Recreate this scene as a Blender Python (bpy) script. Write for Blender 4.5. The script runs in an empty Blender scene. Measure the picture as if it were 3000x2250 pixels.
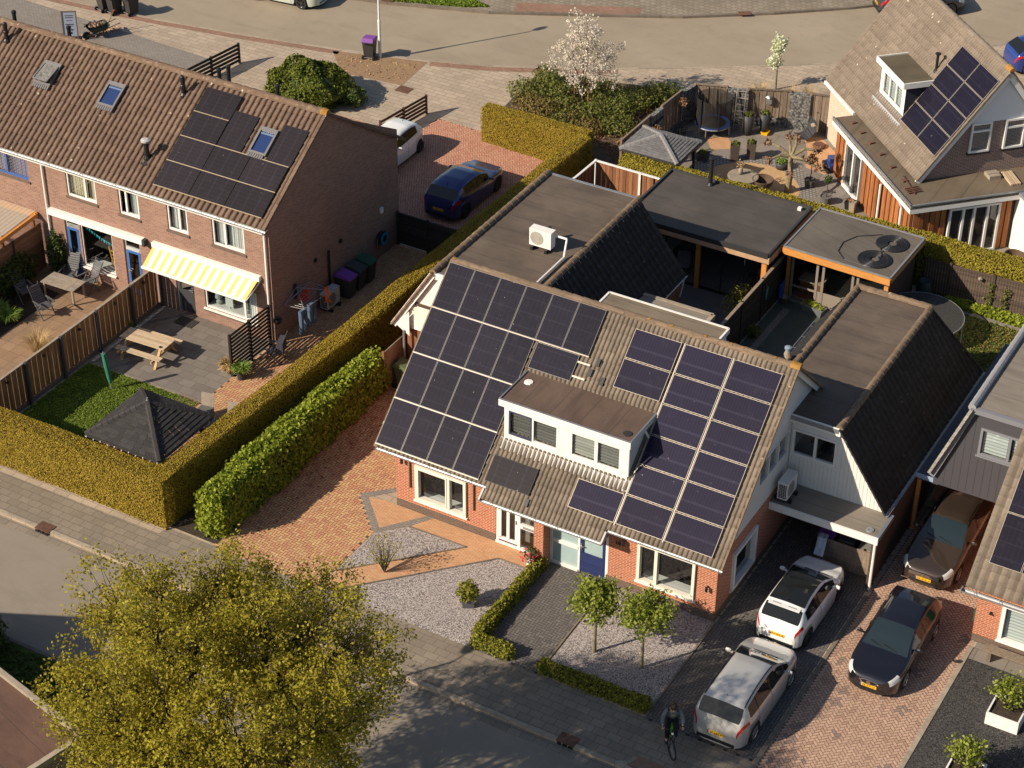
import bpy, math, random
import numpy as np
from mathutils import Vector, Matrix
random.seed(11); rng = np.random.default_rng(11)
S = bpy.context.scene; COL = S.collection
R = math.radians; PI = math.pi
# ---------------------------------------------------------------- objects
def wm(o):
    m = o.matrix_basis.copy()
    while o.parent: o = o.parent; m = o.matrix_basis @ m
    return m
def tag(o, label=None, cat=None, group=None, kind=None):
    if label: o['label'] = label
    if cat: o['category'] = cat
    if group: o['group'] = group
    if kind: o['kind'] = kind
    return o
def thing(name, label, cat, loc=(0, 0, 0), rz=0, group=None):
    o = bpy.data.objects.new(name, None); COL.objects.link(o)
    o.empty_display_size = .2; o.location = loc; o.rotation_euler = (0, 0, rz)
    return tag(o, label, cat, group)
def dup(root, loc, rz, label=None, group=None):
    r = root.copy(); COL.objects.link(r); r.location = loc; r.rotation_euler = (0, 0, rz)
    if label: r['label'] = label
    if group: r['group'] = group
    def rec(a, b):
        for ch in list(a.children):
            c = ch.copy(); COL.objects.link(c); c.parent = b; rec(ch, c)
    rec(root, r)
    return r
V3 = lambda p: np.array(p, float)
def unit(a): a = V3(a); return a / (np.linalg.norm(a) + 1e-12)
class MB:
    def __init__(s): s.v = []; s.f = []; s.a = []
    def add(s, vs, fs, val=None):
        b = len(s.v); s.v.extend([tuple(map(float, p)) for p in vs])
        for f in fs: s.f.append(tuple(b + i for i in f)); s.a.append(random.random() if val is None else val)
        return s
    def para(s, o, a, b, c, val=None):
        o, a, b, c = map(V3, (o, a, b, c))
        if np.dot(np.cross(a, b), c) < 0: a, b = b, a
        if val is None: val = random.random()
        return s.add([o, o + a, o + a + b, o + b, o + c, o + a + c, o + a + b + c, o + b + c],
              [(3, 2, 1, 0), (4, 5, 6, 7), (0, 1, 5, 4), (1, 2, 6, 5), (2, 3, 7, 6), (3, 0, 4, 7)], val)
    def box(s, x0, y0, z0, x1, y1, z1, val=None):
        return s.para((x0, y0, z0), (x1 - x0, 0, 0), (0, y1 - y0, 0), (0, 0, z1 - z0), val)
    def beam(s, p, q, w, h, up=(0, 0, 1), val=None):   # bar from p to q, w wide and h high, centred
        p, q = V3(p), V3(q); d = unit(q - p); side = np.cross(d, V3(up))
        if np.linalg.norm(side) < 1e-5: side = np.array([1., 0, 0])
        side = unit(side); u2 = unit(np.cross(side, d))
        return s.para(p - side * w / 2 - u2 * h / 2, q - p, side * w, u2 * h, val)
    def quad(s, *ps, val=None): return s.add(ps, [tuple(range(len(ps)))], val)
    def tube(s, p, q, r0, r1=None, n=8, caps=True, val=None):
        r1 = r0 if r1 is None else r1; p, q = V3(p), V3(q); d = unit(q - p)
        a = unit(np.cross(d, [0, 0, 1.]) if abs(d[2]) < .9 else np.cross(d, [1., 0, 0])); b = np.cross(d, a)
        if val is None: val = random.random()
        vs = [c + (a * math.cos(2 * PI * i / n) + b * math.sin(2 * PI * i / n)) * r for c, r in ((p, r0), (q, r1)) for i in range(n)]
        fs = [(i, (i + 1) % n, n + (i + 1) % n, n + i) for i in range(n)]
        if caps: fs += [tuple(reversed(range(n))), tuple(range(n, 2 * n))]
        return s.add(vs, fs, val)
    def path(s, pts, r, n=6, val=None):
        for i in range(len(pts) - 1):
            ra = r[i] if isinstance(r, (list, tuple)) else r; rb = r[i + 1] if isinstance(r, (list, tuple)) else r
            s.tube(pts[i], pts[i + 1], ra, rb, n, True, val)
        return s
    def lathe(s, prof, c=(0, 0, 0), n=16, ax='z', caps=True, val=None):   # prof: list of (r, h)
        vs = []
        for r, h in prof:
            for i in range(n):
                t = 2 * PI * i / n; p = (r * math.cos(t), r * math.sin(t), h)
                if ax == 'x': p = (p[2], p[0], p[1])
                if ax == 'y': p = (p[1], p[2], p[0])
                vs.append((p[0] + c[0], p[1] + c[1], p[2] + c[2]))
        fs = [(k * n + i, k * n + (i + 1) % n, (k + 1) * n + (i + 1) % n, (k + 1) * n + i) for k in range(len(prof) - 1) for i in range(n)]
        if caps: fs += [tuple(reversed(range(n))), tuple(range((len(prof) - 1) * n, len(prof) * n))]
        return s.add(vs, fs, random.random() if val is None else val)
    def prism(s, poly, z0, z1, val=None):
        n = len(poly)
        ar = sum(poly[i][0] * poly[(i + 1) % n][1] - poly[(i + 1) % n][0] * poly[i][1] for i in range(n))
        if ar < 0: poly = poly[::-1]
        vs = [(x, y, z0) for x, y in poly] + [(x, y, z1) for x, y in poly]
        return s.add(vs, [tuple(reversed(range(n))), tuple(range(n, 2 * n))] + [(i, (i + 1) % n, n + (i + 1) % n, n + i) for i in range(n)], random.random() if val is None else val)
    def build(s, name, mat, parent=None, local=False, smooth=False, uv=True):
        v = np.array(s.v, float).reshape(-1, 3)
        return mesh(name, v, s.f, mat, parent, local, smooth, s.a, uv)
def mesh(name, v, f, mat, parent=None, local=False, smooth=False, a=None, uv=True):
    me = bpy.data.meshes.new(name)
    w = v
    if parent is not None and not local:
        m = np.array(wm(parent).inverted()); v = v @ m[:3, :3].T + m[:3, 3]
    if isinstance(f, np.ndarray):
        k = f.shape[1]; nf = len(f)
        me.vertices.add(len(v)); me.vertices.foreach_set('co', v.astype(np.float32).ravel())
        me.loops.add(nf * k); me.loops.foreach_set('vertex_index', f.astype(np.int32).ravel())
        me.polygons.add(nf); me.polygons.foreach_set('loop_start', np.arange(0, nf * k, k, dtype=np.int32))
        me.update(calc_edges=True)
    else:
        me.from_pydata([tuple(p) for p in v], [], f)
    if a is not None:
        at = me.attributes.new('v', 'FLOAT', 'FACE'); at.data.foreach_set('value', np.asarray(a, np.float32))
    if uv:
        ul = me.uv_layers.new(name='UVMap'); out = np.zeros((len(me.loops), 2), np.float32); li = 0
        for fc in f:
            p0, p1, p2 = w[fc[0]], w[fc[1]], w[fc[-1]]
            n = np.cross(p1 - p0, p2 - p0); L = np.linalg.norm(n)
            n = n / L if L > 1e-12 else np.array([0, 0, 1.])
            if abs(n[2]) > .98: ua = np.array([1., 0, 0]); va = np.array([0, 1., 0])
            else:
                ua = np.array([-n[1], n[0], 0]); ua /= np.linalg.norm(ua)
                if abs(ua[0]) > abs(ua[1]):
                    ua = ua if ua[0] > 0 else -ua
                elif ua[1] < 0: ua = -ua
                va = np.cross(n, ua); va = va if va[2] > 0 else -va
            for i in fc: out[li] = (w[i] @ ua, w[i] @ va); li += 1
        ul.data.foreach_set('uv', out.ravel())
    if smooth: me.polygons.foreach_set('use_smooth', np.ones(len(me.polygons), bool))
    for mm in (mat if isinstance(mat, (list, tuple)) else [mat]): me.materials.append(mm)
    o = bpy.data.objects.new(name, me); COL.objects.link(o)
    if parent is not None: o.parent = parent
    return o
def one(name, label, cat, mb, mat, group=None, **k):    # a thing that is a single mesh
    v = np.array(mb.v); c = Vector((float(v[:, 0].mean()), float(v[:, 1].mean()), float(v[:, 2].min())))
    mb2 = MB(); mb2.v = [tuple(p - np.array(c)) for p in v]; mb2.f = mb.f; mb2.a = mb.a
    o = mb2.build(name, mat, **k); o.location = c
    return tag(o, label, cat, group)
# ---------------------------------------------------------------- materials
class G:
    def __init__(s, name):
        s.m = bpy.data.materials.new(name); s.m.use_nodes = True; s.t = s.m.node_tree; s.t.nodes.clear()
        s.out = s.n('ShaderNodeOutputMaterial'); s.p = s.n('ShaderNodeBsdfPrincipled'); s.l(s.p.outputs[0], s.out.inputs[0])
        s.co = None
    def n(s, typ, **k):
        x = s.t.nodes.new(typ)
        for a, b in k.items(): setattr(x, a, b)
        return x
    def l(s, a, b): s.t.links.new(a, b)
    def tc(s, w='Object'):
        if s.co is None: s.co = s.n('ShaderNodeTexCoord')
        return s.co.outputs[w]
    def noise(s, scale, detail=4, rough=.55, co=None, lac=2):
        x = s.n('ShaderNodeTexNoise'); x.inputs['Scale'].default_value = scale; x.inputs['Detail'].default_value = detail
        x.inputs['Roughness'].default_value = rough; s.l(co or s.tc(), x.inputs['Vector']); return x.outputs['Fac']
    def mp(s, co, sc=(1, 1, 1), loc=(0, 0, 0), rot=(0, 0, 0)):
        x = s.n('ShaderNodeMapping'); x.inputs['Scale'].default_value = sc; x.inputs['Location'].default_value = loc; x.inputs['Rotation'].default_value = rot
        s.l(co, x.inputs['Vector']); return x.outputs[0]
    def ramp(s, fac, stops, inter='LINEAR'):
        x = s.n('ShaderNodeValToRGB'); x.color_ramp.interpolation = inter; e = x.color_ramp.elements
        for i, (p, c) in enumerate(stops):
            el = e[i] if i < 2 else e.new(p)
            el.position = p; el.color = (c, c, c, 1) if isinstance(c, (int, float)) else (*c, 1)
        s.l(fac, x.inputs[0]); return x.outputs[0]
    def mix(s, fac, a, b, mode='MIX'):
        x = s.n('ShaderNodeMix', data_type='RGBA', blend_type=mode)
        for i, v in ((0, fac), (6, a), (7, b)):
            sock = x.inputs[i]
            if hasattr(v, 'is_output'): s.l(v, sock)
            elif isinstance(v, (int, float)): sock.default_value = float(v) if i == 0 else (v, v, v, 1)
            else: sock.default_value = (*v, 1)
        return x.outputs[2]
    def math(s, op, a, b=0):
        x = s.n('ShaderNodeMath', operation=op)
        for sock, v in zip(x.inputs, (a, b)):
            if hasattr(v, 'is_output'): s.l(v, sock)
            else: sock.default_value = v
        return x.outputs[0]
    def attr(s): x = s.n('ShaderNodeAttribute', attribute_name='v'); return x.outputs['Fac']
    def vary(s, c, amt):      # multiply by 1 +- amt with the per-face value
        k = s.math('ADD', s.math('MULTIPLY', s.attr(), 2 * amt), 1 - amt)
        return s.mix(1., c, s.rgb(k), 'MULTIPLY')
    def rgb(s, k): x = s.n('ShaderNodeCombineColor'); [s.l(k, x.inputs[i]) for i in range(3)]; return x.outputs[0]
    def bump(s, h, st, dist=.02):
        x = s.n('ShaderNodeBump'); x.inputs['Strength'].default_value = st; x.inputs['Distance'].default_value = dist
        s.l(h, x.inputs['Height']); s.l(x.outputs[0], s.p.inputs['Normal'])
    def fin(s, c, rough=.8, metal=0, spec=.3):
        if hasattr(c, 'is_output'): s.l(c, s.p.inputs['Base Color'])
        else: s.p.inputs['Base Color'].default_value = (*c, 1)
        if hasattr(rough, 'is_output'): s.l(rough, s.p.inputs['Roughness'])
        else: s.p.inputs['Roughness'].default_value = rough
        s.p.inputs['Metallic'].default_value = metal; s.p.inputs['Specular IOR Level'].default_value = spec
        return s.m
def mat(name, c, rough=.7, var=0, nz=None, c2=None, bump=None, metal=0, spec=.3, hue=None):
    g = G(name); base = c
    if nz:
        f = g.ramp(g.noise(nz[0], 5), [(.3, 0.), (.72, 1.)])
        base = g.mix(f, c, c2 if c2 else tuple(x * (1 - nz[1]) for x in c))
    if hue: base = g.mix(g.attr(), base if hasattr(base, 'is_output') else c, hue)
    if var: base = g.vary(base, var)
    if bump: g.bump(g.noise(bump[0], 4), bump[1], bump[2] if len(bump) > 2 else .02)
    return g.fin(base, rough, metal, spec)
def brick(name, c1, c2, mortar, bw=.21, bh=.0625, ms=.012, dirt=.25, off=.5, rough=.85, bumpk=.4, mix_dirt=(.10, .08, .06), smooth=.1, sq=1):
    g = G(name); b = g.n('ShaderNodeTexBrick'); g.l(g.tc('UV'), b.inputs['Vector'])
    for k, v in (('Scale', 1), ('Mortar Size', ms), ('Mortar Smooth', smooth), ('Bias', 0), ('Brick Width', bw), ('Row Height', bh)): b.inputs[k].default_value = v
    b.offset = off
    b.inputs['Color1'].default_value = (*c1, 1); b.inputs['Color2'].default_value = (*c2, 1); b.inputs['Mortar'].default_value = (*mortar, 1)
    n = g.ramp(g.noise(.7, 6, .65), [(.35, 0.), (.75, 1.)]); c = g.mix(g.math('MULTIPLY', n, dirt), b.outputs['Color'], mix_dirt)
    n2 = g.noise(14, 3); c = g.mix(.35, c, g.mix(1., c, g.rgb(g.math('ADD', g.math('MULTIPLY', n2, 1.2), .4)), 'MULTIPLY'))
    g.bump(b.outputs['Fac'], -bumpk, .01)
    return g.fin(c, rough)
def glassmat(name, tint=(.75, .8, .82), refl=1., dark=None):
    g = G(name); g.t.nodes.remove(g.p)
    tr = g.n('ShaderNodeBsdfTransparent'); tr.inputs[0].default_value = (*tint, 1)
    gl = g.n('ShaderNodeBsdfGlossy'); gl.inputs['Roughness'].default_value = .02; gl.inputs[0].default_value = (1, 1, 1, 1)
    fr = g.n('ShaderNodeLayerWeight'); fr.inputs[0].default_value = .5; mx = g.n('ShaderNodeMixShader')
    g.l(g.math('MINIMUM', g.math('MULTIPLY', g.math('ADD', .05, g.math('POWER', fr.outputs[1], 4.)), 1.5 * refl), .9), mx.inputs[0]); g.l(tr.outputs[0], mx.inputs[1]); g.l(gl.outputs[0], mx.inputs[2]); g.l(mx.outputs[0], g.out.inputs[0])
    return g.m
def leafmat(name, c1, c2, c3=None, trans=.25):
    g = G(name); st = [(0., c1), (.55, c2), (1., c3 or c2)]
    c = g.ramp(g.attr(), st); g.fin(c, .6, 0, .2)
    t = g.n('ShaderNodeBsdfTranslucent'); g.l(c, t.inputs[0]); mx = g.n('ShaderNodeMixShader'); mx.inputs[0].default_value = trans
    g.l(g.p.outputs[0], mx.inputs[1]); g.l(t.outputs[0], mx.inputs[2]); g.l(mx.outputs[0], g.out.inputs[0])
    return g.m
def flatroof(name, c1, c2, c3, seam=1.0, ang=0., rough=.75):
    g = G(name); co = g.mp(g.tc('Object'), rot=(0, 0, ang))
    a = g.ramp(g.noise(.55, 8, .62, co), [(.32, 0.), (.68, 1.)]); c = g.mix(a, c1, c2)
    st = g.noise(1.1, 6, .6, g.mp(co, (.35, 2.2, 1))); c = g.mix(g.math('MULTIPLY', g.ramp(st, [(.5, 0.), (.74, 1.)]), .6), c, c3)
    sp = g.noise(9, 5, .7, co); c = g.mix(g.ramp(sp, [(.68, 0.), (.76, .5)]), c, tuple(min(1, 1.8 * x + .03) for x in c1))
    c = g.mix(.5, c, g.mix(1., c, g.rgb(g.math('ADD', g.noise(40, 2, .5, co), .5)), 'MULTIPLY'))
    w = g.n('ShaderNodeSeparateXYZ'); g.l(co, w.inputs[0])
    d = g.math('ABSOLUTE', g.math('SUBTRACT', g.math('FRACT', g.math('DIVIDE', g.math('ADD', w.outputs[1], g.math('MULTIPLY', g.noise(1.5, 2, .5, co), .05)), seam)), .5))
    ln = g.math('LESS_THAN', d, .014 / seam); c = g.mix(g.math('MULTIPLY', ln, .45), c, (.03, .027, .024))
    g.bump(g.math('ADD', g.noise(2.5, 6, .6, co), g.math('MULTIPLY', ln, -.3)), .35, .03)
    return g.fin(c, rough)
def tilemat(name, c1, c2, c3, lich=.5, rough=.85, var=.16):
    g = G(name); n = g.ramp(g.noise(.5, 6, .6), [(.3, 0.), (.7, 1.)]); c = g.mix(n, c1, c2)
    c = g.mix(g.ramp(g.noise(6, 5, .7), [(.5, 0.), (.72, .8)]), c, c3); c = g.vary(c, var)
    v = g.n('ShaderNodeTexVoronoi'); v.inputs['Scale'].default_value = 1.6; g.l(g.tc(), v.inputs['Vector'])
    sp = g.math('MULTIPLY', g.math('LESS_THAN', g.math('ADD', v.outputs['Distance'], g.math('MULTIPLY', g.noise(12, 3), .12)), .13), lich)
    c = g.mix(sp, c, (.55, .5, .38)); g.bump(g.noise(25, 3), .25, .01)
    return g.fin(c, rough)
def gravel(name, cs, scale=28, bumpk=1.):
    g = G(name); v = g.n('ShaderNodeTexVoronoi'); v.inputs['Scale'].default_value = scale; g.l(g.tc(), v.inputs['Vector'])
    sx = g.n('ShaderNodeSeparateColor'); g.l(v.outputs['Color'], sx.inputs[0])
    c = g.ramp(sx.outputs[0], [(i / (len(cs) - 1), x) for i, x in enumerate(cs)])
    c = g.mix(g.ramp(v.outputs['Distance'], [(.35, 0.), (.75, .85)]), c, tuple(.25 * x for x in cs[0]))
    c = g.mix(g.math('MULTIPLY', g.ramp(g.noise(.9, 5, .6), [(.4, 0.), (.7, 1.)]), .3), c, cs[0])
    g.bump(v.outputs['Distance'], -bumpk, .03); return g.fin(c, .85)
def asphalt(name, c1, c2, c3):
    g = G(name); a = g.ramp(g.noise(.16, 7, .65), [(.3, 0.), (.7, 1.)]); c = g.mix(a, c1, c2)
    c = g.mix(g.math('MULTIPLY', g.ramp(g.noise(1.3, 6, .7), [(.55, 0.), (.8, 1.)]), .5), c, c3)
    s = g.noise(60, 2); c = g.mix(.5, c, g.mix(1., c, g.rgb(g.math('ADD', s, .5)), 'MULTIPLY'))
    v = g.n('ShaderNodeTexVoronoi', feature='DISTANCE_TO_EDGE'); v.inputs['Scale'].default_value = .22; g.l(g.tc(), v.inputs['Vector'])
    cr = g.math('LESS_THAN', g.math('ADD', v.outputs['Distance'], g.math('MULTIPLY', g.noise(3, 4), .03)), .022)
    c = g.mix(g.math('MULTIPLY', cr, .07), c, c3); c = g.mix(g.math('MULTIPLY', g.ramp(g.noise(.45, 8, .75, g.mp(g.tc(), (.5, 2., 1), (3, 7, 0))), [(.52, 0.), (.66, 1.)]), .35), c, c3); c = g.mix(g.ramp(g.noise(5, 4, .8), [(.7, 0.), (.78, .55)]), c, tuple(.55 * x for x in c3)); g.bump(g.noise(90, 2), .2, .005); return g.fin(c, .85)
def solar(name, c1, c2, du, dv, line=.35):
    g = G(name); co = g.tc('UV'); sx = g.n('ShaderNodeSeparateXYZ'); g.l(co, sx.inputs[0]); c = g.mix(g.noise(.6, 3), c1, c2)
    for k, d, w in ((0, du, .05), (1, dv, .05)):
        f = g.math('FRACT', g.math('DIVIDE', sx.outputs[k], d)); ln = g.math('LESS_THAN', g.math('ABSOLUTE', g.math('SUBTRACT', f, .5)), w)
        c = g.mix(g.math('MULTIPLY', ln, line), c, (.055, .052, .085))
    c = g.vary(c, .12); du_ = g.ramp(g.noise(3, 6, .7), [(.55, 0.), (.85, .12)]); c = g.mix(du_, c, (.12, .11, .1))
    c = g.mix(g.ramp(g.noise(9, 2), [(.755, 0.), (.77, .5)]), c, (.4, .38, .34))
    g.p.inputs['Coat Weight'].default_value = .12; g.p.inputs['Coat Roughness'].default_value = .1
    return g.fin(c, .5, 0, .08)
def paint(name, c, rough=.25, metal=0., flake=0):
    g = G(name); g.p.inputs['Coat Weight'].default_value = 1.; g.p.inputs['Coat Roughness'].default_value = .04
    cc = c
    if flake: cc = g.mix(g.math('MULTIPLY', g.noise(300, 1), flake), c, tuple(min(1, x * 1.6 + .02) for x in c))
    return g.fin(cc, rough, metal, .5)
def woodmat(name, c1, c2, var=.25, sc=(1, 1, 1), rough=.75):
    g = G(name); n = g.noise(6, 5, .6, g.mp(g.tc(), sc)); c = g.mix(g.ramp(n, [(.35, 0.), (.7, 1.)]), c1, c2); c = g.vary(c, var)
    g.bump(n, .2, .01); return g.fin(c, rough)
# ---------------------------------------------------------------- palette
m_white = mat('white_paint', (.78, .76, .72), .45, .04, (3, .12))
m_cream = mat('cream_paint', (.74, .70, .60), .45, .03, (3, .1))
m_greypaint = mat('grey_paint', (.20, .20, .22), .5, .05)
m_zinc = mat('zinc', (.42, .43, .44), .35, .05, (2, .3), metal=.6)
m_galv = mat('galvanised_steel', (.40, .40, .40), .4, .05, (5, .2), metal=.5)
m_black = mat('black_metal', (.018, .018, .02), .4, .1)
m_rubber = mat('black_rubber', (.02, .02, .02), .75)
m_dark = mat('dark_plastic', (.045, .043, .042), .5, .2)
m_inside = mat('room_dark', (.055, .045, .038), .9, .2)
m_insidel = mat('room_light', (.30, .26, .20), .9, .2)
m_sill = mat('window_board', (.72, .70, .64), .5)
m_glass = glassmat('window_glass')
m_blueglass = glassmat('blue_glass', (.50, .58, .72), 1.6)
m_frost = mat('frosted_glass', (.36, .47, .47), .25, .05, (1, .15), spec=.5)
m_curtain = mat('curtain', (.78, .76, .70), .85, .25)
m_curtcream = mat('curtain_cream', (.78, .68, .46), .85, .25)
m_curtviolet = mat('curtain_violet', (.30, .24, .36), .85, .4)
m_blind = mat('pleated_blind', (.42, .40, .34), .8, .15)
m_blindwhite = mat('roller_blind', (.62, .63, .58), .7, .1)
m_rowbrick = brick('row_brick', (.215, .098, .075), (.33, .175, .13), (.30, .225, .17), dirt=.25, ms=.011)
m_redbrick = brick('red_brick', (.34, .075, .03), (.43, .115, .05), (.50, .38, .27), dirt=.1, bw=.22, bh=.07, ms=.009)
m_plinth = brick('plinth_brick', (.10, .062, .05), (.15, .09, .07), (.16, .13, .1), dirt=.3, bw=.22, bh=.07)
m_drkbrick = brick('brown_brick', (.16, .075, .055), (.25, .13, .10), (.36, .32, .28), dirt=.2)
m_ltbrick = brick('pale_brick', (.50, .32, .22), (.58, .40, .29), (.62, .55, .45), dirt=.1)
m_wrap = tilemat('row_tiles', (.125, .08, .056), (.17, .112, .08), (.088, .057, .042), .7)
m_mainr = tilemat('main_tiles', (.15, .118, .09), (.20, .16, .122), (.095, .076, .06), .25)
m_farr = tilemat('far_tiles', (.165, .13, .10), (.215, .172, .134), (.11, .087, .068), .8, var=.09)
m_dkroof = tilemat('dark_tiles', (.022, .021, .022), (.036, .033, .032), (.015, .014, .015), .12)
m_ridge = tilemat('ridge_tiles', (.155, .11, .075), (.22, .155, .10), (.09, .062, .045), .6)
m_orange = mat('lichen', (.36, .19, .045), .9, .2, (9, .4))
m_bit1 = flatroof('bitumen_brown', (.09, .067, .052), (.145, .112, .085), (.048, .038, .032), 1.0)
m_bit2 = flatroof('bitumen_grey', (.062, .055, .049), (.092, .08, .07), (.04, .036, .033), 1.0, .0)
m_bit3 = flatroof('bitumen_taupe', (.19, .162, .132), (.25, .215, .175), (.11, .095, .08), 1.0, .0)
m_bit4 = flatroof('bitumen_ochre', (.16, .125, .088), (.22, .18, .13), (.09, .07, .05), .95)
m_bitred = flatroof('bitumen_red', (.10, .055, .04), (.15, .085, .06), (.06, .035, .028), 1.1, .3)
m_pv1 = solar('solar_cells', (.007, .006, .014), (.012, .010, .020), .166, .5, .12)
m_pv2 = solar('solar_cells_blue', (.009, .007, .021), (.015, .012, .030), .105, .8, .25)
m_pv3 = solar('solar_cells_black', (.017, .014, .017), (.026, .021, .024), .5, .166, .2)
m_alu = mat('aluminium', (.40, .36, .30), .4, .06, metal=.3)
m_pvframe = mat('black_frame', (.03, .03, .032), .4)
m_woodf = woodmat('fence_wood', (.25, .125, .05), (.36, .20, .09), .28, (2, 2, .4))
m_woodg = woodmat('weathered_wood', (.17, .125, .09), (.25, .195, .145), .25, (2, 2, .3))
m_woodb = woodmat('brown_boards', (.20, .085, .04), (.29, .135, .065), .3, (2, 2, .3))
m_woodr = woodmat('red_cedar', (.25, .085, .028), (.36, .145, .05), .3, (2, 2, .3))
m_wooddk = woodmat('dark_boards', (.055, .036, .026), (.085, .057, .04), .3, (.3, .3, 3))
m_woodblk = woodmat('black_boards', (.022, .018, .016), (.035, .028, .024), .3)
m_beam = woodmat('orange_beam', (.52, .21, .05), (.62, .30, .09), .12, (.4, 3, 3), .5)
m_picnic = woodmat('pale_planks', (.42, .31, .20), (.56, .44, .30), .16, (.6, 5, 5))
m_picleg = woodmat('pine_legs', (.40, .25, .12), (.50, .34, .18), .15)
m_teak = woodmat('grey_teak', (.25, .21, .17), (.33, .28, .23), .12)
m_zincgrey = mat('grey_cladding', (.07, .066, .074), .45, .08)
m_clad = mat('white_cladding', (.72, .70, .66), .5, .05, (1.5, .1))
# ground
m_road = asphalt('road_asphalt', (.26, .212, .155), (.335, .277, .203), (.20, .162, .118))
m_road2 = asphalt('street_asphalt', (.225, .19, .15), (.265, .225, .178), (.165, .138, .108))
m_slab = brick('paving_slabs', (.37, .295, .22), (.44, .355, .265), (.23, .18, .135), .6, .3, .014, .25, rough=.9, bumpk=.3)
m_slabf = brick('front_slabs', (.215, .178, .135), (.27, .225, .172), (.13, .105, .08), .45, .3, .012, .55, rough=.9, mix_dirt=(.13, .11, .085))
m_pave = brick('grey_pavers', (.225, .20, .175), (.27, .24, .21), (.15, .132, .115), .21, .105, .01, .3, rough=.9)
m_patio = brick('patio_slabs', (.16, .14, .12), (.215, .19, .165), (.10, .085, .07), .6, .4, .009, .3, rough=.85)
m_patiob = brick('brown_slabs', (.27, .17, .10), (.34, .22, .135), (.18, .12, .08), .5, .5, .012, .45, rough=.9, off=0)
m_patiog = brick('garden_slabs', (.20, .175, .15), (.25, .222, .19), (.12, .10, .085), 1., 1., .014, .3, rough=.85)
m_patiod = brick('dark_slabs', (.10, .095, .095), (.13, .122, .12), (.06, .057, .055), .8, .8, .01, .25, rough=.7)
m_redstrip = brick('red_pavers', (.25, .125, .085), (.33, .18, .125), (.20, .15, .11), .2, .1, .012, .4, rough=.9)
m_brownbed = brick('brown_pavers', (.20, .11, .07), (.30, .175, .11), (.25, .17, .10), .2, .1, .02, .45, rough=.95, mix_dirt=(.28, .2, .1))
m_pathbrick = brick('path_bricks', (.50, .27, .145), (.60, .36, .20), (.36, .20, .10), .21, .055, .008, .12, rough=.9)
m_mort = mat('paver_joints', (.10, .072, .05), .95, 0, (8, .4))
m_mortg = mat('grey_joints', (.05, .045, .04), .95, 0, (8, .4))
def clay(name, cs, dirt=.2):
    g = G(name); c = g.ramp(g.attr(), [(i / (len(cs) - 1), x) for i, x in enumerate(cs)])
    c = g.mix(g.math('MULTIPLY', g.ramp(g.noise(.8, 6, .65), [(.4, 0.), (.75, 1.)]), dirt), c, (.10, .075, .055))
    n = g.noise(18, 3); c = g.mix(.35, c, g.mix(1., c, g.rgb(g.math('ADD', g.math('MULTIPLY', n, 1.2), .4)), 'MULTIPLY'))
    return g.fin(c, .88)
m_cl_yel = clay('yellow_red_clay', [(.44, .20, .12), (.50, .255, .135), (.55, .34, .165), (.47, .235, .13), (.57, .375, .19)], .12)
m_cl_pink = clay('pink_clay', [(.47, .215, .14), (.54, .265, .175), (.57, .30, .20)], .12)
m_cl_rose = clay('rose_clay', [(.37, .225, .165), (.47, .305, .22), (.51, .335, .24), (.44, .28, .205), (.50, .33, .235), (.22, .165, .145)], .25)
m_cl_dark = clay('dark_clay', [(.105, .095, .088), (.145, .132, .12), (.125, .113, .104), (.17, .152, .138)], .2)
m_grav = gravel('pale_gravel', [(.26, .225, .21), (.50, .44, .40), (.36, .31, .30), (.62, .56, .52)], 26)
m_gravd = gravel('dark_gravel', [(.04, .038, .036), (.085, .08, .076), (.06, .056, .052), (.12, .112, .105)], 24)
m_gabion = gravel('gabion_stones', [(.10, .10, .10), (.24, .24, .22), (.16, .16, .15), (.34, .33, .3)], 11)
m_soil = mat('soil', (.115, .082, .055), .95, 0, (3, .5), bump=(14, .8, .05))
m_soild = mat('dark_soil', (.06, .045, .032), .95, 0, (3, .5), bump=(14, .8, .05))
m_kerb = mat('kerb_concrete', (.36, .30, .23), .9, .15, (4, .3))
m_kerbd = mat('dark_kerb', (.20, .165, .13), .9, .15, (4, .3))
m_lawn = mat('lawn_soil', (.085, .12, .022), .95, 0, (4, .4), bump=(30, .8, .03))
m_iron = mat('rusty_iron', (.17, .085, .055), .75, .2, (6, .4))
# foliage
l_maple = leafmat('maple_leaves', (.25, .185, .022), (.37, .325, .032), (.46, .42, .06), .45)
l_hedge = leafmat('hedge_leaves', (.27, .19, .022), (.36, .26, .03), (.42, .30, .04), .2)
l_hedge2 = leafmat('back_hedge_leaves', (.19, .165, .02), (.30, .25, .028), (.36, .27, .035), .15)
l_hedgeg = leafmat('bright_hedge_leaves', (.17, .22, .02), (.28, .33, .03), (.38, .42, .06), .35)
l_box = leafmat('box_leaves', (.13, .135, .018), (.23, .22, .026), (.30, .27, .04), .2)
l_young = leafmat('young_tree_leaves', (.15, .18, .022), (.25, .29, .035), (.38, .42, .10), .35)
l_conif = leafmat('conifer_leaves', (.06, .085, .012), (.12, .145, .018), (.17, .185, .028), .15)
l_shrub = leafmat('shrub_leaves', (.09, .11, .025), (.15, .18, .035), (.19, .16, .05), .25)
l_darkiv = leafmat('ivy_leaves', (.03, .05, .012), (.06, .09, .02), (.10, .13, .03), .2)
l_grassy = leafmat('strap_leaves', (.10, .18, .03), (.20, .30, .05), (.30, .38, .08), .3)
l_straw = leafmat('straw_stems', (.42, .30, .13), (.52, .38, .18), (.36, .22, .10), .2)
l_lawn = leafmat('grass_blades', (.13, .21, .022), (.19, .27, .03), (.26, .31, .05), .3)
l_blos = leafmat('blossom_petals', (.66, .54, .48), (.80, .73, .64), (.62, .60, .40), .35)
l_white = leafmat('white_petals', (.60, .62, .38), (.80, .80, .66), (.55, .62, .25), .3)
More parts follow.
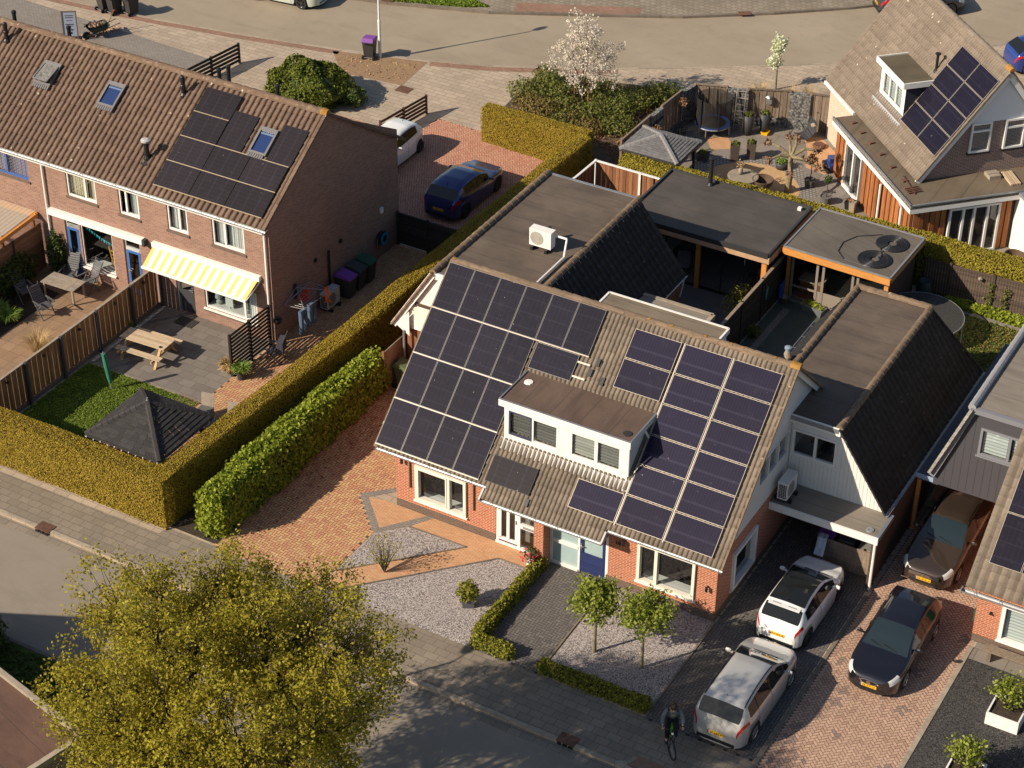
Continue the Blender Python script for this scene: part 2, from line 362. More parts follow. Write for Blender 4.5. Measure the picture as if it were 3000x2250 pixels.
l_red = leafmat('red_petals', (.55, .03, .06), (.45, .02, .08), (.7, .1, .12), .2)
l_dry = leafmat('dry_leaves', (.20, .10, .05), (.30, .16, .08), (.36, .22, .12), .2)
m_bark = mat('bark', (.11, .085, .06), .9, .2, (6, .5), bump=(20, .5))
m_barkl = mat('pale_bark', (.27, .22, .13), .9, .2, (7, .45), bump=(20, .5))
m_barkd = mat('dark_bark', (.07, .05, .035), .9, .2, (6, .5))
# ---------------------------------------------------------------- the setting
def sheet(name, poly, z0, z1, m):
    o = MB().prism(poly, z0, z1, .5).build(name, m); o['kind'] = 'structure'; return o
def inpoly(x, y, poly):
    c = False; n = len(poly)
    for i in range(n):
        (x0, y0), (x1, y1) = poly[i], poly[i - 1]
        if (y0 > y) != (y1 > y) and x < (x1 - x0) * (y - y0) / (y1 - y0) + x0: c = not c
    return c
ZB, ZR = -.16, -.10
sheet('ground', [(-150, -120), (150, -120), (150, 200), (-150, 200)], ZB - .5, ZB, m_soil)
lowk = [(-90, 22.5), (-60, 24.6), (-45, 25.5), (-36, 26.05), (-30.9, 26.5), (-26, 27.3), (-21.1, 28.3), (-16.8, 29.5), (-14, 30.5), (-11.6, 31.7), (-8.8, 33.25), (-6.2, 34.9), (-3.2, 36.9), (-.1, 39.1), (3, 41.9), (5.6, 44.7), (8.5, 48.2), (12, 53), (17, 61), (30, 84)]
upk = [(-90, 28), (-60, 30.4), (-45, 31.4), (-30, 32.5), (-26, 33.1), (-22.1, 34), (-17.2, 35.65), (-12.6, 38), (-8.7, 40.1), (-5, 42.8), (-1.9, 45.4), (1.5, 48.8), (5, 53), (10, 61), (22, 84)]
sheet('back_street', lowk + upk[::-1], ZB, ZR, m_road)
sheet('block_paving', lowk + [(150, 84), (150, -7.1), (-90, -7.1)], ZB, 0, m_slab)
sheet('far_verge', upk + [(22, 190), (-140, 190), (-140, 28)], ZB, 0, brick('far_slabs', (.235, .195, .145), (.29, .245, .185), (.15, .125, .095), .3, .3, .016, .5, rough=.9))
sheet('front_street', [(-90, -7.1), (90, -7.1), (90, -11.75), (-90, -11.75)], ZB, ZR, m_road2)
sheet('opposite_verge', [(-90, -11.75), (90, -11.75), (90, -60), (-90, -60)], ZB, 0, m_soild)
def offs(pl, d):
    out = []
    for i, p in enumerate(pl):
        a = V3(pl[max(0, i - 1)]); b = V3(pl[min(len(pl) - 1, i + 1)]); t = unit(b - a); out.append((p[0] - t[1] * d, p[1] + t[0] * d))
    return out
def kerb(pl, w, h, m, name='kerb', d=0., step=1.0):
    mb = MB(); pl = offs(pl, d) if d else pl
    for i in range(len(pl) - 1):
        a, b = V3((*pl[i], 0)), V3((*pl[i + 1], 0)); L = np.linalg.norm(b - a); n = max(1, int(L / step))
        for k in range(n):
            p = a + (b - a) * (k / n); q = a + (b - a) * ((k + 1) / n - .008 * step / L)
            mb.beam(p + V3((0, 0, (h + ZB) / 2)), q + V3((0, 0, (h + ZB) / 2)), w, h - ZB)
    o = mb.build(name, m); o['kind'] = 'structure'
kl = [p for p in lowk if -62 < p[0] < 13]; ku = [p for p in upk if -62 < p[0] < 7]
kerb(kl, .14, .012, m_kerb); kerb(ku, .16, .02, m_kerbd)
kerb([(-40, -7.02), (12.0, -7.02), (12.3, -6.85), (12.4, -6.55)], .13, .014, m_kerb); kerb([(-40, -11.8), (40, -11.8)], .13, .014, m_kerbd)
gut = MB()
for a, b in ((0, 1), ):
    gut.prism([(-40, -7.17), (12, -7.17), (12, -7.45), (-40, -7.45)], ZR, ZR + .004)
o = gut.build('gutter_strip', m_slabf); o['kind'] = 'structure'
z1, z2, z3 = .004, .008, .012
def strip(pl, w0, w1, m, name, z=z1):
    a = offs(pl, w0); b = offs(pl, w1); return sheet(name, a + b[::-1], -.05, z, m)
strip([p for p in lowk if -60 < p[0] < -20.5], -.1, -.5, m_redstrip, 'red_paver_strip')
strip([p for p in lowk if -17 < p[0] < -8], -.1, -.55, m_redstrip, 'red_paver_strip')
sheet('grey_parking', [(-90, 20), (-60, 23.2), (-38, 25.0), (-25.7, 24.3), (-25.7, 15), (-90, 15)], -.05, z1, m_pave)
sheet('brown_paver_bed', [(-21.4, 28.0), (-16.85, 29.3), (-16.6, 26.6), (-19.8, 26.3)], -.05, z1, m_brownbed)
sheet('front_pavement', [(-90, -6.95), (90, -6.95), (90, -4.9), (-90, -4.9)], -.05, .002, m_slabf)
sheet('pale_slab_row', [(-40, -5.55), (-6.0, -5.3), (-5.9, -5.0), (-40, -5.1)], -.05, z2, m_slab)
sheet('red_ramp', [(12.35, -6.98), (30, -6.98), (30, -6.55), (12.3, -6.45)], -.05, z2, m_redstrip)
def herring(name, poly, z, m, joint, L=.205, ang=45, gap=.008, bed=True, pick=None):
    if bed: sheet(name + '_bed', poly, -.05, z, joint)
    W = L / 2; mb = MB(); xs = [p[0] for p in poly]; ys = [p[1] for p in poly]; cx, cy = sum(xs) / len(xs), sum(ys) / len(ys)
    r = max(math.hypot(x - cx, y - cy) for x, y in poly) + L; n = int(r / W) + 2; c, s = math.cos(R(ang)), math.sin(R(ang))
    vs = []; vals = []
    for i in range(-n, n):
        for j in range(-n, n):
            k = (i - j) % 4
            if k == 0: bx, by, w, h = i * W, j * W, L, W
            elif k == 2 + 1: bx, by, w, h = i * W, j * W, W, L
            else: continue
            mx, my = bx + w / 2, by + h / 2; X, Y = cx + mx * c - my * s, cy + mx * s + my * c
            if not inpoly(X, Y, poly): continue
            q = []
            for a, b in ((bx + gap, by + gap), (bx + w - gap, by + gap), (bx + w - gap, by + h - gap), (bx + gap, by + h - gap)):
                q.append((cx + a * c - b * s, cy + a * s + b * c, z + .004 + random.random() * .003))
            vs += q; vals.append(pick(X, Y) if pick else random.random())
    f = np.arange(len(vs)).reshape(-1, 4)
    o = mesh(name, np.array(vs), f, m, a=vals, uv=False); o['kind'] = 'structure'
    return o
herring('clay_driveway', [(-3.98, 15), (-3.98, -4.95), (.12, -4.95), (.12, -1.72), (-1.42, -.14), (-.5, .75), (0, 1), (0, 15)], z1, m_cl_yel, m_mort, ang=0)
herring('pink_driveway', [(-13.9, 15), (-13.45, 24.65), (-10.9, 24.55), (-7.4, 24.1), (-5.9, 20), (-6.1, 14.6), (-9.2, 14.6)], z1, m_cl_pink, m_mort, ang=30)
herring('side_alley_paving', [(-9.3, 14.5), (-9.3, -4.2), (-6.2, -4.2), (-5.9, 14.5)], z1, m_cl_yel, m_mort, ang=0)
herring('dark_driveway', [(11.92, 8.5), (11.92, -5.0), (15.42, -5.0), (15.42, 8.5)], z1, m_cl_dark, m_mortg, ang=0)
herring('dark_garden_path', [(5.98, .06), (8.05, .06), (8.12, -1.7), (8.2, -4.92), (5.98, -4.92)], z1, m_cl_dark, m_mortg, ang=0)
dk = [(random.uniform(15.8, 19), random.uniform(-6, 4.5)) for _ in range(26)]
herring('rose_driveway', [(15.62, 9), (15.62, -6.5), (19.2, -6.5), (19.2, 3.3), (18.9, 9)], z2, m_cl_rose, m_mort, ang=45,
        pick=lambda X, Y: (.97 if any(abs(X - a) + abs(Y - b) < .24 for a, b in dk) and random.random() < .7 else random.random() * .84))
kerb([(15.53, -5), (15.53, 3.6)], .12, .03, m_kerbd, 'driveway_edge'); kerb([(19.27, -6.5), (19.27, 3.0)], .15, .03, m_kerb, 'driveway_edge')
kerb([(11.88, -4.9), (11.88, 0)], .06, .04, m_kerbd, 'driveway_edge'); kerb([(8.18, -4.6), (8.1, -.1)], .06, .04, m_kerbd, 'driveway_edge')
sheet('door_path', [(3.88, 0), (5.55, 0), (5.55, -.72), (4.42, -.72), (.5, -4.9), (.16, -4.9), (.16, -3.95), (3.2, -.76), (.98, -.8), (1.44, -.02)], -.05, z1, m_pathbrick)
sheet('brick_triangle', [(-.4, .02), (-1.1, -.14), (.16, -1.38), (1.25, -.02)], -.05, z1, m_pathbrick)
sheet('grey_paver_border', [(-.6, .8), (-1.44, -.14), (.13, -1.72), (.98, -.78), (1.46, -.02), (1.2, -.02), (.16, -1.36), (-1.06, -.14), (-.38, .6)], -.05, z2, m_pave)
sheet('pale_gravel_patch', [(.17, -1.76), (.98, -.82), (3.16, -.78), (1.84, -2.25), (.17, -3.9)], -.05, z1, m_grav)
sheet('pale_gravel_bed', [(4.4, -.74), (5.6, -.74), (5.92, -4.9), (.55, -4.9)], -.05, z1, m_grav)
sheet('tree_gravel_bed', [(8.2, 0), (11.84, 0), (11.84, -4.6), (8.25, -4.6)], -.05, z1, m_grav)
kerb([(.16, -3.93), (3.2, -.76), (.98, -.8)], .05, .03, m_kerbd, 'path_edging'); kerb([(.5, -4.9), (4.41, -.73), (5.58, -.73)], .05, .03, m_kerbd, 'path_edging')
sheet('dark_gravel_yard', [(19.36, -6.5), (40, -6.5), (40, 2.45), (19.36, 2.45)], -.05, z1, m_gravd)
sheet('house_slab_row', [(19.36, 2.45), (40, 2.45), (40, 3.3), (19.36, 3.3)], -.05, z1, m_patiog)
sheet('garden_patio', [(-14.4, 1.48), (-9.3, 1.48), (-9.3, 6.05), (-14.4, 6.05)], -.05, z2, m_patio)
sheet('lawn', [(-14.45, -4.6), (-9.3, -4.6), (-9.3, 1.4), (-14.45, 1.4)], -.05, z2, m_lawn)
sheet('brick_edging', [(-10.3, .9), (-9.3, .9), (-9.3, 1.48), (-10.3, 1.48)], -.05, z3, m_redstrip)
sheet('neighbour_patio', [(-30, -4.6), (-14.6, -4.6), (-14.6, 6.05), (-30, 6.05)], -.05, z1, m_patiob)
sheet('neighbour_bed', [(-30, -4.4), (-18.4, -4.4), (-18.5, 4.6), (-30, 5.5)], -.05, z2, m_soild)
sheet('hedge_strip', [(-6.4, -4.8), (-4.0, -4.8), (-4.0, 16), (-5.9, 16)], -.05, z2, m_soild)
sheet('rear_terrace', [(1.4, 9), (5.85, 9), (5.85, 21.9), (-3, 21.9), (-3, 15.2), (1.4, 15.2)], -.05, z1, m_patiod)
sheet('pond_garden', [(5.95, 9), (10.9, 9), (10.9, 18.9), (5.95, 18.9)], -.05, z1, mat('green_concrete', (.10, .115, .09), .8, 0, (1, .4)))
sheet('pond_edge', [(6.35, 9), (6.62, 9), (6.62, 18), (6.35, 18)], -.05, z2, m_pave)
sheet('garden_lawn', [(10.9, 14.5), (15.6, 14.5), (15.6, 21.2), (10.9, 21.2)], -.05, z1, m_lawn)
sheet('lawn_edging', [(11.8, 21.2), (15.6, 21.05), (15.6, 21.2), (11.8, 21.38)], -.05, z3 + .04, m_pave)
up = [(-4.0, 23.6), (-3.75, 30), (-3.4, 30.4), (-2.05, 30.8), (-1.1, 31.1), (.5, 31.85), (1.4, 32.1), (2.6, 32.4), (9.5, 26), (12, 28.5), (20, 28), (20, 23.6)]
sheet('rear_garden_patio', up, -.05, z1, m_patiog)
sheet('orange_brick_panel', [(-2.26, 29.14), (-1.5, 29.77), (-.79, 28.85), (-1.58, 28.26)], -.05, z2, m_pathbrick)
arc = lambda cx, cy, r, a0, a1, n=20: [(cx + r * math.cos(R(a0 + (a1 - a0) * i / n)), cy + r * math.sin(R(a0 + (a1 - a0) * i / n))) for i in range(n + 1)]
sheet('cobble_ring', arc(1.2, 26.0, 2.95, 0, 360, 40), -.05, z2, brick('cobbles', (.24, .225, .205), (.31, .29, .265), (.13, .12, .11), .16, .16, .03, .2))
sheet('round_deck', arc(1.2, 26.0, 2.2, 0, 360, 40), -.05, z3, woodmat('deck_planks', (.40, .25, .12), (.52, .35, .19), .1, (6, .5, 1)))
sheet('play_corner', [(1.5, 31.4), (2.1, 31.8), (3.9, 30.2), (3.6, 28.7), (2.6, 28.9), (2.2, 30.1)], -.05, z2, m_pathbrick)
sheet('shrub_bed', [(-11.45, 27.1), (-11.75, 30.4), (-11, 31.1), (-6.4, 32.4), (-4.0, 32.6), (-3.75, 30.4), (-3.95, 24.3), (-5.4, 24.3), (-6.7, 26.3), (-9, 26.6)], -.05, .03, m_soil)
sheet('tree_bed', [(-3.2, 31.0), (-3.0, 33.9), (.4, 35.6), (4.3, 36.9), (2.7, 32.5), (.4, 32.05), (-1.2, 31.4)], -.05, .04, m_soil)
sheet('far_brick_panel', offs([(-16.2, 36.2), (-12.6, 38.05), (-10.6, 39.1)], 0)[:] + [(-10.9, 39.9), (-16.5, 37.3)], -.05, z1, m_redstrip)
sheet('far_lawn', [(-23.2, 34.0), (-22.1, 34.2), (-18.6, 35.4), (-17.5, 36.1), (-19, 36.5), (-24, 36)], -.05, .03, m_lawn)
sheet('opposite_lawn', [(-60, -11.9), (60, -11.9), (60, -30), (-60, -30)], -.05, .02, m_lawn)
sheet('far_roadside', [(6, 45.4), (10, 50.5), (14, 47), (9.5, 41.5)], -.05, z1, m_redstrip)
def grate(cx, cy, rz=0, z=.014, label=None):
    t = thing('storm_drain', label, 'drain', (cx, cy, z), rz)
    MB().box(-.3, -.2, -.02, .3, .2, .012).build('cover', m_iron, t, True)
    mb = MB(); [mb.box(-.26 + .19 * i, -.235, -.11, -.12 + .19 * i, -.2, -.03) for i in range(3)]; mb.build('inlet', m_black, t, True)
grate(-9.45, -6.95, 0, .012, 'rusty storm drain in the kerb beside the left front hedge')
grate(10.35, -6.9, 0, .012, 'storm drain in the kerb under the tree shadow near the cyclist')
grate(-22.2, 34.15, R(195), .03, 'storm drain beside the far grass verge behind the lamp post')
grate(-6.2, 41.9, R(215), .03, 'storm drain on the far kerb left of the dark parked car')
tag(MB().box(-.35, -.3, 0, .35, .3, .012).build('manhole_cover', m_iron), 'square rusty cover in the pale slabs below the brown paver bed', 'manhole cover').location = (-16.3, 26.3, .002)
tag(MB().box(-.35, -.3, 0, .35, .3, .012).build('manhole_cover', m_iron), 'square red cover in the far pavement right of the white flowering tree', 'manhole cover').location = (.6, 37.8, .002)
# ---------------------------------------------------------------- building helpers
def wall(mb, o, u, w, h, ops=(), n=None, dep=.12, z0=0, top=None):
    """wall rectangle from o along unit u, w wide, h high, facing n, with openings (u0, z0, u1, z1) and their reveals"""
    o, u = V3(o), V3(u); n = V3(n); us = sorted({0, w, *[a for q in ops for a in (q[0], q[2])]}); zs = sorted({z0, h, *[a for q in ops for a in (q[1], q[3])]})
    pt = lambda a, z, d=0: o + u * a + V3((0, 0, z)) - n * d
    flip = np.dot(np.cross(u, [0, 0, 1.]), n) < 0
    def q(*p): mb.add(list(p)[::-1] if flip else p, [(0, 1, 2, 3)], .5)
    for i in range(len(us) - 1):
        for j in range(len(zs) - 1):
            cu, cz = (us[i] + us[i + 1]) / 2, (zs[j] + zs[j + 1]) / 2
            if any(a[0] < cu < a[2] and a[1] < cz < a[3] for a in ops): continue
            q(pt(us[i], zs[j]), pt(us[i + 1], zs[j]), pt(us[i + 1], zs[j + 1]), pt(us[i], zs[j + 1]))
    for a, b, c, d in ops:
        q(pt(a, b), pt(a, d), pt(a, d, dep), pt(a, b, dep)); q(pt(c, d), pt(c, b), pt(c, b, dep), pt(c, d, dep))
        q(pt(a, d), pt(c, d), pt(c, d, dep), pt(a, d, dep)); q(pt(c, b), pt(a, b), pt(a, b, dep), pt(c, b, dep))
    return mb
def window(par, o, u, n, w, h, z, mull=(), tr=(), fm=None, fw=.06, dep=.07, sill=None, cur=None, cm=None, glass=None, room=m_inside, name='window', sash=(), roomd=1.0, cdep=.1, blind=None, proud=0):
    """frame, pane, sill, curtain and the dark room behind; o is the wall point at floor level, u along, n outward"""
    fm = fm or m_white; o, u, n = V3(o), V3(u), V3(n); Z = V3((0, 0, 1.))
    pt = lambda a, b, d: o + u * a + Z * (z + b) + n * d
    f = MB(); bar = lambda a0, b0, a1, b1, d0=-dep, d1=None: f.para(pt(a0, b0, d0), u * (a1 - a0), Z * (b1 - b0), n * ((-dep + .06 if d1 is None else d1) - d0))
    D1 = -dep + .06 + proud
    bar(0, 0, w, fw, -dep, D1); bar(0, h - fw, w, h, -dep, D1); bar(0, fw, fw, h - fw, -dep, D1); bar(w - fw, fw, w, h - fw, -dep, D1)
    for m in mull: bar(m - fw * .55, fw, m + fw * .55, h - fw, -dep, D1 - .003)
    for t, a0, a1 in tr: bar(a0 + .005, t - fw * .5, a1 - .005, t + fw * .5, -dep, D1 - .006)
    fr = f.build(name, fm, par)
    s = MB()
    for a0, a1 in sash:      # inner casement frames
        for (p, q_, r, s_) in ((a0, fw, a1, fw + .05), (a0, h - fw - .05, a1, h - fw), (a0, fw + .05, a0 + .05, h - fw - .05), (a1 - .05, fw + .05, a1, h - fw - .05)):
            s.para(pt(p, q_, -dep + .02), u * (r - p), Z * (s_ - q_), n * (.055 + proud))
    if sash: s.build('casement', fm, fr)
    MB().quad(pt(fw * .5, fw * .5, -dep + .02), pt(w - fw * .5, fw * .5, -dep + .02), pt(w - fw * .5, h - fw * .5, -dep + .02), pt(fw * .5, h - fw * .5, -dep + .02)).build('pane', glass or m_glass, fr)
    if sill: MB().para(pt(-.05, -.06, -dep), u * (w + .1), Z * .055, n * (dep + sill)).build('sill', m_white if fm is not m_greypaint else fm, fr)
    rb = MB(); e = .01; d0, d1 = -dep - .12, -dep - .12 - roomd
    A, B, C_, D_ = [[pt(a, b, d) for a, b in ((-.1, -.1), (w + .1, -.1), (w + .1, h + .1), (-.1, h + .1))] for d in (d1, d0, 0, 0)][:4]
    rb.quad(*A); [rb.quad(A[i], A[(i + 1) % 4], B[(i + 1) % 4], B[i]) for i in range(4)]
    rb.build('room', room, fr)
    if cur:
        c = MB()
        for a0, a1 in cur:
            k = max(4, int((a1 - a0) / .05)); xs = [a0 + (a1 - a0) * i / k for i in range(k + 1)]
            for i in range(k):
                da, db = (.035 if i % 2 else 0), (0 if i % 2 else .035)
                c.quad(pt(xs[i], .02, -dep - cdep - da), pt(xs[i + 1], .02, -dep - cdep - db), pt(xs[i + 1], h - .02, -dep - cdep - db), pt(xs[i], h - .02, -dep - cdep - da))
        c.build('curtain', cm or m_curtain, fr)
    if blind:
        c = MB()
        for a0, a1, b0 in blind:
            k = max(2, int((h - b0) / .06)); zs = [b0 + (h - .03 - b0) * i / k for i in range(k + 1)]
            for i in range(k):
                da, db = (.02 if i % 2 else 0), (0 if i % 2 else .02)
                c.quad(pt(a0, zs[i], -dep - .03 - da), pt(a1, zs[i], -dep - .03 - da), pt(a1, zs[i + 1], -dep - .03 - db), pt(a0, zs[i + 1], -dep - .03 - db))
        c.build('blind', cm or m_blind, fr)
    return fr
def tiled(name, m, par, o, u, s, W, L, tw=.3, tl=.34, prof=None, step=.028, cut=None, skip=None, world=True):
    """real tiles: grid over o + u*a + s*b (s points up the slope), each course stepped, each tile with its roll profile"""
    o, u, s = V3(o), unit(u), unit(s); n = unit(np.cross(u, s)); n = n if n[2] > 0 else -n
    prof = prof or [(0, .0), (.12, .03), (.24, .042), (.36, .03), (.48, .004), (.75, 0)]
    nt = max(1, round(W / tw)); tw = W / nt; nr = max(1, round(L / tl)); tl = L / nr
    ua = np.array([(i + p[0]) * tw for i in range(nt) for p in prof] + [W]); ha = np.array([p[1] for i in range(nt) for p in prof] + [prof[0][1]])
    k = len(ua); vs, fs, vals = [], [], []; pp = len(prof); tr_ = rng.random((nr, nt)); jt = rng.normal(0, .004, (nr, nt))
    for r in range(nr):
        for e, (b, hh) in enumerate(((r * tl, step), ((r + 1) * tl, .0), (r * tl, 0))):
            jr = np.repeat(jt[r], pp); jr = np.append(jr, jr[-1])
            vs.append(o + np.outer(ua, u) + s * b + np.outer(ha * (0 if e == 2 else 1) + hh + jr * (e == 0) - (.01 if e == 2 else 0), n))
    vs = np.concatenate(vs)
    for r in range(nr):
        b0 = r * 3 * k
        for i in range(k - 1):
            t = i // pp; a = (ua[i] + ua[i + 1]) / 2
            if cut and not cut(a, (r + .5) * tl): continue
            fs += [(b0 + i, b0 + i + 1, b0 + k + i + 1, b0 + k + i), (b0 + 2 * k + i, b0 + 2 * k + i + 1, b0 + i + 1, b0 + i)]; vals += [tr_[r, t], tr_[r, t] * .6]
    return mesh(name, vs, np.array(fs), m, par, not world, False, vals, False)
def ridge(mb, p, q, r=.13, L=.38, lift=.0, n=7):
    p, q = V3(p), V3(q); D = q - p; k = max(1, round(np.linalg.norm(D) / L)); d = unit(D); side = unit(np.cross(d, [0, 0, 1.])); up = np.cross(side, d)
    for i in range(k):
        a = p + D * i / k; b = p + D * (i + 1.06) / k; vs = []
        for c, rr in ((a, r * 1.12), (b, r * .95)):
            vs += [c + side * rr * math.cos(PI * j / n) + up * (rr * math.sin(PI * j / n) + lift) for j in range(n + 1)]
        m = n + 1; mb.add(vs, [(j, j + 1, m + j + 1, m + j) for j in range(n)] + [tuple(range(m)), tuple(range(2 * m - 1, m - 1, -1))])
    return mb
def panels(par, o, u, s, lst, m, lift=.1, frame=None, t=.035, label=None, fw=.012, rails=True):
    """lst of (a0, b0, a1, b1) rectangles on the slope; each a framed panel with its own cells sheet"""
    o, u, s = V3(o), unit(u), unit(s); n = unit(np.cross(u, s)); n = n if n[2] > 0 else -n
    for a0, b0, a1, b1 in lst:
        a0 += .01; b0 += .01; a1 -= .01; b1 -= .01
        p = o + u * a0 + s * b0 + n * lift; b = MB()
        U, Sv = u * (a1 - a0), s * (b1 - b0); vv = random.random()
        b.para(p, U, Sv, n * t, vv); fr = b.build('solar_panel', frame or m_pvframe, par)
        c = MB(); q = p + u * fw + s * fw + n * (t + .003)
        c.quad(q, q + u * (a1 - a0 - 2 * fw), q + u * (a1 - a0 - 2 * fw) + s * (b1 - b0 - 2 * fw), q + s * (b1 - b0 - 2 * fw), val=vv)
        ce = c.build('cells', m, fr, uv=False)
        ul = ce.data.uv_layers.new(name='UVMap'); W, H = a1 - a0, b1 - b0
        for li, uvc in enumerate(((0, 0), (W, 0), (W, H), (0, H))): ul.data[li].uv = uvc
def gutter(mb, p, q, r=.065, out=(0, -1, 0)):
    p, q, out = V3(p), V3(q), V3(out); d = unit(q - p); n = 7; vs = []
    for c in (p, q):
        for j in range(n): t = PI * j / (n - 1); vs.append(c + out * (-math.cos(t)) * r + V3((0, 0, -math.sin(t) * r)))
    mb.add(vs, [(j, j + 1, n + j + 1, n + j) for j in range(n - 1)], .5)
    for c in (p, q): pass
    mb.beam(p + out * r, q + out * r, .016, .016)
    for i in range(int(np.linalg.norm(q - p) / .8)):
        c = p + d * (.4 + .8 * i); mb.para(c - out * r, d * .02, out * 2 * r, V3((0, 0, .008)))
    return mb
def flat(name, poly, z, m, par, edge=None, em=None, t=.18, ew=.09, eh=.04):
    """flat roof sheet with a raised metal or timber edge on the listed sides"""
    MB().prism(poly, z - t, z).build(name, m, par)
    if edge:
        b = MB(); n = len(poly)
        for i in edge:
            p, q = V3((*poly[i], z)), V3((*poly[(i + 1) % n], z)); b.beam(p + V3((0, 0, -.06)), q + V3((0, 0, -.06)), ew, .12 + 2 * eh)
        b.build('roof_edge', em or m_zinc, par)
def vent(par, p, h=.6, r=.06, m=None, cap=.1, name='vent_pipe', conec=True, capm=None):
    p = V3(p); b = MB(); b.lathe([(r * 1.8, -.12), (r * 1.7, .02), (r * 1.05, .12), (r, .14), (r, h)], p, 10); o = b.build(name, m or m_black, par, smooth=False)
    if cap: MB().lathe([(cap * .7, h - .02), (cap, h + .02), (cap, h + .06), (cap * .4, h + .09)], p, 10).build('cowl', capm or m or m_black, o)
    return o
def text(body, par, loc, rot, size, m, ext=.004, name='lettering', align='CENTER', local=True, sx=1):
    c = bpy.data.curves.new(name, 'FONT'); c.body = body; c.size = size; c.extrude = ext; c.align_x = align; c.align_y = 'CENTER'
    q = bpy.data.objects.new('font', c); COL.objects.link(q); me = bpy.data.meshes.new_from_object(q.evaluated_get(bpy.context.evaluated_depsgraph_get())); bpy.data.objects.remove(q)
    o = bpy.data.objects.new(name, me); COL.objects.link(o); o.parent = par; o.location = loc; o.rotation_euler = rot; o.scale = (sx, 1, 1); me.materials.clear(); me.materials.append(m)
    if par is not None and not local: o.matrix_basis = wm(par).inverted() @ o.matrix_basis
    return o
# ---------------------------------------------------------------- the semi-detached pair
H = thing('semi_detached_house', 'red brick pair of houses with solar panels and a wide flat dormer', 'house', (5.92, 0, 0))
K, Y0, ZE = .915, -.35, 2.60
SL = unit((0, 1, K)); rz_ = lambda y: ZE + K * (y - Y0)
HW = 11.84; YR = 4.6; ZRG = rz_(YR); YB = 9.2
mb = MB(); pl = MB()
ops = [(.78, .58, 2.76, 2.04)]
wall(mb, (0, 0, 0), (1, 0, 0), 3.87, 2.72, ops, (0, -1, 0), .14, .32); wall(pl, (0, 0, 0), (1, 0, 0), 3.87, .32, (), (0, -1, 0))
wall(mb, (8.03, 0, 0), (1, 0, 0), HW - 8.03, 2.72, [(9.08 - 8.03, .6, 11.1 - 8.03, 2.16)], (0, -1, 0), .14, .32); wall(pl, (8.03, 0, 0), (1, 0, 0), HW - 8.03, .32, (), (0, -1, 0))
wall(mb, (0, 0, 0), (0, 1, 0), YB, 2.72, (), (-1, 0, 0), z0=.32); wall(pl, (0, 0, 0), (0, 1, 0), YB, .32, (), (-1, 0, 0))
wall(mb, (HW, 0, 0), (0, 1, 0), YB, 2.5, [(1.1, .48, 2.86, 1.98)], (1, 0, 0), .1, .32); wall(pl, (HW, 0, 0), (0, 1, 0), YB, .32, (), (1, 0, 0))
wall(mb, (0, YB, 0), (1, 0, 0), HW, 2.6, (), (0, 1, 0))
mb.box(5.55, -.45, 0, 5.9, .08, 2.32, .5)
mb.quad((0, 0, 2.72), (0, YR, ZRG - .15), (0, YB, 2.72), val=.5)
mb.build('wall', m_redbrick, H); pl.build('plinth', m_plinth, H)
g = MB(); X = HW + .004
wall(g, (X, 2.5, 0), (0, 1, 0), 2.75, 4.75, [(.2, 3.5, 2.5, 4.45)], (1, 0, 0), .1, 2.5)
g.quad((X, 0, 2.5), (X, 2.5, 2.5), (X, 2.5, rz_(2.5) - .1), (X, 0, rz_(0) - .1), val=.5); g.quad((X, 2.5, 4.75), (X, 5.25, 4.75), (X, 5.25, 6.3), (X, 4.6, ZRG - .1), (X, 2.5, rz_(2.5) - .1), val=.5)
g.quad((X, 5.25, 2.5), (X, YB, 2.5), (X, YB, 2.7), (X, 5.25, 6.35), val=.5); g.build('gable_cladding', m_clad, H)
P2 = [(0, 0), (.05, .035), (.12, .05), (.3, .05), (.37, .035), (.41, 0), (.5, 0), (.55, .035), (.62, .05), (.8, .05), (.87, .035), (.91, 0)]
def msl(name, x0, x1, yb, yt=YR, cut=None): return tiled(name, m_mainr, H, (x0, yb, rz_(yb)), (1, 0, 0), (0, 1, K), x1 - x0, (yt - yb) / SL[1], .32, .34, P2, .042, cut)
msl('roof', -.5, 3.75, -.42); msl('roof', 3.75, 8.15, -.74); msl('roof', 8.15, 12.12, -.42)
tiled('rear_roof', m_mainr, H, (-.5, YB + .4, rz_(-.4)), (1, 0, 0), (0, -1, K), 12.62, 5 / SL[1], .32, .34, P2, .03)
rg = MB(); ridge(rg, (-.5, YR, ZRG - .02), (12.14, YR, ZRG - .02), .13, .38); rg.build('ridge_tiles', m_ridge, H)
og = MB(); ridge(og, (11.86, YR, ZRG + .0), (12.16, YR, ZRG + .0), .15, .3)
for x in (-.4, 6.9, 7.7, 8.9, 9.8, 10.2, 11.3): og.lathe([(.07, 0), (.05, .01)], (x, YR - .03, ZRG + .115), 7)
og.build('orange_lichen_tile', m_orange, H)
vg = MB()
for x, y0 in ((12.06, -.44), (-.47, -.44)):
    n = 19; d = (YR - y0)
    for i in range(n):
        ya, yb = y0 + d * i / n, y0 + d * (i + 1.04) / n
        vg.beam((x, ya, rz_(ya) + .02), (x, yb, rz_(yb) - .0), .19, .075, up=(0, -K, 1))
        ya, yb = 2 * YR - ya, 2 * YR - yb; vg.beam((x, ya, rz_(2 * YR - ya) + .02), (x, yb, rz_(2 * YR - yb)), .19, .075, up=(0, K, 1))
vg.build('verge_tiles', m_ridge, H)
b = MB()
for x in (12.0, ):
    b.beam((x, -.4, rz_(-.4) - .14), (x, YR, ZRG - .14), .05, .2, up=(0, -K, 1)); b.beam((x, YB + .4, rz_(-.4) - .14), (x, YR, ZRG - .14), .05, .2, up=(0, K, 1))
b.build('barge_board', m_white, H)
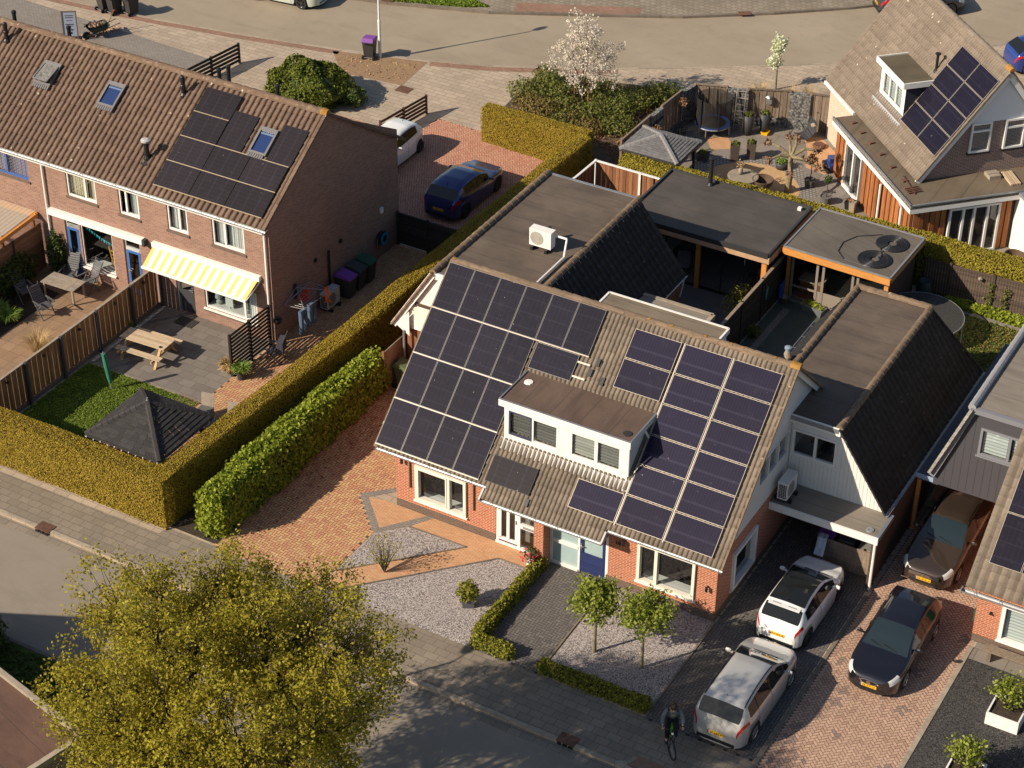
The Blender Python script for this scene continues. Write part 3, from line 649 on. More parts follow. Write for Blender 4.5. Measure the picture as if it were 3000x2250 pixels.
gt = MB(); gutter(gt, (-.45, -.47, 2.53), (3.74, -.47, 2.53)); gutter(gt, (3.72, -.8, 2.22), (8.17, -.8, 2.22)); gutter(gt, (8.17, -.47, 2.53), (12.15, -.47, 2.53))
gt.beam((3.72, -.47, 2.46), (3.72, -.8, 2.2), .06, .2); gt.beam((8.17, -.47, 2.46), (8.17, -.8, 2.2), .06, .2); gt.build('gutter', m_galv, H)
sf = MB(); sf.box(-.4, -.42, 2.42, 3.72, 0, 2.46); sf.box(8.18, -.42, 2.42, 12.0, 0, 2.46); sf.box(3.76, -.73, 2.12, 8.14, .2, 2.16); sf.build('soffit', m_clad, H)
# windows and doors
N = (0, -1, 0); U = (1, 0, 0)
window(H, (.78, 0, 0), U, N, 1.98, 1.46, .58, [1.3], fm=m_cream, fw=.1, dep=.1, sill=.09, room=m_inside, proud=.12, sash=[(.1, 1.25)], roomd=1.4, name='living_room_window')
window(H, (9.08, 0, 0), U, N, 2.02, 1.56, .6, [.66], fm=m_cream, fw=.1, dep=.1, sill=.09, proud=.12, blind=[(.72, 1.92, 1.3), (.1, .62, 1.3)], cm=m_blindwhite, roomd=1.4, name='living_room_window')
window(H, (HW, 1.1, 0), (0, 1, 0), (1, 0, 0), 1.76, 1.5, .48, [], fm=m_white, fw=.12, dep=.08, sill=.06, proud=.12, name='side_window')
window(H, (X, 2.7, 0), (0, 1, 0), (1, 0, 0), 2.3, .95, 3.5, [.75, 1.5], fm=m_white, fw=.07, dep=.08, proud=.05, name='gable_window')
sb = MB(); sb.box(.86, .02, .60, 2.68, .5, .64); sb.box(9.16, .02, .62, 11.02, .5, .66); sb.build('window_board', m_sill, H)
f = MB(); z = 2.14
for a, c in ((3.87, 3.97), (4.68, 4.78), (5.46, 5.56), (5.9, 5.98), (6.93, 7.0), (7.93, 8.03)): f.box(a, .02, 0, c, .12, z)
f.box(3.87, .0, z - .08, 5.56, .12, z + .02); f.box(5.9, .0, z - .08, 8.03, .12, z + .02); f.box(3.87, -.02, 0, 5.56, .1, .09); f.box(5.9, -.02, 0, 6.95, .1, .09)
f.box(4.78, -.0, .92, 5.46, .1, 1.1); f.box(5.98, .0, .9, 6.93, .1, 1.02); f.build('porch_frame', m_white, H)
d = MB(); x0, x1 = 3.97, 4.68
for a, c in ((x0, x0 + .09), (x0 + .29, x0 + .4), (x1 - .1, x1)): d.box(a, .03, .24, c, .09, z - .08)
d.box(x0, .03, .09, x1, .09, .26); d.box(x0, .032, z - .2, x1, .09, z - .08); do = d.build('front_door', m_white, H); do['label'] = 'white front door with two tall glass strips'
e = MB(); e.quad((x0, .075, .2), (x1, .075, .2), (x1, .075, z - .1), (x0, .075, z - .1)); e.build('pane', m_glass, do)
e = MB(); e.lathe([(.03, 0), (.035, .03), (.02, .05)], (x1 - .05, .03, 1.05), 8, 'y'); e.box(x1 - .07, .0, 1.0, x1 - .04, .03, 1.15); e.build('handle', m_zinc, do)
e = MB(); e.box(x0, .02, .1, x1, .05, .15); e.build('kick_strip', mat('plum_strip', (.10, .06, .10), .5), do)
d = MB(); d.box(7.0, .03, .05, 7.93, .09, .85); [d.box(7.06, .022, .12 + .1 * i, 7.87, .03, .19 + .1 * i) for i in range(7)]
d.box(7.0, .03, .85, 7.12, .09, z - .08); d.box(7.81, .03, .85, 7.93, .09, z - .08); d.box(7.0, .03, z - .2, 7.93, .09, z - .08)
do = d.build('front_door', mat('navy_paint', (.025, .035, .11), .4, .1), H); do['label'] = 'navy blue front door with a frosted upper pane'
MB().quad((7.1, .07, .84), (7.83, .07, .84), (7.83, .07, z - .15), (7.1, .07, z - .15)).build('pane', m_frost, do)
e = MB(); e.box(7.03, -.0, 1.0, 7.07, .03, 1.2); e.box(7.03, -.03, 1.1, 7.15, 0, 1.13); e.build('handle', m_zinc, do)
MB().quad((4.76, .075, .1), (5.48, .075, .1), (5.48, .075, z - .05), (4.76, .075, z - .05)).build('side_pane', m_glass, H)
MB().quad((5.96, .075, .1), (6.95, .075, .1), (6.95, .075, z - .05), (5.96, .075, z - .05)).build('frosted_side_pane', m_frost, H)
MB().box(4.9, -.03, .97, 5.32, .0, 1.05).build('letter_slot', m_galv, H)
MB().box(3.7, .5, 0, 5.6, .52, 2.3).add([(3.7, .12, 0), (5.6, .12, 0), (5.6, .5, 0), (3.7, .5, 0)], [(0, 1, 2, 3)]).build('hall_room', m_insidel, H)
for s_, x, zz in (('12', 3.66, 1.92), ('10', 8.36, 1.78)): text(s_, H, (x, -.012, zz), (PI / 2, 0, 0), .2, m_black, .008, 'house_number', local=False, sx=1.1)
for x, zz in ((.32, 2.08), (8.62, 2.0), (11.55, 1.35), (5.72, 2.12)):
    e = MB(); e.tube((x, 0 if x != 5.72 else -.45, zz), (x, -.1 - (.45 if x == 5.72 else 0), zz), .035, .03); e.lathe([(.05, -.12), (.05, .04)], (x, -.13 - (.45 if x == 5.72 else 0), zz), 8); e.build('wall_lamp', m_black, H)
for x in (3.02, .55): MB().box(x, -.05, 1.0, x + .05, -.005, 2.3).build('shutter_rail', m_wooddk, H)
# dormer
D = MB(); yf, zb, zt = .78, 3.6, 5.16
dm = MB(); wall(dm, (3.72, yf, 0), (1, 0, 0), 4.46, zt, [(.16, 3.92, 1.97, 4.86), (2.42, 3.92, 4.22, 4.86)], N, .1, zb)
dm.quad((3.72, yf, zb), (3.72, yf, zt), (3.72, 2.5, zt), val=.4); dm.quad((8.18, yf, zb), (8.18, 2.5, zt), (8.18, yf, zt), val=.4)
dob = dm.build('dormer', m_white, H)
fb = MB(); fb.box(3.58, yf - .14, zt - .12, 8.32, yf - .1, zt + .13); fb.box(3.58, yf - .1, zt - .06, 3.62, 2.45, zt + .13); fb.box(8.28, yf - .1, zt - .06, 8.32, 2.45, zt + .13); fb.box(3.62, yf - .1, zt - .1, 8.28, yf, zt - .07); fb.build('dormer_fascia', m_white, dob)
MB().prism([(3.6, yf - .13), (8.3, yf - .13), (8.3, 2.52), (3.6, 2.52)], zt - .04, zt + .112).build('dormer_roof', flatroof('dormer_felt', (.10, .066, .05), (.145, .10, .075), (.055, .04, .034), 1.05, PI / 2), dob)
e = MB(); e.box(3.585, yf - .145, zt + .13, 8.325, yf - .08, zt + .145); e.box(3.575, yf - .1, zt + .13, 3.63, 2.5, zt + .15); e.box(8.275, yf - .1, zt + .13, 8.33, 2.5, zt + .15); e.build('roof_edge', m_zinc, dob)
dkf = mat('navy_frame', (.05, .055, .10), .4)
window(H, (3.88, yf, 0), U, N, .86, .94, 3.92, fm=dkf, fw=.06, dep=.06, blind=[(.1, .76, .12)], cm=mat('dark_blind', (.12, .115, .10), .8, .2), roomd=.6, name='dormer_window')
window(H, (4.74, yf, 0), U, N, .95, .94, 3.92, fm=m_white, fw=.06, dep=.06, blind=[(.08, .87, .1)], cm=mat('dark_blind2', (.14, .135, .115), .8, .2), roomd=.6, name='dormer_window')
window(H, (6.14, yf, 0), U, N, .92, .94, 3.92, fm=m_white, fw=.06, dep=.06, blind=[(.08, .84, .1)], roomd=.6, name='dormer_window')
window(H, (7.06, yf, 0), U, N, .88, .94, 3.92, fm=m_white, fw=.06, dep=.06, blind=[(.08, .8, .1)], cm=mat('grey_blind', (.20, .20, .17), .8, .15), roomd=.6, name='dormer_window')
e = MB(); e.tube((8.24, yf - .04, 3.9), (8.24, yf - .04, 5.0), .035); e.tube((8.3, 1.7, 5.1), (8.36, 1.9, 4.7), .04); e.build('dormer_pipe', m_white, dob)
fl = MB(); nx = 60
for i in range(nx):
    xa, xb = 3.6 + 4.75 * i / nx, 3.6 + 4.75 * (i + 1) / nx; w = .003 * (i % 2)
    ya, yb = .52 + .025 * math.sin(i * 1.7), .52 + .025 * math.sin((i + 1) * 1.7)
    fl.quad((xa, ya, rz_(ya) + .05 + w), (xb, yb, rz_(yb) + .07 - w), (xb, .8, rz_(.8) + .08 - w), (xa, .8, rz_(.8) + .06 + w))
fl.build('lead_flashing', mat('lead', (.40, .40, .39), .6, .12), dob)
for p, q in (((3.95, 1.95), 0), ((8.0, 1.05), 1)):
    MB().lathe([(.16, 0), (.15, .03), (.05, .035)], (p[0], p[1], zt + .11), 8).build('roof_drain', m_white if q == 0 else m_dark, dob)
# rear dormer and extension
rd = MB(); rd.box(4.6, 5.1, 5.2, 8.88, 6.32, 6.42); ro = rd.build('rear_dormer', m_white, H)
flat('rear_dormer_roof', [(4.55, 5.1), (8.93, 5.1), (8.93, 6.36), (4.55, 6.36)], 6.5, m_bit4, ro, [1, 2, 3], m_white, .1, .07, .03)
ex = MB(); ex.box(2.0, YB, 0, 5.85, 12.1, 2.65); eo = ex.build('rear_extension', m_clad, H)
flat('extension_roof', [(2.0, YB), (5.9, YB), (5.9, 12.15), (2.0, 12.15)], 2.8, m_bit3, eo, [1, 2], m_kerb, .14, .16, .03)
# panels
o = (0, Y0, ZE); c0 = -.5; w = .99; r_ = [(0.01 + 1.65 * i, 1.65 * (i + 1)) for i in range(4)]
L = [(c0 + w * i, r_[3][0], c0 + w * (i + 1), r_[3][1]) for i in range(6)] + [(c0 + w * i, r_[j][0], c0 + w * (i + 1), r_[j][1]) for j in range(3) for i in range(4)] + [(3.58, 4.0, 5.15, 4.92)]
panels(H, o, (1, 0, 0), (0, 1, K), L, m_pv1, frame=mat('grey_frame', (.16, .15, .145), .4, metal=.3), fw=.014)
panels(H, o, (1, 0, 0), (0, 1, K), [(3.66, .05, 5.3, .98)], m_pv3)
bb = [.13, 1.14, 2.17, 3.2, 4.25, 5.28, 6.32]
Rr = [(6.67, bb[0] + .02, 8.32, bb[1])] + [(a, bb[j] + .02, c, bb[j + 1]) for a, c in ((8.38, 10.02), (10.08, 11.74)) for j in range(6)] + [(6.6, bb[j] + .02, 8.26, bb[j + 1]) for j in (4, 5)]
panels(H, o, (1, 0, 0), (0, 1, K), Rr, m_pv2, frame=m_alu, fw=.013)
rl = MB(); nn = unit((0, -K, 1)); pr = lambda x, b_, h=.10: V3(o) + V3((x, 0, 0)) + SL * b_ + nn * h
for b_, xa, xb in ((0.0, -.5, 3.46), (1.65, -.5, 3.46), (3.3, -.5, 3.46), (4.95, -.5, 5.46)): rl.beam(pr(xa, b_, .125), pr(xb, b_, .125), .028, .03, up=nn)
for x in (8.35, 10.05): rl.beam(pr(x, .1, .10), pr(x, 6.34, .10), .03, .03, up=nn)
for b_ in (4.2, 4.7): rl.beam(pr(5.1, b_, .11), pr(5.6, b_, .11), .06, .03, up=nn)
rl.build('panel_rail', m_alu, H)
for x, b_ in ((5.62, 4.35), (6.12, 4.2), (5.25, -.3), (5.75, 4.75)):
    e = MB(); p = pr(x, b_, .03); e.para(p, (.13, 0, 0), SL * .26, nn * .09); e.build('vent_tile', m_black, H)
# ---------------------------------------------------------------- wings
def hipcut(W, L, back): return lambda a, b: a <= W - back * b / L
PB = [(0, .0), (.1, .02), (.2, .026), (.35, .02), (.45, 0)]
Wl = thing('garage_wing', 'left rear wing with brown flat roof, dark tiled sides and a heat pump on top', 'house wing', (-.5, 10, 0))
za, zl = 4.95, 2.25; yf, yb = 6.6, 14.95
flat('flat_roof', [(-2.5, yf), (1.38, yf), (1.38, yb), (-2.5, yb)], za, m_bit1, Wl, [0, 2], m_zinc, .2, .12, .02)
s = MB(); s.quad((-2.5, yf, za - .1), (-4.0, yf, zl), (.0, yf, zl), (1.3, yf, za - .1)); s.build('gable_cladding', m_clad, Wl)
s = MB(); s.box(-3.75, yf + .1, 0, 3.3, yb - .1, zl); s.quad((-2.4, yb - .05, za - .1), (1.3, yb - .05, za - .1), (3.3, yb - .05, zl), (-3.7, yb - .05, zl)); s.build('wall', m_woodb, Wl)
LL = math.hypot(1.75, za - zl); tiled('tiled_side', m_dkroof, Wl, (-4.25, yf - .1, zl), (0, 1, 0), (1.75, 0, za - zl), yb - yf + .1, LL, .3, .33, PB)
LL = math.hypot(2.12, za - zl); tiled('tiled_side', m_dkroof, Wl, (3.5, yf + 1, zl), (0, 1, 0), (-2.12, 0, za - zl), yb - yf - 1, LL, .3, .33, PB)
s = MB(); ridge(s, (-2.5, yf - .1, za + .02), (-2.5, yb, za + .02), .13, .42); ridge(s, (1.4, yf, za + .02), (1.4, yb, za + .02), .13, .42); s.build('ridge_tiles', m_ridge, Wl)
s = MB()
for i in range(20): s.beam((-2.52 + .0, yf + .35 + .42 * i, za + .14), (-2.35, yf + .35 + .42 * i, za + .03), .015, .01); s.beam((1.42, yf + .35 + .42 * i, za + .14), (1.62, yf + .35 + .42 * i, za - .08), .015, .01)
s.build('ridge_clips', m_galv, Wl)
s = MB(); s.beam((-2.5, yf - .12, za - .05), (-4.2, yf - .12, zl + .02), .04, .24, up=(1, 0, 1)); s.quad((-4.1, yf - .15, zl + .1), (-3.5, yf - .15, zl - .25), (-3.5, yf - .15, zl + .8)); s.box(-2.5, yf - .1, za - .22, 1.3, yf - .04, za + .03); s.build('barge_board', m_white, Wl)
s = MB()
for i in range(8):
    a, c = i / 8, (i + 1.05) / 8; s.beam((-4.25 + 1.75 * a, yf - .14, zl + (za - zl) * a + .07), (-4.25 + 1.75 * c, yf - .14, zl + (za - zl) * c + .05), .2, .06, up=(-1, 0, .65))
s.build('verge_tiles', m_ridge, Wl)
s = MB(); gutter(s, (3.52, 12.85, 2.28), (3.52, 14.9, 2.28), .06, (1, 0, 0)); s.tube((3.56, 14.6, 2.2), (3.4, 14.7, 1.4), .035); s.build('gutter', m_white, Wl)
MB().tube((-3.72, 6.42, 0), (-3.72, 6.42, 2.2), .045).build('downpipe', m_zinc, Wl)
vent(Wl, (-.05, 10.6, za), .55, .07, m_black, 0)
s = MB(); [s.box(-3.55 + .12 * i, yf - .05, 3.12 - .19 * i, 0, yf - .012, 3.25 - .19 * i) for i in range(5)]; s.build('white_slats', m_cream, Wl); MB().box(-3.3, yf - .06, 3.33, 0, yf - .012, 3.45).build('dark_beam', m_wooddk, Wl); MB().box(-2.75, yf - .02, 0, 0, yf + .1, 2.25).build('brick_pier', m_redbrick, Wl)
Wr = thing('carport_wing', 'right rear wing with white boarded front, dark tiled side and a carport below', 'house wing', (13.5, 8, 0))
yf, yb = 5.2, 13.3; za, zl = 4.92, 2.25
flat('flat_roof', [(10.8, yf - .12), (13.48, yf - .12), (13.48, yb), (10.8, yb)], za, m_bit1, Wr, [0], m_zinc, .2, .12, .02)
s = MB(); wall(s, (11.86, yf, 0), (1, 0, 0), 1.66, za - .2, [(.06, 3.36, 1.6, 4.36)], N, .1, 2.2); s.quad((13.52, yf, 2.2), (15.2, yf, 2.2), (13.52, yf, za - .2), val=.5); so = s.build('white_front', m_clad, Wr)
b = MB(); [b.box(11.95 + .14 * i, yf - .006, 2.2, 11.957 + .14 * i, yf, min(za - .3, 3.3 if 11.9 < 11.95 + .14 * i < 13.5 else 2.2 + (15.2 - 11.95 - .14 * i) * 1.5)) for i in range(23)]; b.build('board_joints', mat('joint_grey', (.42, .41, .4), .7), so)
window(Wr, (11.92, yf, 0), U, N, 1.54, 1.0, 3.36, [.8], fm=m_white, fw=.08, dep=.06, sill=.05, roomd=1.2, name='rear_window', proud=.04)
MB().box(11.84, yf - .16, za - .24, 13.55, yf - .12, za + .05).build('fascia', m_white, Wr)
LL = math.hypot(1.85, za - zl); W_ = 14.4 - yf + .1; tiled('tiled_side', m_dkroof, Wr, (15.33, yf - .1, zl), (0, 1, 0), (-1.85, 0, za - zl), W_, LL, .3, .33, PB, cut=hipcut(W_, LL, 1.1))
LL2 = math.hypot(1.75, za - zl); tiled('tiled_side', m_dkroof, Wr, (9.05, yf + 1, zl), (0, 1, 0), (1.75, 0, za - zl), W_ - 1, LL2, .3, .33, PB, cut=hipcut(W_ - 1, LL2, 1.1))
LL3 = math.hypot(1.1, za - zl); tiled('tiled_side', m_dkroof, Wr, (9.05, 14.4, zl), (1, 0, 0), (0, -1.1, za - zl), 6.28, LL3, .3, .33, PB, cut=lambda a, b: 1.75 * b / LL3 <= a <= 6.28 - 1.85 * b / LL3)
s = MB(); ridge(s, (13.48, yf - .12, za + .02), (13.48, yb, za + .02), .12, .4); ridge(s, (10.8, yf + .6, za + .02), (10.8, yb, za + .02), .12, .4); ridge(s, (10.8, yb, za + .03), (13.48, yb, za + .03), .13, .4); s.build('ridge_tiles', m_ridge, Wr)
s = MB()
for i in range(10):
    a, c = i / 10, (i + 1.04) / 10; s.beam((13.5 + 1.83 * a, yf - .13, za - (za - zl) * a + .05), (13.5 + 1.83 * c, yf - .13, za - (za - zl) * c + .03), .12, .06, up=(1, 0, .7))
    s.beam((13.48 + 1.85 * a, yb + 1.1 * a, za - (za - zl) * a + .05), (13.48 + 1.85 * c, yb + 1.1 * c, za - (za - zl) * c + .03), .12, .06)
s.build('verge_tiles', m_dkroof, Wr)
s = MB(); gutter(s, (15.4, yf - .2, 2.28), (15.4, 14.5, 2.28), .07, (1, 0, 0)); gutter(s, (9.0, 8, 2.3), (9.0, 14.4, 2.3), .06, (-1, 0, 0)); s.build('gutter', m_galv, Wr)
s = MB(); s.box(15.36, 3.95, 0, 15.44, 14.3, 2.12); s.box(9.1, 9.3, 0, 9.2, 14.2, 2.2); s.box(9.2, 14.1, 0, 15.3, 14.2, 2.2); s.box(11.9, 8.4, 0, 15.3, 8.5, 2.1); s.build('boarded_wall', m_wooddk, Wr)
flat('carport_roof', [(11.86, 3.87), (15.55, 3.87), (15.55, yf), (11.86, yf)], 2.2, m_bit3, Wr, [1], m_zinc, .1, .12, .03)
MB().prism([(11.9, 5.2), (15.4, 5.2), (15.4, 9), (11.9, 9)], 2.08, 2.16).build('carport_ceiling', m_clad, Wr)
MB().box(11.86, 3.80, 1.97, 15.6, 3.86, 2.24).build('carport_fascia', m_white, Wr)
MB().tube((15.49, 3.95, 0), (15.49, 3.95, 2.0), .05).build('post', m_white, Wr)
MB().lathe([(.14, 0), (.13, .03), (.05, .035), (.05, .02)], (15.2, 4.15, 2.2), 10).build('roof_drain', m_galv, Wr)
s = MB(); c = (10.42, 8.0, 4.45); s.lathe([(.11, 0), (.1, .45)], c, 10); co = s.build('flue', m_black, Wr)
MB().lathe([(.14, .45), (.16, .5), (.16, .56), (.11, .68), (.09, .74)], c, 12).build('flue_pot', m_kerb, co); MB().lathe([(.08, .74), (.07, .8), (.12, .84), (.12, .9), (.05, .93)], c, 12).build('flue_cap', mat('blue_grey_cap', (.22, .27, .32), .5), co)
# ---------------------------------------------------------------- the terraced row on the left
T = thing('terraced_house', 'long brick terrace with brown tiled roof, black solar panels and a yellow striped awning', 'house', (-16, 10, 0))
YF, YBk, XG, ZEv, YRd, ZRd = 6.0, 14.75, -9.22, 5.12, 9.95, 7.95
XL = -34; KR = (ZRd - ZEv) / (YRd - 5.68); zr2 = lambda y: ZEv + KR * (y - 5.68)
mb = MB(); x0 = XL
W1 = [(-18.74, 3.66, 1.44, 1.3, [.9], 'cream'), (-16.2, 3.6, .96, 1.26, [.34], 'white'), (-13.9, 3.6, .95, 1.24, [.56], 'net'), (-11.82, 3.57, 1.47, 1.24, [.58], 'net'), (-22.6, 3.72, 1.95, 1.26, [.85], 'violet'), (-27, 3.7, 1.5, 1.26, [.8], 'white')]
DR = [(-19.1, .0, -18.42, 2.5), (-18.32, .62, -16.76, 2.5), (-16.2, .0, -15.4, 2.5), (-13.78, .02, -12.93, 2.1), (-12.43, .6, -9.98, 1.98)]
ops = [(a - x0, z, a - x0 + w, z + h) for a, z, w, h, *_ in W1] + [(a - x0, z0, c - x0, z1_) for a, z0, c, z1_ in DR]
wall(mb, (x0, YF, 0), (1, 0, 0), XG - x0, 5.1, ops, N, .13)
wall(mb, (XG, YF, 0), (0, 1, 0), YBk - YF, 5.1, (), (1, 0, 0)); wall(mb, (x0, YBk, 0), (1, 0, 0), XG - x0, 5.0, (), (0, 1, 0))
mb.quad((XG, YF, 5.1), (XG, YBk, 5.1), (XG, YRd, ZRd - .08), val=.5); mb.build('wall', m_rowbrick, T)
PR = [(0, .05), (.1, .075), (.42, .07), (.5, .03), (.54, 0), (.7, 0), (.92, .0)]
L_ = math.hypot(YRd - 5.68, ZRd - ZEv)
tiled('roof', m_wrap, T, (XL, 5.68, ZEv), (1, 0, 0), (0, 1, KR), XG + .1 - XL, L_, .25, .36, PR, .03)
tiled('rear_roof', m_wrap, T, (XL, 2 * YRd - 4.7, ZEv - .68), (1, 0, 0), (0, -1, KR), XG + .1 - XL, L_ + 1.18, .25, .36, PR, .03)
s = MB(); ridge(s, (XL, YRd, ZRd + .0), (XG + .1, YRd, ZRd + .0), .16, .42); s.build('ridge_tiles', tilemat('mossy_ridge', (.13, .08, .055), (.18, .115, .075), (.30, .25, .17), 1.), T)
s = MB(); ridge(s, (XG - .12, YRd, ZRd + .01), (XG + .13, YRd, ZRd + .01), .165, .4); s.build('orange_lichen_tile', m_orange, T)
s = MB()
for k, (ya, za_, yb_, zb_) in enumerate(((5.64, ZEv, YRd, ZRd), (2 * YRd - 4.7, ZEv - .68, YRd, ZRd))):
    for i in range(14):
        a, c = i / 14, (i + 1.04) / 14; s.beam((XG + .06, ya + (yb_ - ya) * a, za_ + (zb_ - za_) * a + .03), (XG + .06, ya + (yb_ - ya) * c, za_ + (zb_ - za_) * c + .01), .14, .1, up=(0, -KR if k == 0 else KR, 1))
s.build('verge_tiles', m_wrap, T)
s = MB(); gutter(s, (XL, 5.6, ZEv - .02), (XG + .12, 5.6, ZEv - .02), .075); s.build('gutter', m_galv, T)
s = MB()
for x in (-9.36, -19.83): s.path([(x, 5.62, 5.05), (x, 5.92, 4.85), (x, 5.92, 0)], .045, 8)
s.build('downpipe', m_white, T)
s = MB(); s.box(XL, 5.62, ZEv - .18, XG, YF, ZEv - .14); s.build('soffit', m_white, T)
cmat = {'cream': m_curtcream, 'white': m_curtain, 'net': m_curtain, 'violet': m_curtviolet}
blf = mat('blue_frame', (.06, .12, .32), .45, .05)
for a, z, w, h, ml, ck in W1:
    cur = [(.08, ml[0] - .05), (ml[0] + .06, w - .08)] if ck in ('net', 'cream', 'violet') else [(ml[0] + .1, w - .1)]
    window(T, (a, YF, 0), U, N, w, h, z, ml, fm=blf if ck == 'violet' else m_white, fw=.075, dep=.1, sill=None, cur=cur, cm=cmat[ck], sash=[(ml[0], w)], roomd=.8)
    MB().box(a - .06, YF - .05, z - .1, a + w + .06, YF + .1, z - .005).build('brick_sill', m_plinth, T)
# ground floor: neighbour's blue doors and big window, then the grey door and window below the awning
window(T, (-18.32, YF, 0), U, N, 1.56, 1.88, .62, [], fm=m_white, fw=.05, dep=.1, sill=.1, roomd=2.2, name='shop_size_window', glass=m_glass)
def door(par, x0_, x1_, z1_, fm, dm, top=None, glass=m_glass, panel=.0, label=None):
    f_ = MB(); y = YF + .07
    f_.box(x0_, y, 0, x0_ + .07, y + .06, z1_); f_.box(x1_ - .07, y, 0, x1_, y + .06, z1_); f_.box(x0_, y, z1_ - .07, x1_, y + .06, z1_)
    if top: f_.box(x0_ + .07, y, top - .1, x1_ - .07, y + .06, top + .05)
    f_.build('door_frame', fm, par); a, c, t = x0_ + .07, x1_ - .07, (top - .1 if top else z1_ - .07)
    d_ = MB(); d_.box(a, y - .02, .05, a + .1, y + .03, t); d_.box(c - .1, y - .02, .05, c, y + .03, t); d_.box(a + .1, y - .02, t - .1, c - .1, y + .03, t); d_.box(a + .1, y - .02, .05, c - .1, y + .03, .25 + panel)
    o_ = d_.build('back_door', dm, par)
    if label: o_['label'] = label
    MB().quad((a, y, .2), (c, y, .2), (c, y, z1_ - .05), (a, y, z1_ - .05)).build('pane', glass, o_)
    e_ = MB(); e_.box(a + .03, y - .05, 1.0, a + .06, y - .02, 1.12) if x0_ > -17 and x0_ < -15 else e_.box(c - .06, y - .05, 1.0, c - .03, y - .02, 1.12); e_.beam((c - .05, y - .06, 1.1), (c - .2, y - .06, 1.1), .025, .025) if not (-17 < x0_ < -15) else e_.beam((a + .05, y - .06, 1.1), (a + .2, y - .06, 1.1), .025, .025)
    e_.build('handle', m_galv, o_)
    MB().box(a, YF + .8, 0, c, YF + .82, z1_).build('hall_room', m_inside, par)
blue = mat('blue_door_paint', (.05, .13, .36), .4, .05); dgrey = mat('dark_grey_door', (.055, .055, .062), .45, .05)
door(T, -19.1, -18.42, 2.5, m_white, blue, 2.25, label='blue glazed patio door at the left of the big window')
door(T, -16.2, -15.4, 2.5, m_white, blue, 2.1, panel=.05, label='bright blue back door with one tall pane')
door(T, -13.78, -12.93, 2.1, m_white, dgrey, None, panel=.75, label='dark grey back door under the awning')
window(T, (-12.43, YF, 0), U, N, 2.45, 1.38, .6, [1.85], fm=m_white, fw=.07, dep=.1, sill=.08, cur=[(1.95, 2.3)], roomd=1.8, room=m_inside, name='kitchen_window')
MB().box(-12.5, YF - .06, .46, -9.9, YF + .08, .54).build('brick_sill', m_plinth, T); MB().box(-12.4, YF + .14, .6, -10, YF + .6, .66).build('window_board', m_sill, T)
# lamps on the window board
s = MB()
for x in (-12.05, -10.75): s.lathe([(.03, .66), (.12, .7), (.13, .8), (.04, .86), (.04, .92), (.16, .95), (.12, 1.2)], (x, YF + .38, 0), 10)
s.build('table_lamp', mat('glazed_lamp', (.35, .40, .36), .3, .2), T); s = MB(); s.box(-11.7, YF + .3, .72, -11.35, YF + .33, 1.1); s.box(-11.55, YF + .28, .66, -11.5, YF + .36, .74); s.build('white_frame', m_blindwhite, T)
# bunting and toys seen through the big window
s = MB()
for i in range(13):
    x = -18.2 + i * .115; zz = 2.32 - .42 * math.sin(PI * .5 * i / 12); s.quad((x, YF + .2, zz), (x + .1, YF + .2, zz - .02), (x + .05, YF + .2, zz - .16))
s.build('bunting', mat('turquoise', (.05, .42, .50), .7, .5), T)
s = MB(); s.beam((-17.2, YF + .5, .5), (-17.4, YF + .5, 1.5), .06, .06); s.beam((-16.9, YF + .5, .5), (-16.9, YF + .5, 1.4), .06, .06); [s.beam((-17.35, YF + .5, .7 + .16 * i), (-16.9, YF + .5, .66 + .16 * i), .05, .07) for i in range(5)]; s.build('wooden_chair', mat('honey_wood', (.45, .22, .05), .6, .2), T)
MB().box(-18.2, YF + .16, .62, -16.8, YF + .6, .68).build('window_board', m_sill, T)
# cassette box and striped awning
s = MB(); s.box(-19.72, YF - .2, 2.62, -15.1, YF, 2.86); s.build('blind_cassette', m_white, T); MB().box(-15.1, YF - .22, 2.58, -14.98, YF, 2.84).build('cassette_end', m_dark, T)
aw = MB(); cs = MB(); n = 27; xa, xb = -14.62, -9.74; za_, zb_ = 2.72, 2.12; ya, yb_ = YF - .1, YF - .78
xa2, xb2 = -14.7, -9.9
yel = mat('awning_yellow', (.62, .47, .17), .8, .06); wht = mat('awning_white', (.80, .77, .70), .8, .04)
st = [MB(), MB()]
for i in range(n):
    u0, u1 = i / n, (i + 1) / n; k = i % 2
    q = [(xa + (xb - xa) * u0, ya, za_), (xa + (xb - xa) * u1, ya, za_), (xa2 + (xb2 - xa2) * u1, yb_, zb_), (xa2 + (xb2 - xa2) * u0, yb_, zb_)]
    st[k].quad(*q); st[k].quad(q[3], q[2], (q[2][0], yb_, zb_ - .02), (q[3][0], yb_, zb_ - .02))
aw = MB(); aw.box(xa - .05, YF - .16, 2.66, xb + .06, YF, 2.86); ao = aw.build('awning', wht, T); ao['label'] = 'yellow and white striped awning over the kitchen window'
st[0].build('yellow_stripes', yel, ao); st[1].build('white_stripes', wht, ao)
s = MB(); s.box(xa2 - .03, yb_ - .04, zb_ - .08, xb2 + .03, yb_ + .03, zb_ + .015); s.beam((xb + .02, YF - .05, 2.6), (xb2 + .02, yb_, zb_ - .03), .03, .03); s.build('front_bar', m_white, ao)
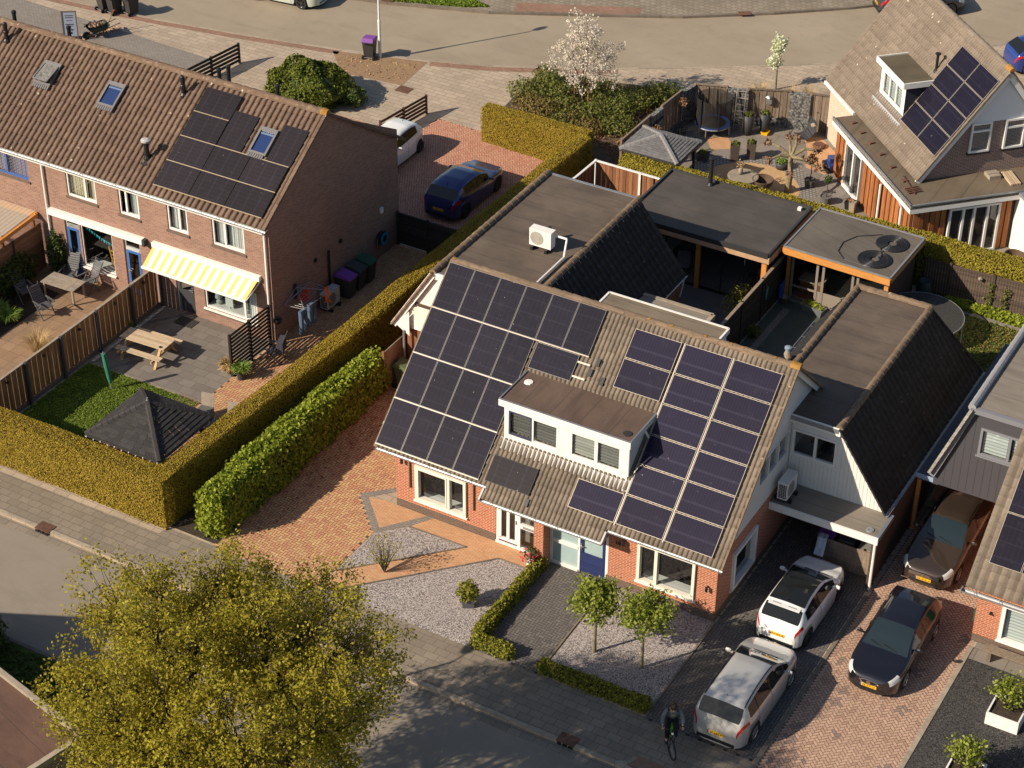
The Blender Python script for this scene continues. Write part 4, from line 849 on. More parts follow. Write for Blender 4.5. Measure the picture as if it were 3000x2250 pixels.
# roof fittings
nr = unit((0, -KR, 1)); sr = unit((0, 1, KR)); onr = lambda x, y, h=0: V3((x, y, zr2(y))) + nr * h
grey = mat('skylight_frame', (.16, .155, .155), .4, .05)
def skylight(x, y0, y1, w, tilt=0., inner=None):
    f_ = MB(); L0 = (y1 - y0) / sr[1]; p = onr(x, y0, .14)
    for a, b_, c, d_ in ((0, 0, w, .09), (0, L0 - .16, w, L0), (0, .09, .08, L0 - .16), (w - .08, .09, w, L0 - .16)): f_.para(p + V3((a, 0, 0)) + sr * b_, (c - a, 0, 0), sr * (d_ - b_), nr * .07)
    o_ = f_.build('skylight', grey, T); g_ = MB(); q = p + V3((.07, 0, 0)) + sr * .08 + nr * (.03 + .001)
    up = sr * (L0 - .22) * math.cos(tilt); lift = nr * (L0 - .22) * math.sin(tilt)
    q = q + (nr * (L0 * math.sin(tilt)) if tilt else 0); up = up - (lift if tilt else 0)
    g_.quad(q, q + V3((w - .14, 0, 0)), q + V3((w - .14, 0, 0)) + up, q + up); g_.build('pane', inner or m_blueglass, o_)
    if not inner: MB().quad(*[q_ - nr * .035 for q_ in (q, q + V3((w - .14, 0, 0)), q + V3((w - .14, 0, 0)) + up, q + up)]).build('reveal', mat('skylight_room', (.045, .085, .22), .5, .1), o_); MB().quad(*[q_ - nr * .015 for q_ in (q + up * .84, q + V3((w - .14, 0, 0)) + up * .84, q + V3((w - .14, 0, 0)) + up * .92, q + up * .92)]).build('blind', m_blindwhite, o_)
    else:
        fr_ = MB(); [fr_.beam(a, b_, .06, .05, up=nr) for a, b_ in ((q, q + V3((w - .14, 0, 0))), (q, q + up), (q + V3((w - .14, 0, 0)), q + V3((w - .14, 0, 0)) + up))]; fr_.build('casement', grey, o_)
    l_ = MB(); [l_.para(p + V3((.02 + i * .1, 0, 0)) + sr * -.16 - nr * .02, (.07, 0, 0), sr * .16, nr * .05) for i in range(int(w / .1))]; l_.build('flashing', grey, o_)
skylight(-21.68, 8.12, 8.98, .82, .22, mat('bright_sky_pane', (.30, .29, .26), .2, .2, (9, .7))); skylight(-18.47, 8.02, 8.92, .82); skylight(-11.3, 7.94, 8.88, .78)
for x, y in ((-24.0, 9.3), (-15.2, 9.2)):
    p = onr(x, y); s = MB(); s.lathe([(.16, -.1), (.15, .05), (.09, .12), (.085, .3), (.1, .32), (.1, .44), (.085, .46), (.085, .6), (.1, .62), (.09, .78), (.05, .82)], p, 10); s.build('flue', m_black, T)
p = onr(-15.2, 6.75); s = MB(); s.lathe([(.15, -.12), (.14, .1), (.10, .2), (.095, .78)], p, 10); s.para(p + V3((-.15, -.25, -.12)), (.3, 0, 0), sr * .3, nr * .05); o_ = s.build('flue', m_black, T); MB().lathe([(.17, .78), (.19, .8), (.19, .86), (.1, .9)], p, 14).build('flue_cap', mat('cap_grey', (.42, .40, .38), .6), o_)
for x in (-24.4, -21.6, -14.3, -13.85, -11.6):
    h = .62 if x == -13.85 else .38; s = MB(); s.lathe([(.08, -.2), (.08, h), (.1, h + .01), (.1, h + .1), (.04, h + .14)], (x, YRd + .35, ZRd - .1), 9); s.build('vent_pipe', m_black, T)
a0 = -14.35; pw, ph = 1.61, 1.085; bq = lambda y: (y - 5.68) / sr[1]
rows = [bq(5.99) + i * (bq(6.91) - bq(5.99)) for i in range(5)]
LST = [(a0, rows[i], a0 + pw, rows[i + 1]) for i in range(3)] + [(a0, rows[3] - .0, a0 + pw + .03, rows[4])] + [(a0 + pw + .02, rows[i], a0 + 2 * pw + .02, rows[i + 1]) for i in range(2)] + [(a0 + 2 * pw + .04, rows[i], -9.42, rows[i + 1]) for i in range(2)] + [(-12.68, rows[2] + .0, -11.58, bq(9.16)), (-10.44, rows[2], -9.36, bq(9.17))]
panels(T, (0, 5.68, ZEv), (1, 0, 0), (0, 1, KR), LST, m_pv3, .11)
s = MB()
for b_ in rows[:3]: s.beam(onr(a0, 5.68 + b_ * sr[1], .14), onr(-9.42 if b_ != rows[3] else a0 + 2 * pw, 5.68 + b_ * sr[1], .14), .03, .02, up=nr)
s.beam(onr(a0, 5.68 + rows[3] * sr[1], .14), onr(a0 + pw, 5.68 + rows[3] * sr[1], .14), .03, .02, up=nr); s.build('panel_rail', mat('brass_rail', (.36, .29, .19), .5, .1, metal=.4), T)
# on the gable
for y, zz in ((8.8, 2.2), (10.52, 2.18)): MB().lathe([(.09, 0), (.09, .05), (.04, .06)], (XG, y, zz), 10, 'x').build('wall_vent', m_black, T)
MB().path([(XG + .06, 9.64, .5), (XG + .06, 9.64, 2.2)], .05).build('drain_pipe', m_black, T)
MB().box(XG, 13.35, 1.98, XG + .08, 13.5, 2.22).build('wall_lamp', m_white, T)
# ---------------------------------------------------------------- grey clad house on the right edge
Gh = thing('grey_clad_house', 'house with grey boarded wing, light ridge and brick front at the right edge', 'house', (19.5, 6, 0))
zt = 5.65; yf, yb = 7.45, 16.5; XW = 17.0; XE = 15.95
flat('flat_roof', [(XW, yf - .1), (24, yf - .1), (24, yb), (XW, yb)], zt, m_bit3, Gh, [0], m_greypaint, .16, .16, .03)
mb = MB(); wall(mb, (XW, yf, 0), (1, 0, 0), 6, zt - .2, [(.35, 3.9, 2.1, 4.95)], N, .1, 2.25); mb.quad((XE + .12, yf, 2.25), (XW, yf, 2.25), (XW, yf, zt - .2), (XE + .1, yf, 2.75), val=.5); mb.quad((XE + .12, yf, 2.25), (24, yf, 2.25), (24, 9, 2.25), (XE + .12, 9, 2.25), val=.5); go = mb.build('grey_wall', m_zincgrey, Gh)
b = MB(); [b.box(16.4 + .25 * i, yf - .004, 2.3, 16.406 + .25 * i, yf, 3.85 if 17.3 < 16.4 + .25 * i < 19.1 else min(zt - .25, 2.6 + (.25 * i + .4) * 2.6)) for i in range(24)]; b.build('board_joints', m_black, go)
window(Gh, (17.35, yf, 0), U, N, 1.75, 1.05, 3.9, [.98], fm=m_greypaint, fw=.08, dep=.06, sill=.06, roomd=.4, room=m_insidel, blind=[(.1, .9, .1), (1.06, 1.66, .1)], cm=m_blindwhite, proud=.03, name='rear_window')
LL = math.hypot(XW - XE, zt - 2.75); lt = tilemat('weathered_light_tiles', (.30, .27, .235), (.36, .33, .29), (.22, .2, .18), .2)
tiled('tiled_side', lt, Gh, (XE, yf - .15, 2.75), (0, 1, 0), (XW - XE, 0, zt - 2.75), yb - yf, LL, .3, .33, PB)
s = MB(); s.tube((XW - .02, yf - .15, zt + .04), (XW - .02, yb, zt + .04), .13, n=10); [s.tube((XW - .02, yf + .4 * i, zt + .04), (XW - .02, yf + .02 + .4 * i, zt + .04), .137, n=10) for i in range(22)]; s.build('ridge_tube', mat('ridge_grey', (.27, .27, .28), .5, .05), Gh)
s = MB()
for i in range(12):
    a, c = i / 12, (i + 1.05) / 12; s.beam((XE + (XW - XE) * a, yf - .2, 2.75 + (zt - 2.75) * a + .03), (XE + (XW - XE) * c, yf - .2, 2.75 + (zt - 2.75) * c), .16, .09, up=(-1, 0, .4))
s.build('verge_tiles', lt, Gh); s = MB(); s.beam((XE + .08, yf - .12, 2.6), (XW + .05, yf - .12, zt - .1), .03, .17, up=(1, 0, -.4)); s.build('barge_board', m_greypaint, Gh)
s = MB(); s.box(15.46, 7.6, 2.1, XE + .25, yb, 2.3); s.build('box_gutter', mat('gutter_felt', (.05, .055, .07), .5, .2), Gh); s = MB(); s.box(15.44, 7.55, 2.18, XE + .1, 7.6, 2.34); s.build('gutter_end', mat('blue_zinc', (.28, .36, .48), .4), Gh)
s = MB(); s.box(15.5, 7.62, 0, 15.62, 7.75, 2.1); s.build('post', m_beam, Gh); s = MB(); s.box(15.62, 9.5, 0, 24, 9.6, 2.25); s.box(19.18, 5, 0, 19.28, 14, 2.25); s.build('side_wall', m_redbrick, Gh)
s = MB(); s.path([(15.5, 7.7, 2.1), (15.47, 7.7, 0)], .05); s.build('downpipe', mat('rust_pipe', (.22, .07, .04), .6), Gh)
mb = MB(); pl = MB(); wall(mb, (19.15, 3.3, 0), (1, 0, 0), 8, 2.3, [(.8, .4, 4.2, 1.86)], N, .12, .3); wall(pl, (19.15, 3.3, 0), (1, 0, 0), 8, .3, (), N); wall(mb, (19.15, 3.3, 0), (0, 1, 0), 8, 2.3, (), (-1, 0, 0)); mb.build('front_wall', m_redbrick, Gh); pl.build('plinth', m_plinth, Gh)
window(Gh, (19.95, 3.3, 0), U, N, 3.4, 1.46, .4, [1.9], fm=m_white, fw=.12, dep=.08, sill=.06, blind=[(.14, 1.8, .1), (2.0, 3.2, .1)], cm=m_blindwhite, roomd=.6, proud=.08)
zq = lambda y: 2.42 + .915 * (y - 2.75)
tiled('roof', m_mainr, Gh, (18.82, 2.78, zq(2.78)), (1, 0, 0), (0, 1, .915), 8, 7.0, .3, .34, [(0, 0), (.08, .02), (.2, .03), (.45, .03), (.6, .02), (.68, 0), (.9, 0), (.95, -.02)], .03)
panels(Gh, (0, 2.75, 2.42), (1, 0, 0), (0, 1, .915), [(19.26 + 1.02 * i, .93 + 1.68 * j, 20.27 + 1.02 * i, 2.6 + 1.68 * j) for i in range(4) for j in range(3)], m_pv1, frame=m_alu)
s = MB(); gutter(s, (18.75, 2.68, 2.36), (27, 2.68, 2.36), .09); s.build('gutter', m_galv, Gh); s = MB(); s.box(18.72, 2.58, 2.26, 18.76, 2.8, 2.4); s.build('gutter_end', m_galv, Gh)
MB().path([(19.62, 3.3, 1.35), (19.62, 3.2, 1.33)], .04).build('wall_lamp', m_black, Gh)
MB().box(19.05, 3.5, .6, 19.15, 3.75, 1.05).build('letter_box', mat('green_box', (.03, .10, .06), .5), Gh)
# ---------------------------------------------------------------- rotated house at the top right
A45 = R(45.4); Fh = thing('gabled_house', 'steep grey tiled house with dormer, eight solar panels and cedar clad extension', 'house', (9.22, 23.33, 0), A45)
# local frame: x along the front fascia (to the upper right), y along the side fascia (to the upper left)
za = 2.7; kw = dict(local=True)
MW = np.array(wm(Fh)); lw = lambda p: tuple(MW[:3, :3] @ V3(p) + MW[:3, 3]); dv = lambda p: MW[:3, :3] @ V3(p)
def lpoly(pts): return [lw((x, y, 0))[:2] for x, y in pts]
ex = MB(); ex.prism(lpoly([(.28, .3), (9, .3), (9, 7.75), (.28, 7.75)]), 0, za - .25)
ex.build('extension_core', m_inside, Fh)
fe = flatroof('ochre_felt', (.125, .095, .065), (.165, .13, .09), (.075, .058, .042), .95, -A45)
MB().prism(lpoly([(0, 0), (9.2, 0), (9.2, 3.2), (2.2, 3.2), (2.2, 7.85), (0, 7.85)]), za - .12, za).build('extension_roof', fe, Fh)
s = MB(); s.beam(lw((.03, 0, za - .14)), lw((.03, 7.85, za - .14)), .06, .36); s.beam(lw((0, .03, za - .14)), lw((5.0, .03, za - .14)), .06, .36); s.build('fascia', m_white, Fh)
s = MB(); s.beam(lw((.02, -.02, za + .05)), lw((.02, 7.85, za + .05)), .09, .03); s.beam(lw((0, .02, za + .05)), lw((5.0, .02, za + .05)), .09, .03); s.build('roof_edge', m_zinc, Fh)
s = MB()
def boards(mbx, p, q, z0, z1, w=.14, d=.03, gap=.03, skip=()):
    p, q = V3(lw(p)), V3(lw(q)); D = unit(q - p); Lg = np.linalg.norm(q - p); out = np.cross(D, [0, 0, 1.]); k = int(Lg / w)
    for i in range(k):
        a = i * w
        if any(c0_ < a + w / 2 < c1_ for c0_, c1_ in skip): continue
        mbx.para(p + D * (a + gap / 2) + V3((0, 0, z0)), D * (w - gap), out * (d + .03 * (i % 2)), V3((0, 0, z1 - z0)))
boards(s, (.26, 7.75, 0), (.26, .3, 0), .05, za - .3, .2, skip=[(1.1, 2.85)]); boards(s, (.3, .28, 0), (4.75, .28, 0), .05, za - .3, .24, skip=[(1.5, 3.85)]); s.build('cedar_boards', m_woodr, Fh)
dxl, dyl = dv((1, 0, 0)), dv((0, 1, 0))
window(Fh, lw((.22, 4.95, 0)), dv((0, 1, 0)), dv((-1, 0, 0)), 1.65, 2.2, .1, [.8], fm=m_white, fw=.09, dep=.02, room=m_inside, roomd=.6, proud=.05, sash=[(0, .8), (.8, 1.6)], name='patio_doors')
window(Fh, lw((1.85, .24, 0)), dxl, dv((0, -1, 0)), 2.25, 2.2, .05, [.62, 1.1, 1.7], fm=m_white, fw=.09, dep=.02, room=m_inside, roomd=.8, proud=.05, name='patio_doors')
s = MB(); s.prism(lpoly([(4.8, -1.6), (9, -1.6), (9, .6), (4.8, .6)]), 0, 2.5); s.build('white_porch', m_white, Fh); MB().prism(lpoly([(4.7, -1.7), (9, -1.7), (9, .02), (4.7, .02)]), 2.56, 2.7).build('porch_roof', m_greypaint, Fh)
s = MB(); s.path([lw((.05, 1.05, za - .35)), lw((.15, 1.05, za - .6)), lw((.15, 1.05, 0))], .05); s.path([lw((.12, 3.0, 2.1)), lw((.12, 3.0, .2))], .05); s.build('downpipe', m_white, Fh)
# main body
xe, ze, xr, zr_, yg, yend = 1.02, 2.82, 4.5, 7.25, 1.66, 11.0
kk = (zr_ - ze) / (xr - xe); xe2 = 2 * xr - xe
b = MB(); yw = yg + .25
q = lambda *p: [lw(t) for t in p]
b.add(q((xe + .25, yw, 0), (xe2 - .25, yw, 0), (xe2 - .25, yw, 5.1), (xr + (zr_ - 5.1) / kk - .12, yw, 5.1), (xr - (zr_ - 5.1) / kk + .12, yw, 5.1), (xe + .25, yw, ze + .15)), [(0, 1, 2, 3, 4, 5)], .5)
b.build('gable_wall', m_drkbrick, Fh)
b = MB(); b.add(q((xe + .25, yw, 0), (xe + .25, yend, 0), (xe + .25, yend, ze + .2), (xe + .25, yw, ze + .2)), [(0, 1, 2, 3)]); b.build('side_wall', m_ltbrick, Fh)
b = MB(); t_ = (zr_ - 5.0) / kk; b.add(q((xr - t_, yw - .03, 5.0), (xr + t_, yw - .03, 5.0), (xr, yw - .03, zr_ - .1)), [(0, 1, 2)]); b.build('gable_cladding', mat('white_gloss', (.66, .67, .68), .25, .03), Fh)
tiled('roof', m_farr, Fh, lw((xe, yend, ze)), dv((0, -1, 0)), dv((1, 0, kk)), yend - yg, math.hypot(xr - xe, zr_ - ze), .33, .36, [(0, -.04), (.05, .03), (.1, .04), (.4, .04), (.45, .03), (.5, -.04), (.55, .03), (.6, .04), (.9, .04), (.95, .03)], .04)
tiled('rear_roof', m_farr, Fh, lw((xe2, yg, ze)), dv((0, 1, 0)), dv((-1, 0, kk)), yend - yg, math.hypot(xr - xe, zr_ - ze), .33, .36, PB, .03)
s = MB(); ridge(s, lw((xr, yend, zr_ + .02)), lw((xr, yg - .05, zr_ + .02)), .14, .4); s.build('ridge_tiles', m_farr, Fh)
s = MB(); ridge(s, lw((xr, yg + .3, zr_ + .03)), lw((xr, yg - .06, zr_ + .03)), .15, .36); s.build('orange_lichen_tile', m_orange, Fh)
s = MB(); v_ = MB()
for sg in (-1, 1):
    s.beam(lw((xr + sg * (xr - xe - .05), yg + .08, ze - .1)), lw((xr, yg + .08, zr_ - .16)), .06, .26, up=dv((sg * kk, 0, 1)))
    for i in range(13):
        a, c = i / 13, (i + 1.04) / 13
        for yy in (yg + .04, yend):
            v_.beam(lw((xr + sg * (xr - xe) * (1 - a), yy, ze + (zr_ - ze) * a + .04)), lw((xr + sg * (xr - xe) * (1 - c), yy, ze + (zr_ - ze) * c + .02)), .13, .08, up=dv((sg * kk, 0, 1)))
s.build('barge_board', m_white, Fh); v_.build('verge_tiles', m_farr, Fh)
s = MB(); s.beam(lw((xe - .05, 7.85, ze - .08)), lw((xe - .05, yend, ze - .08)), .1, .14); s.build('gutter', m_white, Fh)
uy, ux = dv((0, 1, 0)), dv((1, 0, 0))
for x in (xr - 1.28, xr + .22):
    window(Fh, lw((x, yw - .03, 0)), ux, dv((0, -1, 0)), .9, 1.32, 3.7, [], tr=[(.95, 0, .9)], fm=m_white, fw=.08, dep=.02, proud=.03, roomd=.5, blind=[(.08, .82, .5)], cm=mat('teal_blind', (.22, .32, .36), .8), name='gable_window')
    MB().beam(lw((x - .05, yw - .06, 3.66)), lw((x + .95, yw - .06, 3.66)), .1, .08).build('sill', m_black, Fh)
# panels: 2 x 4 on the slope; the origin is at the eave below the gable end, u runs back along the ridge
sl_ = dv((1, 0, kk)); oo = lw((xe, yg, ze))
panels(Fh, oo, uy, sl_, [(.06 + 1.64 * i, 1.2 + .965 * j, 1.69 + 1.64 * i, 2.16 + .965 * j) for i in range(2) for j in range(4)], m_pv1, frame=m_alu, fw=.014)
# dormer: front face to -x
yd0, yd1 = 5.1, 7.45; xd = 1.82; zdb = 3.5; zdt = 5.28
b = MB(); wall(b, lw((xd, yd0, 0)), uy, yd1 - yd0, zdt, [(.2, 4.0, 2.1, 5.05)], dv((-1, 0, 0)), .08, zdb)
b.add(q((xd, yd1, zdb), (xd, yd1, zdt), (xd + 2, yd1, zdt)), [(0, 1, 2)]); dob = b.build('dormer', m_white, Fh)
b = MB(); b.add(q((xd, yd0, zdb), (xd + 2, yd0, zdt), (xd, yd0, zdt)), [(0, 1, 2)]); b.build('dormer_cheek', mat('dark_cheek', (.03, .035, .045), .5), dob)
window(Fh, lw((xd, yd0 + .2, 0)), uy, dv((-1, 0, 0)), 1.9, 1.05, 4.0, [.64, 1.26], fm=m_white, fw=.09, dep=.05, blind=[(.1, 1.8, .12)], cm=m_blindwhite, roomd=.5, name='dormer_window')
MB().prism(lpoly([(xd - .2, yd0 - .15), (xd + 1.25, yd0 - .15), (xd + 1.25, yd1 + .15), (xd - .2, yd1 + .15)]), zdt, zdt + .16).build('dormer_roof', flatroof('green_felt', (.095, .078, .05), (.13, .108, .07), (.06, .05, .035), 1.2), dob)
b = MB()
for p_, q_ in (((xd - .2, yd0 - .17), (xd - .2, yd1 + .17)), ((xd - .2, yd0 - .16), (xd + 1.2, yd0 - .16)), ((xd - .2, yd1 + .16), (xd + 1.2, yd1 + .16))): b.beam(lw((*p_, zdt + .09)), lw((*q_, zdt + .09)), .05, .25)
b.build('dormer_fascia', m_white, dob)
b = MB(); b.beam(lw((xd - .15, yd0 - .2, zdb + .2)), lw((xd - .15, yd1 + .2, zdb + .2)), .4, .03, up=dv((-kk, 0, 1))); b.build('lead_flashing', mat('lead2', (.36, .37, .40), .5, .1), dob)
xx = 3.23; vent(Fh, lw((xx, 5.42, ze + kk * (xx - xe))), .75, .06, m_black, .12)
s = MB(); [s.para(lw((.55, 1.9 + 1.05 * i + .2 * math.sin(i * 7), za)), dv((.22, .05, 0)), dv((-.04, .12, 0)), V3((0, 0, .07))) for i in range(6)]; s.build('loose_bricks', m_iron, Fh)
# ---------------------------------------------------------------- garden buildings
Gr = thing('garden_room', 'open garden room with big black flat roof, orange posts and glass doors', 'garden room', (2.7, 19.5, 0))
z = 2.55
gp = [(-.35, 17.3), (5.8, 17.3), (5.8, 21.5), (-.35, 21.5)]
MB().prism(gp, z - .1, z).build('flat_roof', m_bit2, Gr)
s = MB()
for i in range(4):
    p, q = V3((*gp[i], z - .02)), V3((*gp[(i + 1) % 4], z - .02)); s.beam(p, q, .09, .2)
s.build('roof_edge', m_dark, Gr)
s = MB(); s.box(-.3, 17.26, z - .33, 5.86, 17.31, z - .07); s.box(5.82, 17.31, z - .33, 5.87, 21.5, z - .07); s.build('fascia', woodmat('pale_fascia', (.40, .25, .15), (.50, .33, .21), .05), Gr)
s = MB(); s.box(2.66, 17.6, 0, 2.84, 17.78, z - .1); s.box(5.5, 17.45, 0, 5.7, 17.65, z - .1); s.box(-.2, 17.6, 0, 0, 17.8, z - .1); s.build('post', m_beam, Gr)
s = MB(); s.box(-.3, 21.3, 0, 5.75, 21.4, z - .1); s.box(5.66, 18, 0, 5.74, 21.3, z - .1); s.box(-.3, 17.8, 0, -.24, 21.3, z - .1); s.build('back_wall', m_wooddk, Gr)
MB().prism([(-.2, 17.7), (5.6, 17.7), (5.6, 21.3), (-.2, 21.3)], 0, .03).build('floor', m_patiog, Gr)
s = MB(); gl = MB()
for x0_, x1_ in ((2.84, 3.75), (3.75, 4.7), (4.7, 5.5), (-.0, 1.3), (1.3, 2.66)):
    gl.quad((x0_, 17.72, .08), (x1_, 17.72, .08), (x1_, 17.72, z - .2), (x0_, 17.72, z - .2)); s.box(x0_ - .015, 17.7, .05, x0_ + .015, 17.74, z - .15)
s.box(0, 17.66, .0, 5.5, 17.78, .07); s.build('door_track', m_black, Gr); gl.build('glass_door', m_glass, Gr)
vent(Gr, (3.62 - 2.1, 21.2, z), 1.15, .09, m_black, .12, 'stove_pipe')
MB().box(5.35, 21.1, z, 5.5, 21.25, z + .12).build('roof_vent', m_white, Gr)
cush = mat('cream_cushion', (.62, .60, .48), .9, .1); ck = lambda name, lab, cat, mb_, m: one(name, lab, cat, mb_, m)
t = thing('sofa', 'grey wicker corner sofa with cream cushions inside the open garden room', 'sofa', (.7, 19.6, .03))
s = MB(); s.box(-.6, -1.2, 0, .3, 1.3, .36); s.box(-.75, -1.2, 0, -.6, 1.3, .8); s.build('base', m_dark, t, True)
for y in (-1.15, -.3, .55): MB().box(-.58, y, .36, .28, y + .8, .5).build('cushion', cush, t, True)
t = thing('bar_table', 'small round bar table inside the garden room beside the orange post', 'table', (2.2, 18.9, .03)); MB().lathe([(.3, 1.0), (.32, 1.03), (.3, 1.06)], n=14).build('table_top', m_dark, t, True); MB().tube((0, 0, 0), (0, 0, 1), .03).build('leg', m_black, t, True)
MB().lathe([(.1, 1.06), (.16, 1.2), (.2, 1.3)], n=10).build('plant_bowl', m_galv, t, True)
def stool(x, y, lab):
    t = thing('bar_stool', lab, 'stool', (x, y, .03)); MB().lathe([(.18, .66), (.2, .7), (.18, .75)], n=12).build('seat', m_black, t, True); MB().tube((0, 0, 0), (0, 0, .68), .025).build('leg', m_black, t, True); MB().lathe([(.22, 0), (.2, .03)], n=12).build('base', m_black, t, True)
stool(4.75, 18.5, 'black bar stool behind the glass doors near the right orange post')
t = thing('bar_counter', 'orange wooden bar counter inside the garden room at its right end', 'counter', (5.1, 19.4, .03)); MB().box(-.25, -.7, 0, .25, .7, 1.0).build('cabinet', m_woodr, t, True); MB().box(-.32, -.78, 1.0, .32, .78, 1.05).build('counter_top', m_dark, t, True)
t = thing('garden_chair', 'grey garden chair on the floor of the garden room left of the post', 'chair', (1.85, 18.3, .03), R(20)); MB().box(-.25, -.25, .42, .25, .25, .46).build('seat', m_galv, t, True); MB().box(-.25, .22, .46, .25, .26, .9).build('backrest', m_galv, t, True)
for x, y in ((-.22, -.22), (.22, -.22), (-.22, .22), (.22, .22)): MB().tube((x, y, 0), (x, y, .43), .015).build('leg', m_black, t, True)
Sh = thing('garden_shed', 'flat roofed garden shed with orange fascia and black coils on its roof', 'shed', (8.2, 20, 0))
z = 2.62; gp = [(6.06, 18.2), (10.42, 18.05), (10.5, 21.5), (6.12, 21.6)]
MB().prism(gp, z - .08, z).build('flat_roof', flatroof('shed_felt', (.105, .09, .075), (.15, .128, .105), (.06, .053, .047), 1.0, .4), Sh)
s = MB(); s.beam((6.03, 18.16, z - .16), (10.45, 18.01, z - .16), .06, .26); so = s.build('fascia', m_beam, Sh)
s = MB(); s.beam((10.45, 18.05, z - .12), (10.53, 21.5, z - .12), .05, .2); s.beam((6.05, 18.2, z - .12), (6.1, 21.6, z - .12), .05, .2); s.build('side_fascia', m_woodf, Sh)
s = MB()
for i in range(4): s.beam(V3((*gp[i], z + .01)), V3((*gp[(i + 1) % 4], z + .01)), .07, .04)
s.build('roof_edge', m_galv, Sh)
s = MB(); s.box(10.2, 18.6, 0, 10.3, 21.4, z - .1); s.box(6.15, 21.3, 0, 10.3, 21.4, z - .1); s.box(6.12, 18.6, 0, 6.2, 21.3, z - .1); s.build('wall', m_wooddk, Sh)
s = MB(); s.box(6.12, 18.5, 0, 6.24, 18.62, z - .1); s.box(10.15, 18.35, 0, 10.3, 18.5, z - .1); s.build('post', m_beam, Sh)
tp = mat('taupe_frame', (.24, .20, .165), .5, .05); s = MB()
for x in (6.28, 7.3, 7.55, 8.75, 8.95, 10.05): s.box(x, 18.6, 0, x + .1, 18.66, z - .1)
s.box(6.28, 18.61, z - .2, 10.15, 18.65, z - .1); s.box(6.28, 18.61, 0, 10.15, 18.66, .12); s.box(6.38, 18.615, .7, 10.05, 18.65, .78); s.box(7.3, 18.62, .12, 10.1, 18.64, .7); s.build('door_frame', tp, Sh)
MB().quad((6.3, 18.63, .5), (10.1, 18.63, .5), (10.1, 18.63, z - .2), (6.3, 18.63, z - .2)).build('pane', m_glass, Sh)
t = thing('work_cabinet', 'orange wooden cabinet behind the glass of the garden shed', 'cabinet', (6.9, 19.3, 0)); MB().box(-.4, -.25, 0, .5, .3, .8).build('cabinet', m_woodr, t, True); MB().box(-.45, -.3, .8, .55, .35, .85).build('top', m_picnic, t, True)
def coil(cx, cy, r0, r1, lab):
    b = MB(); n = 9
    for k in range(n):
        r = r0 + (r1 - r0) * k / (n - 1); zz = .03 + .01 * random.random(); rr = .034
        b.lathe([(r - rr, zz), (r - rr * .5, zz + .03), (r + rr * .5, zz + .03), (r + rr, zz), (r, zz - .03), (r - rr, zz)], (cx, cy, z), 30, caps=False)
    one('hose_coil', lab, 'hose coil', b, mat('coil_black', (.02, .02, .021), .35, .3), 'black coils on the shed roof')
coil(9.42, 19.0, .2, .62, 'black hose coil on the shed roof, the one nearer the orange fascia'); coil(9.58, 20.42, .2, .6, 'black hose coil on the shed roof, the one nearer the yellow hedge')
pts = [(9.5, 20.2), (9.35, 19.8), (9.5, 19.5), (9.6, 19.2)]; b = MB(); b.path([(*p, z + .08) for p in pts], .018)
pts = [(9.0, 20.9), (8.2, 20.3), (7.9, 19.6), (7.98, 18.9), (8.4, 18.45), (9.3, 18.38)]; b.path([(*p, z + .02) for p in pts], .016); one('black_hose', 'thin black hose lying across the shed roof between both coils', 'hose', b, m_black)
# gazebo with shingles in the row garden, and the grey gazebo behind the hedge
def shingle_roof(name, par, c, hx, hy, ze_, za_, m, ridge_m, n=11, tw=.28):
    cs_ = [V3((c[0] - hx, c[1] - hy, ze_)), V3((c[0] + hx, c[1] - hy, ze_)), V3((c[0] + hx, c[1] + hy, ze_)), V3((c[0] - hx, c[1] + hy, ze_))]; A = V3((c[0], c[1], za_)); b = MB()
    for i in range(4):
        p, q = cs_[i], cs_[(i + 1) % 4]; nn_ = unit(np.cross(q - p, A - p))
        for k in range(n):
            t0, t1 = k / n, (k + 1) / n; a0, a1 = p + (A - p) * t0, q + (A - q) * t0; b0, b1 = p + (A - p) * t1, q + (A - q) * t1
            W = np.linalg.norm(a1 - a0); m_ = max(1, int(W / tw)); of = (k % 2) * .5 / m_
            us = [0] + [min(1, (j + 1) / m_ - of) for j in range(m_)] + ([1] if of else [])
            for j in range(len(us) - 1):
                u0, u1 = us[j], us[j + 1]
                if u1 - u0 < 1e-4: continue
                l0, l1 = a0 + (a1 - a0) * u0, a0 + (a1 - a0) * (u1 - .012 / max(W, .1)); h0, h1 = b0 + (b1 - b0) * u0, b0 + (b1 - b0) * u1
                up = nn_ * (.018 + random.random() * .012); b.add([l0 + up, l1 + up, h1, h0, l0, l1], [(0, 1, 2, 3), (4, 5, 1, 0)])
    b.build('shingle_roof', m, par)
    r = MB(); [ridge(r, A + V3((0, 0, .0)), cs_[i], .1, .22, -.03, 3) for i in range(4)]; r.build('hip_caps', ridge_m, par)
    e = MB(); [e.beam(cs_[i] - V3((0, 0, .05)), cs_[(i + 1) % 4] - V3((0, 0, .05)), .05, .1) for i in range(4)]; e.build('eave_trim', m_dark, par)
shg = mat('black_shingle', (.045, .042, .042), .9, .25, (20, .4)); shc = mat('black_hip', (.055, .05, .05), .9, .15, (20, .4))
Gz = thing('gazebo', 'square gazebo with black shingle pyramid roof behind the clipped hedge corner', 'gazebo', (-8.2, -2.65, 0))
shingle_roof('', Gz, (-8.2, -2.65), 1.56, 1.52, 2.02, 2.95, shg, shc)
for x, y in ((-9.4, -3.85), (-7.0, -3.85), (-7.0, -1.4), (-9.4, -1.4)): MB().box(x - .06, y - .06, 0, x + .06, y + .06, 2.02).build('post', m_woodf, Gz)
MB().box(-9.4, -3.9, 0, -7.0, -3.82, 1.7).build('brick_back', m_redbrick, Gz); MB().box(-9.45, -3.7, 0, -9.38, -1.5, .9).build('side_panel', m_woodb, Gz)
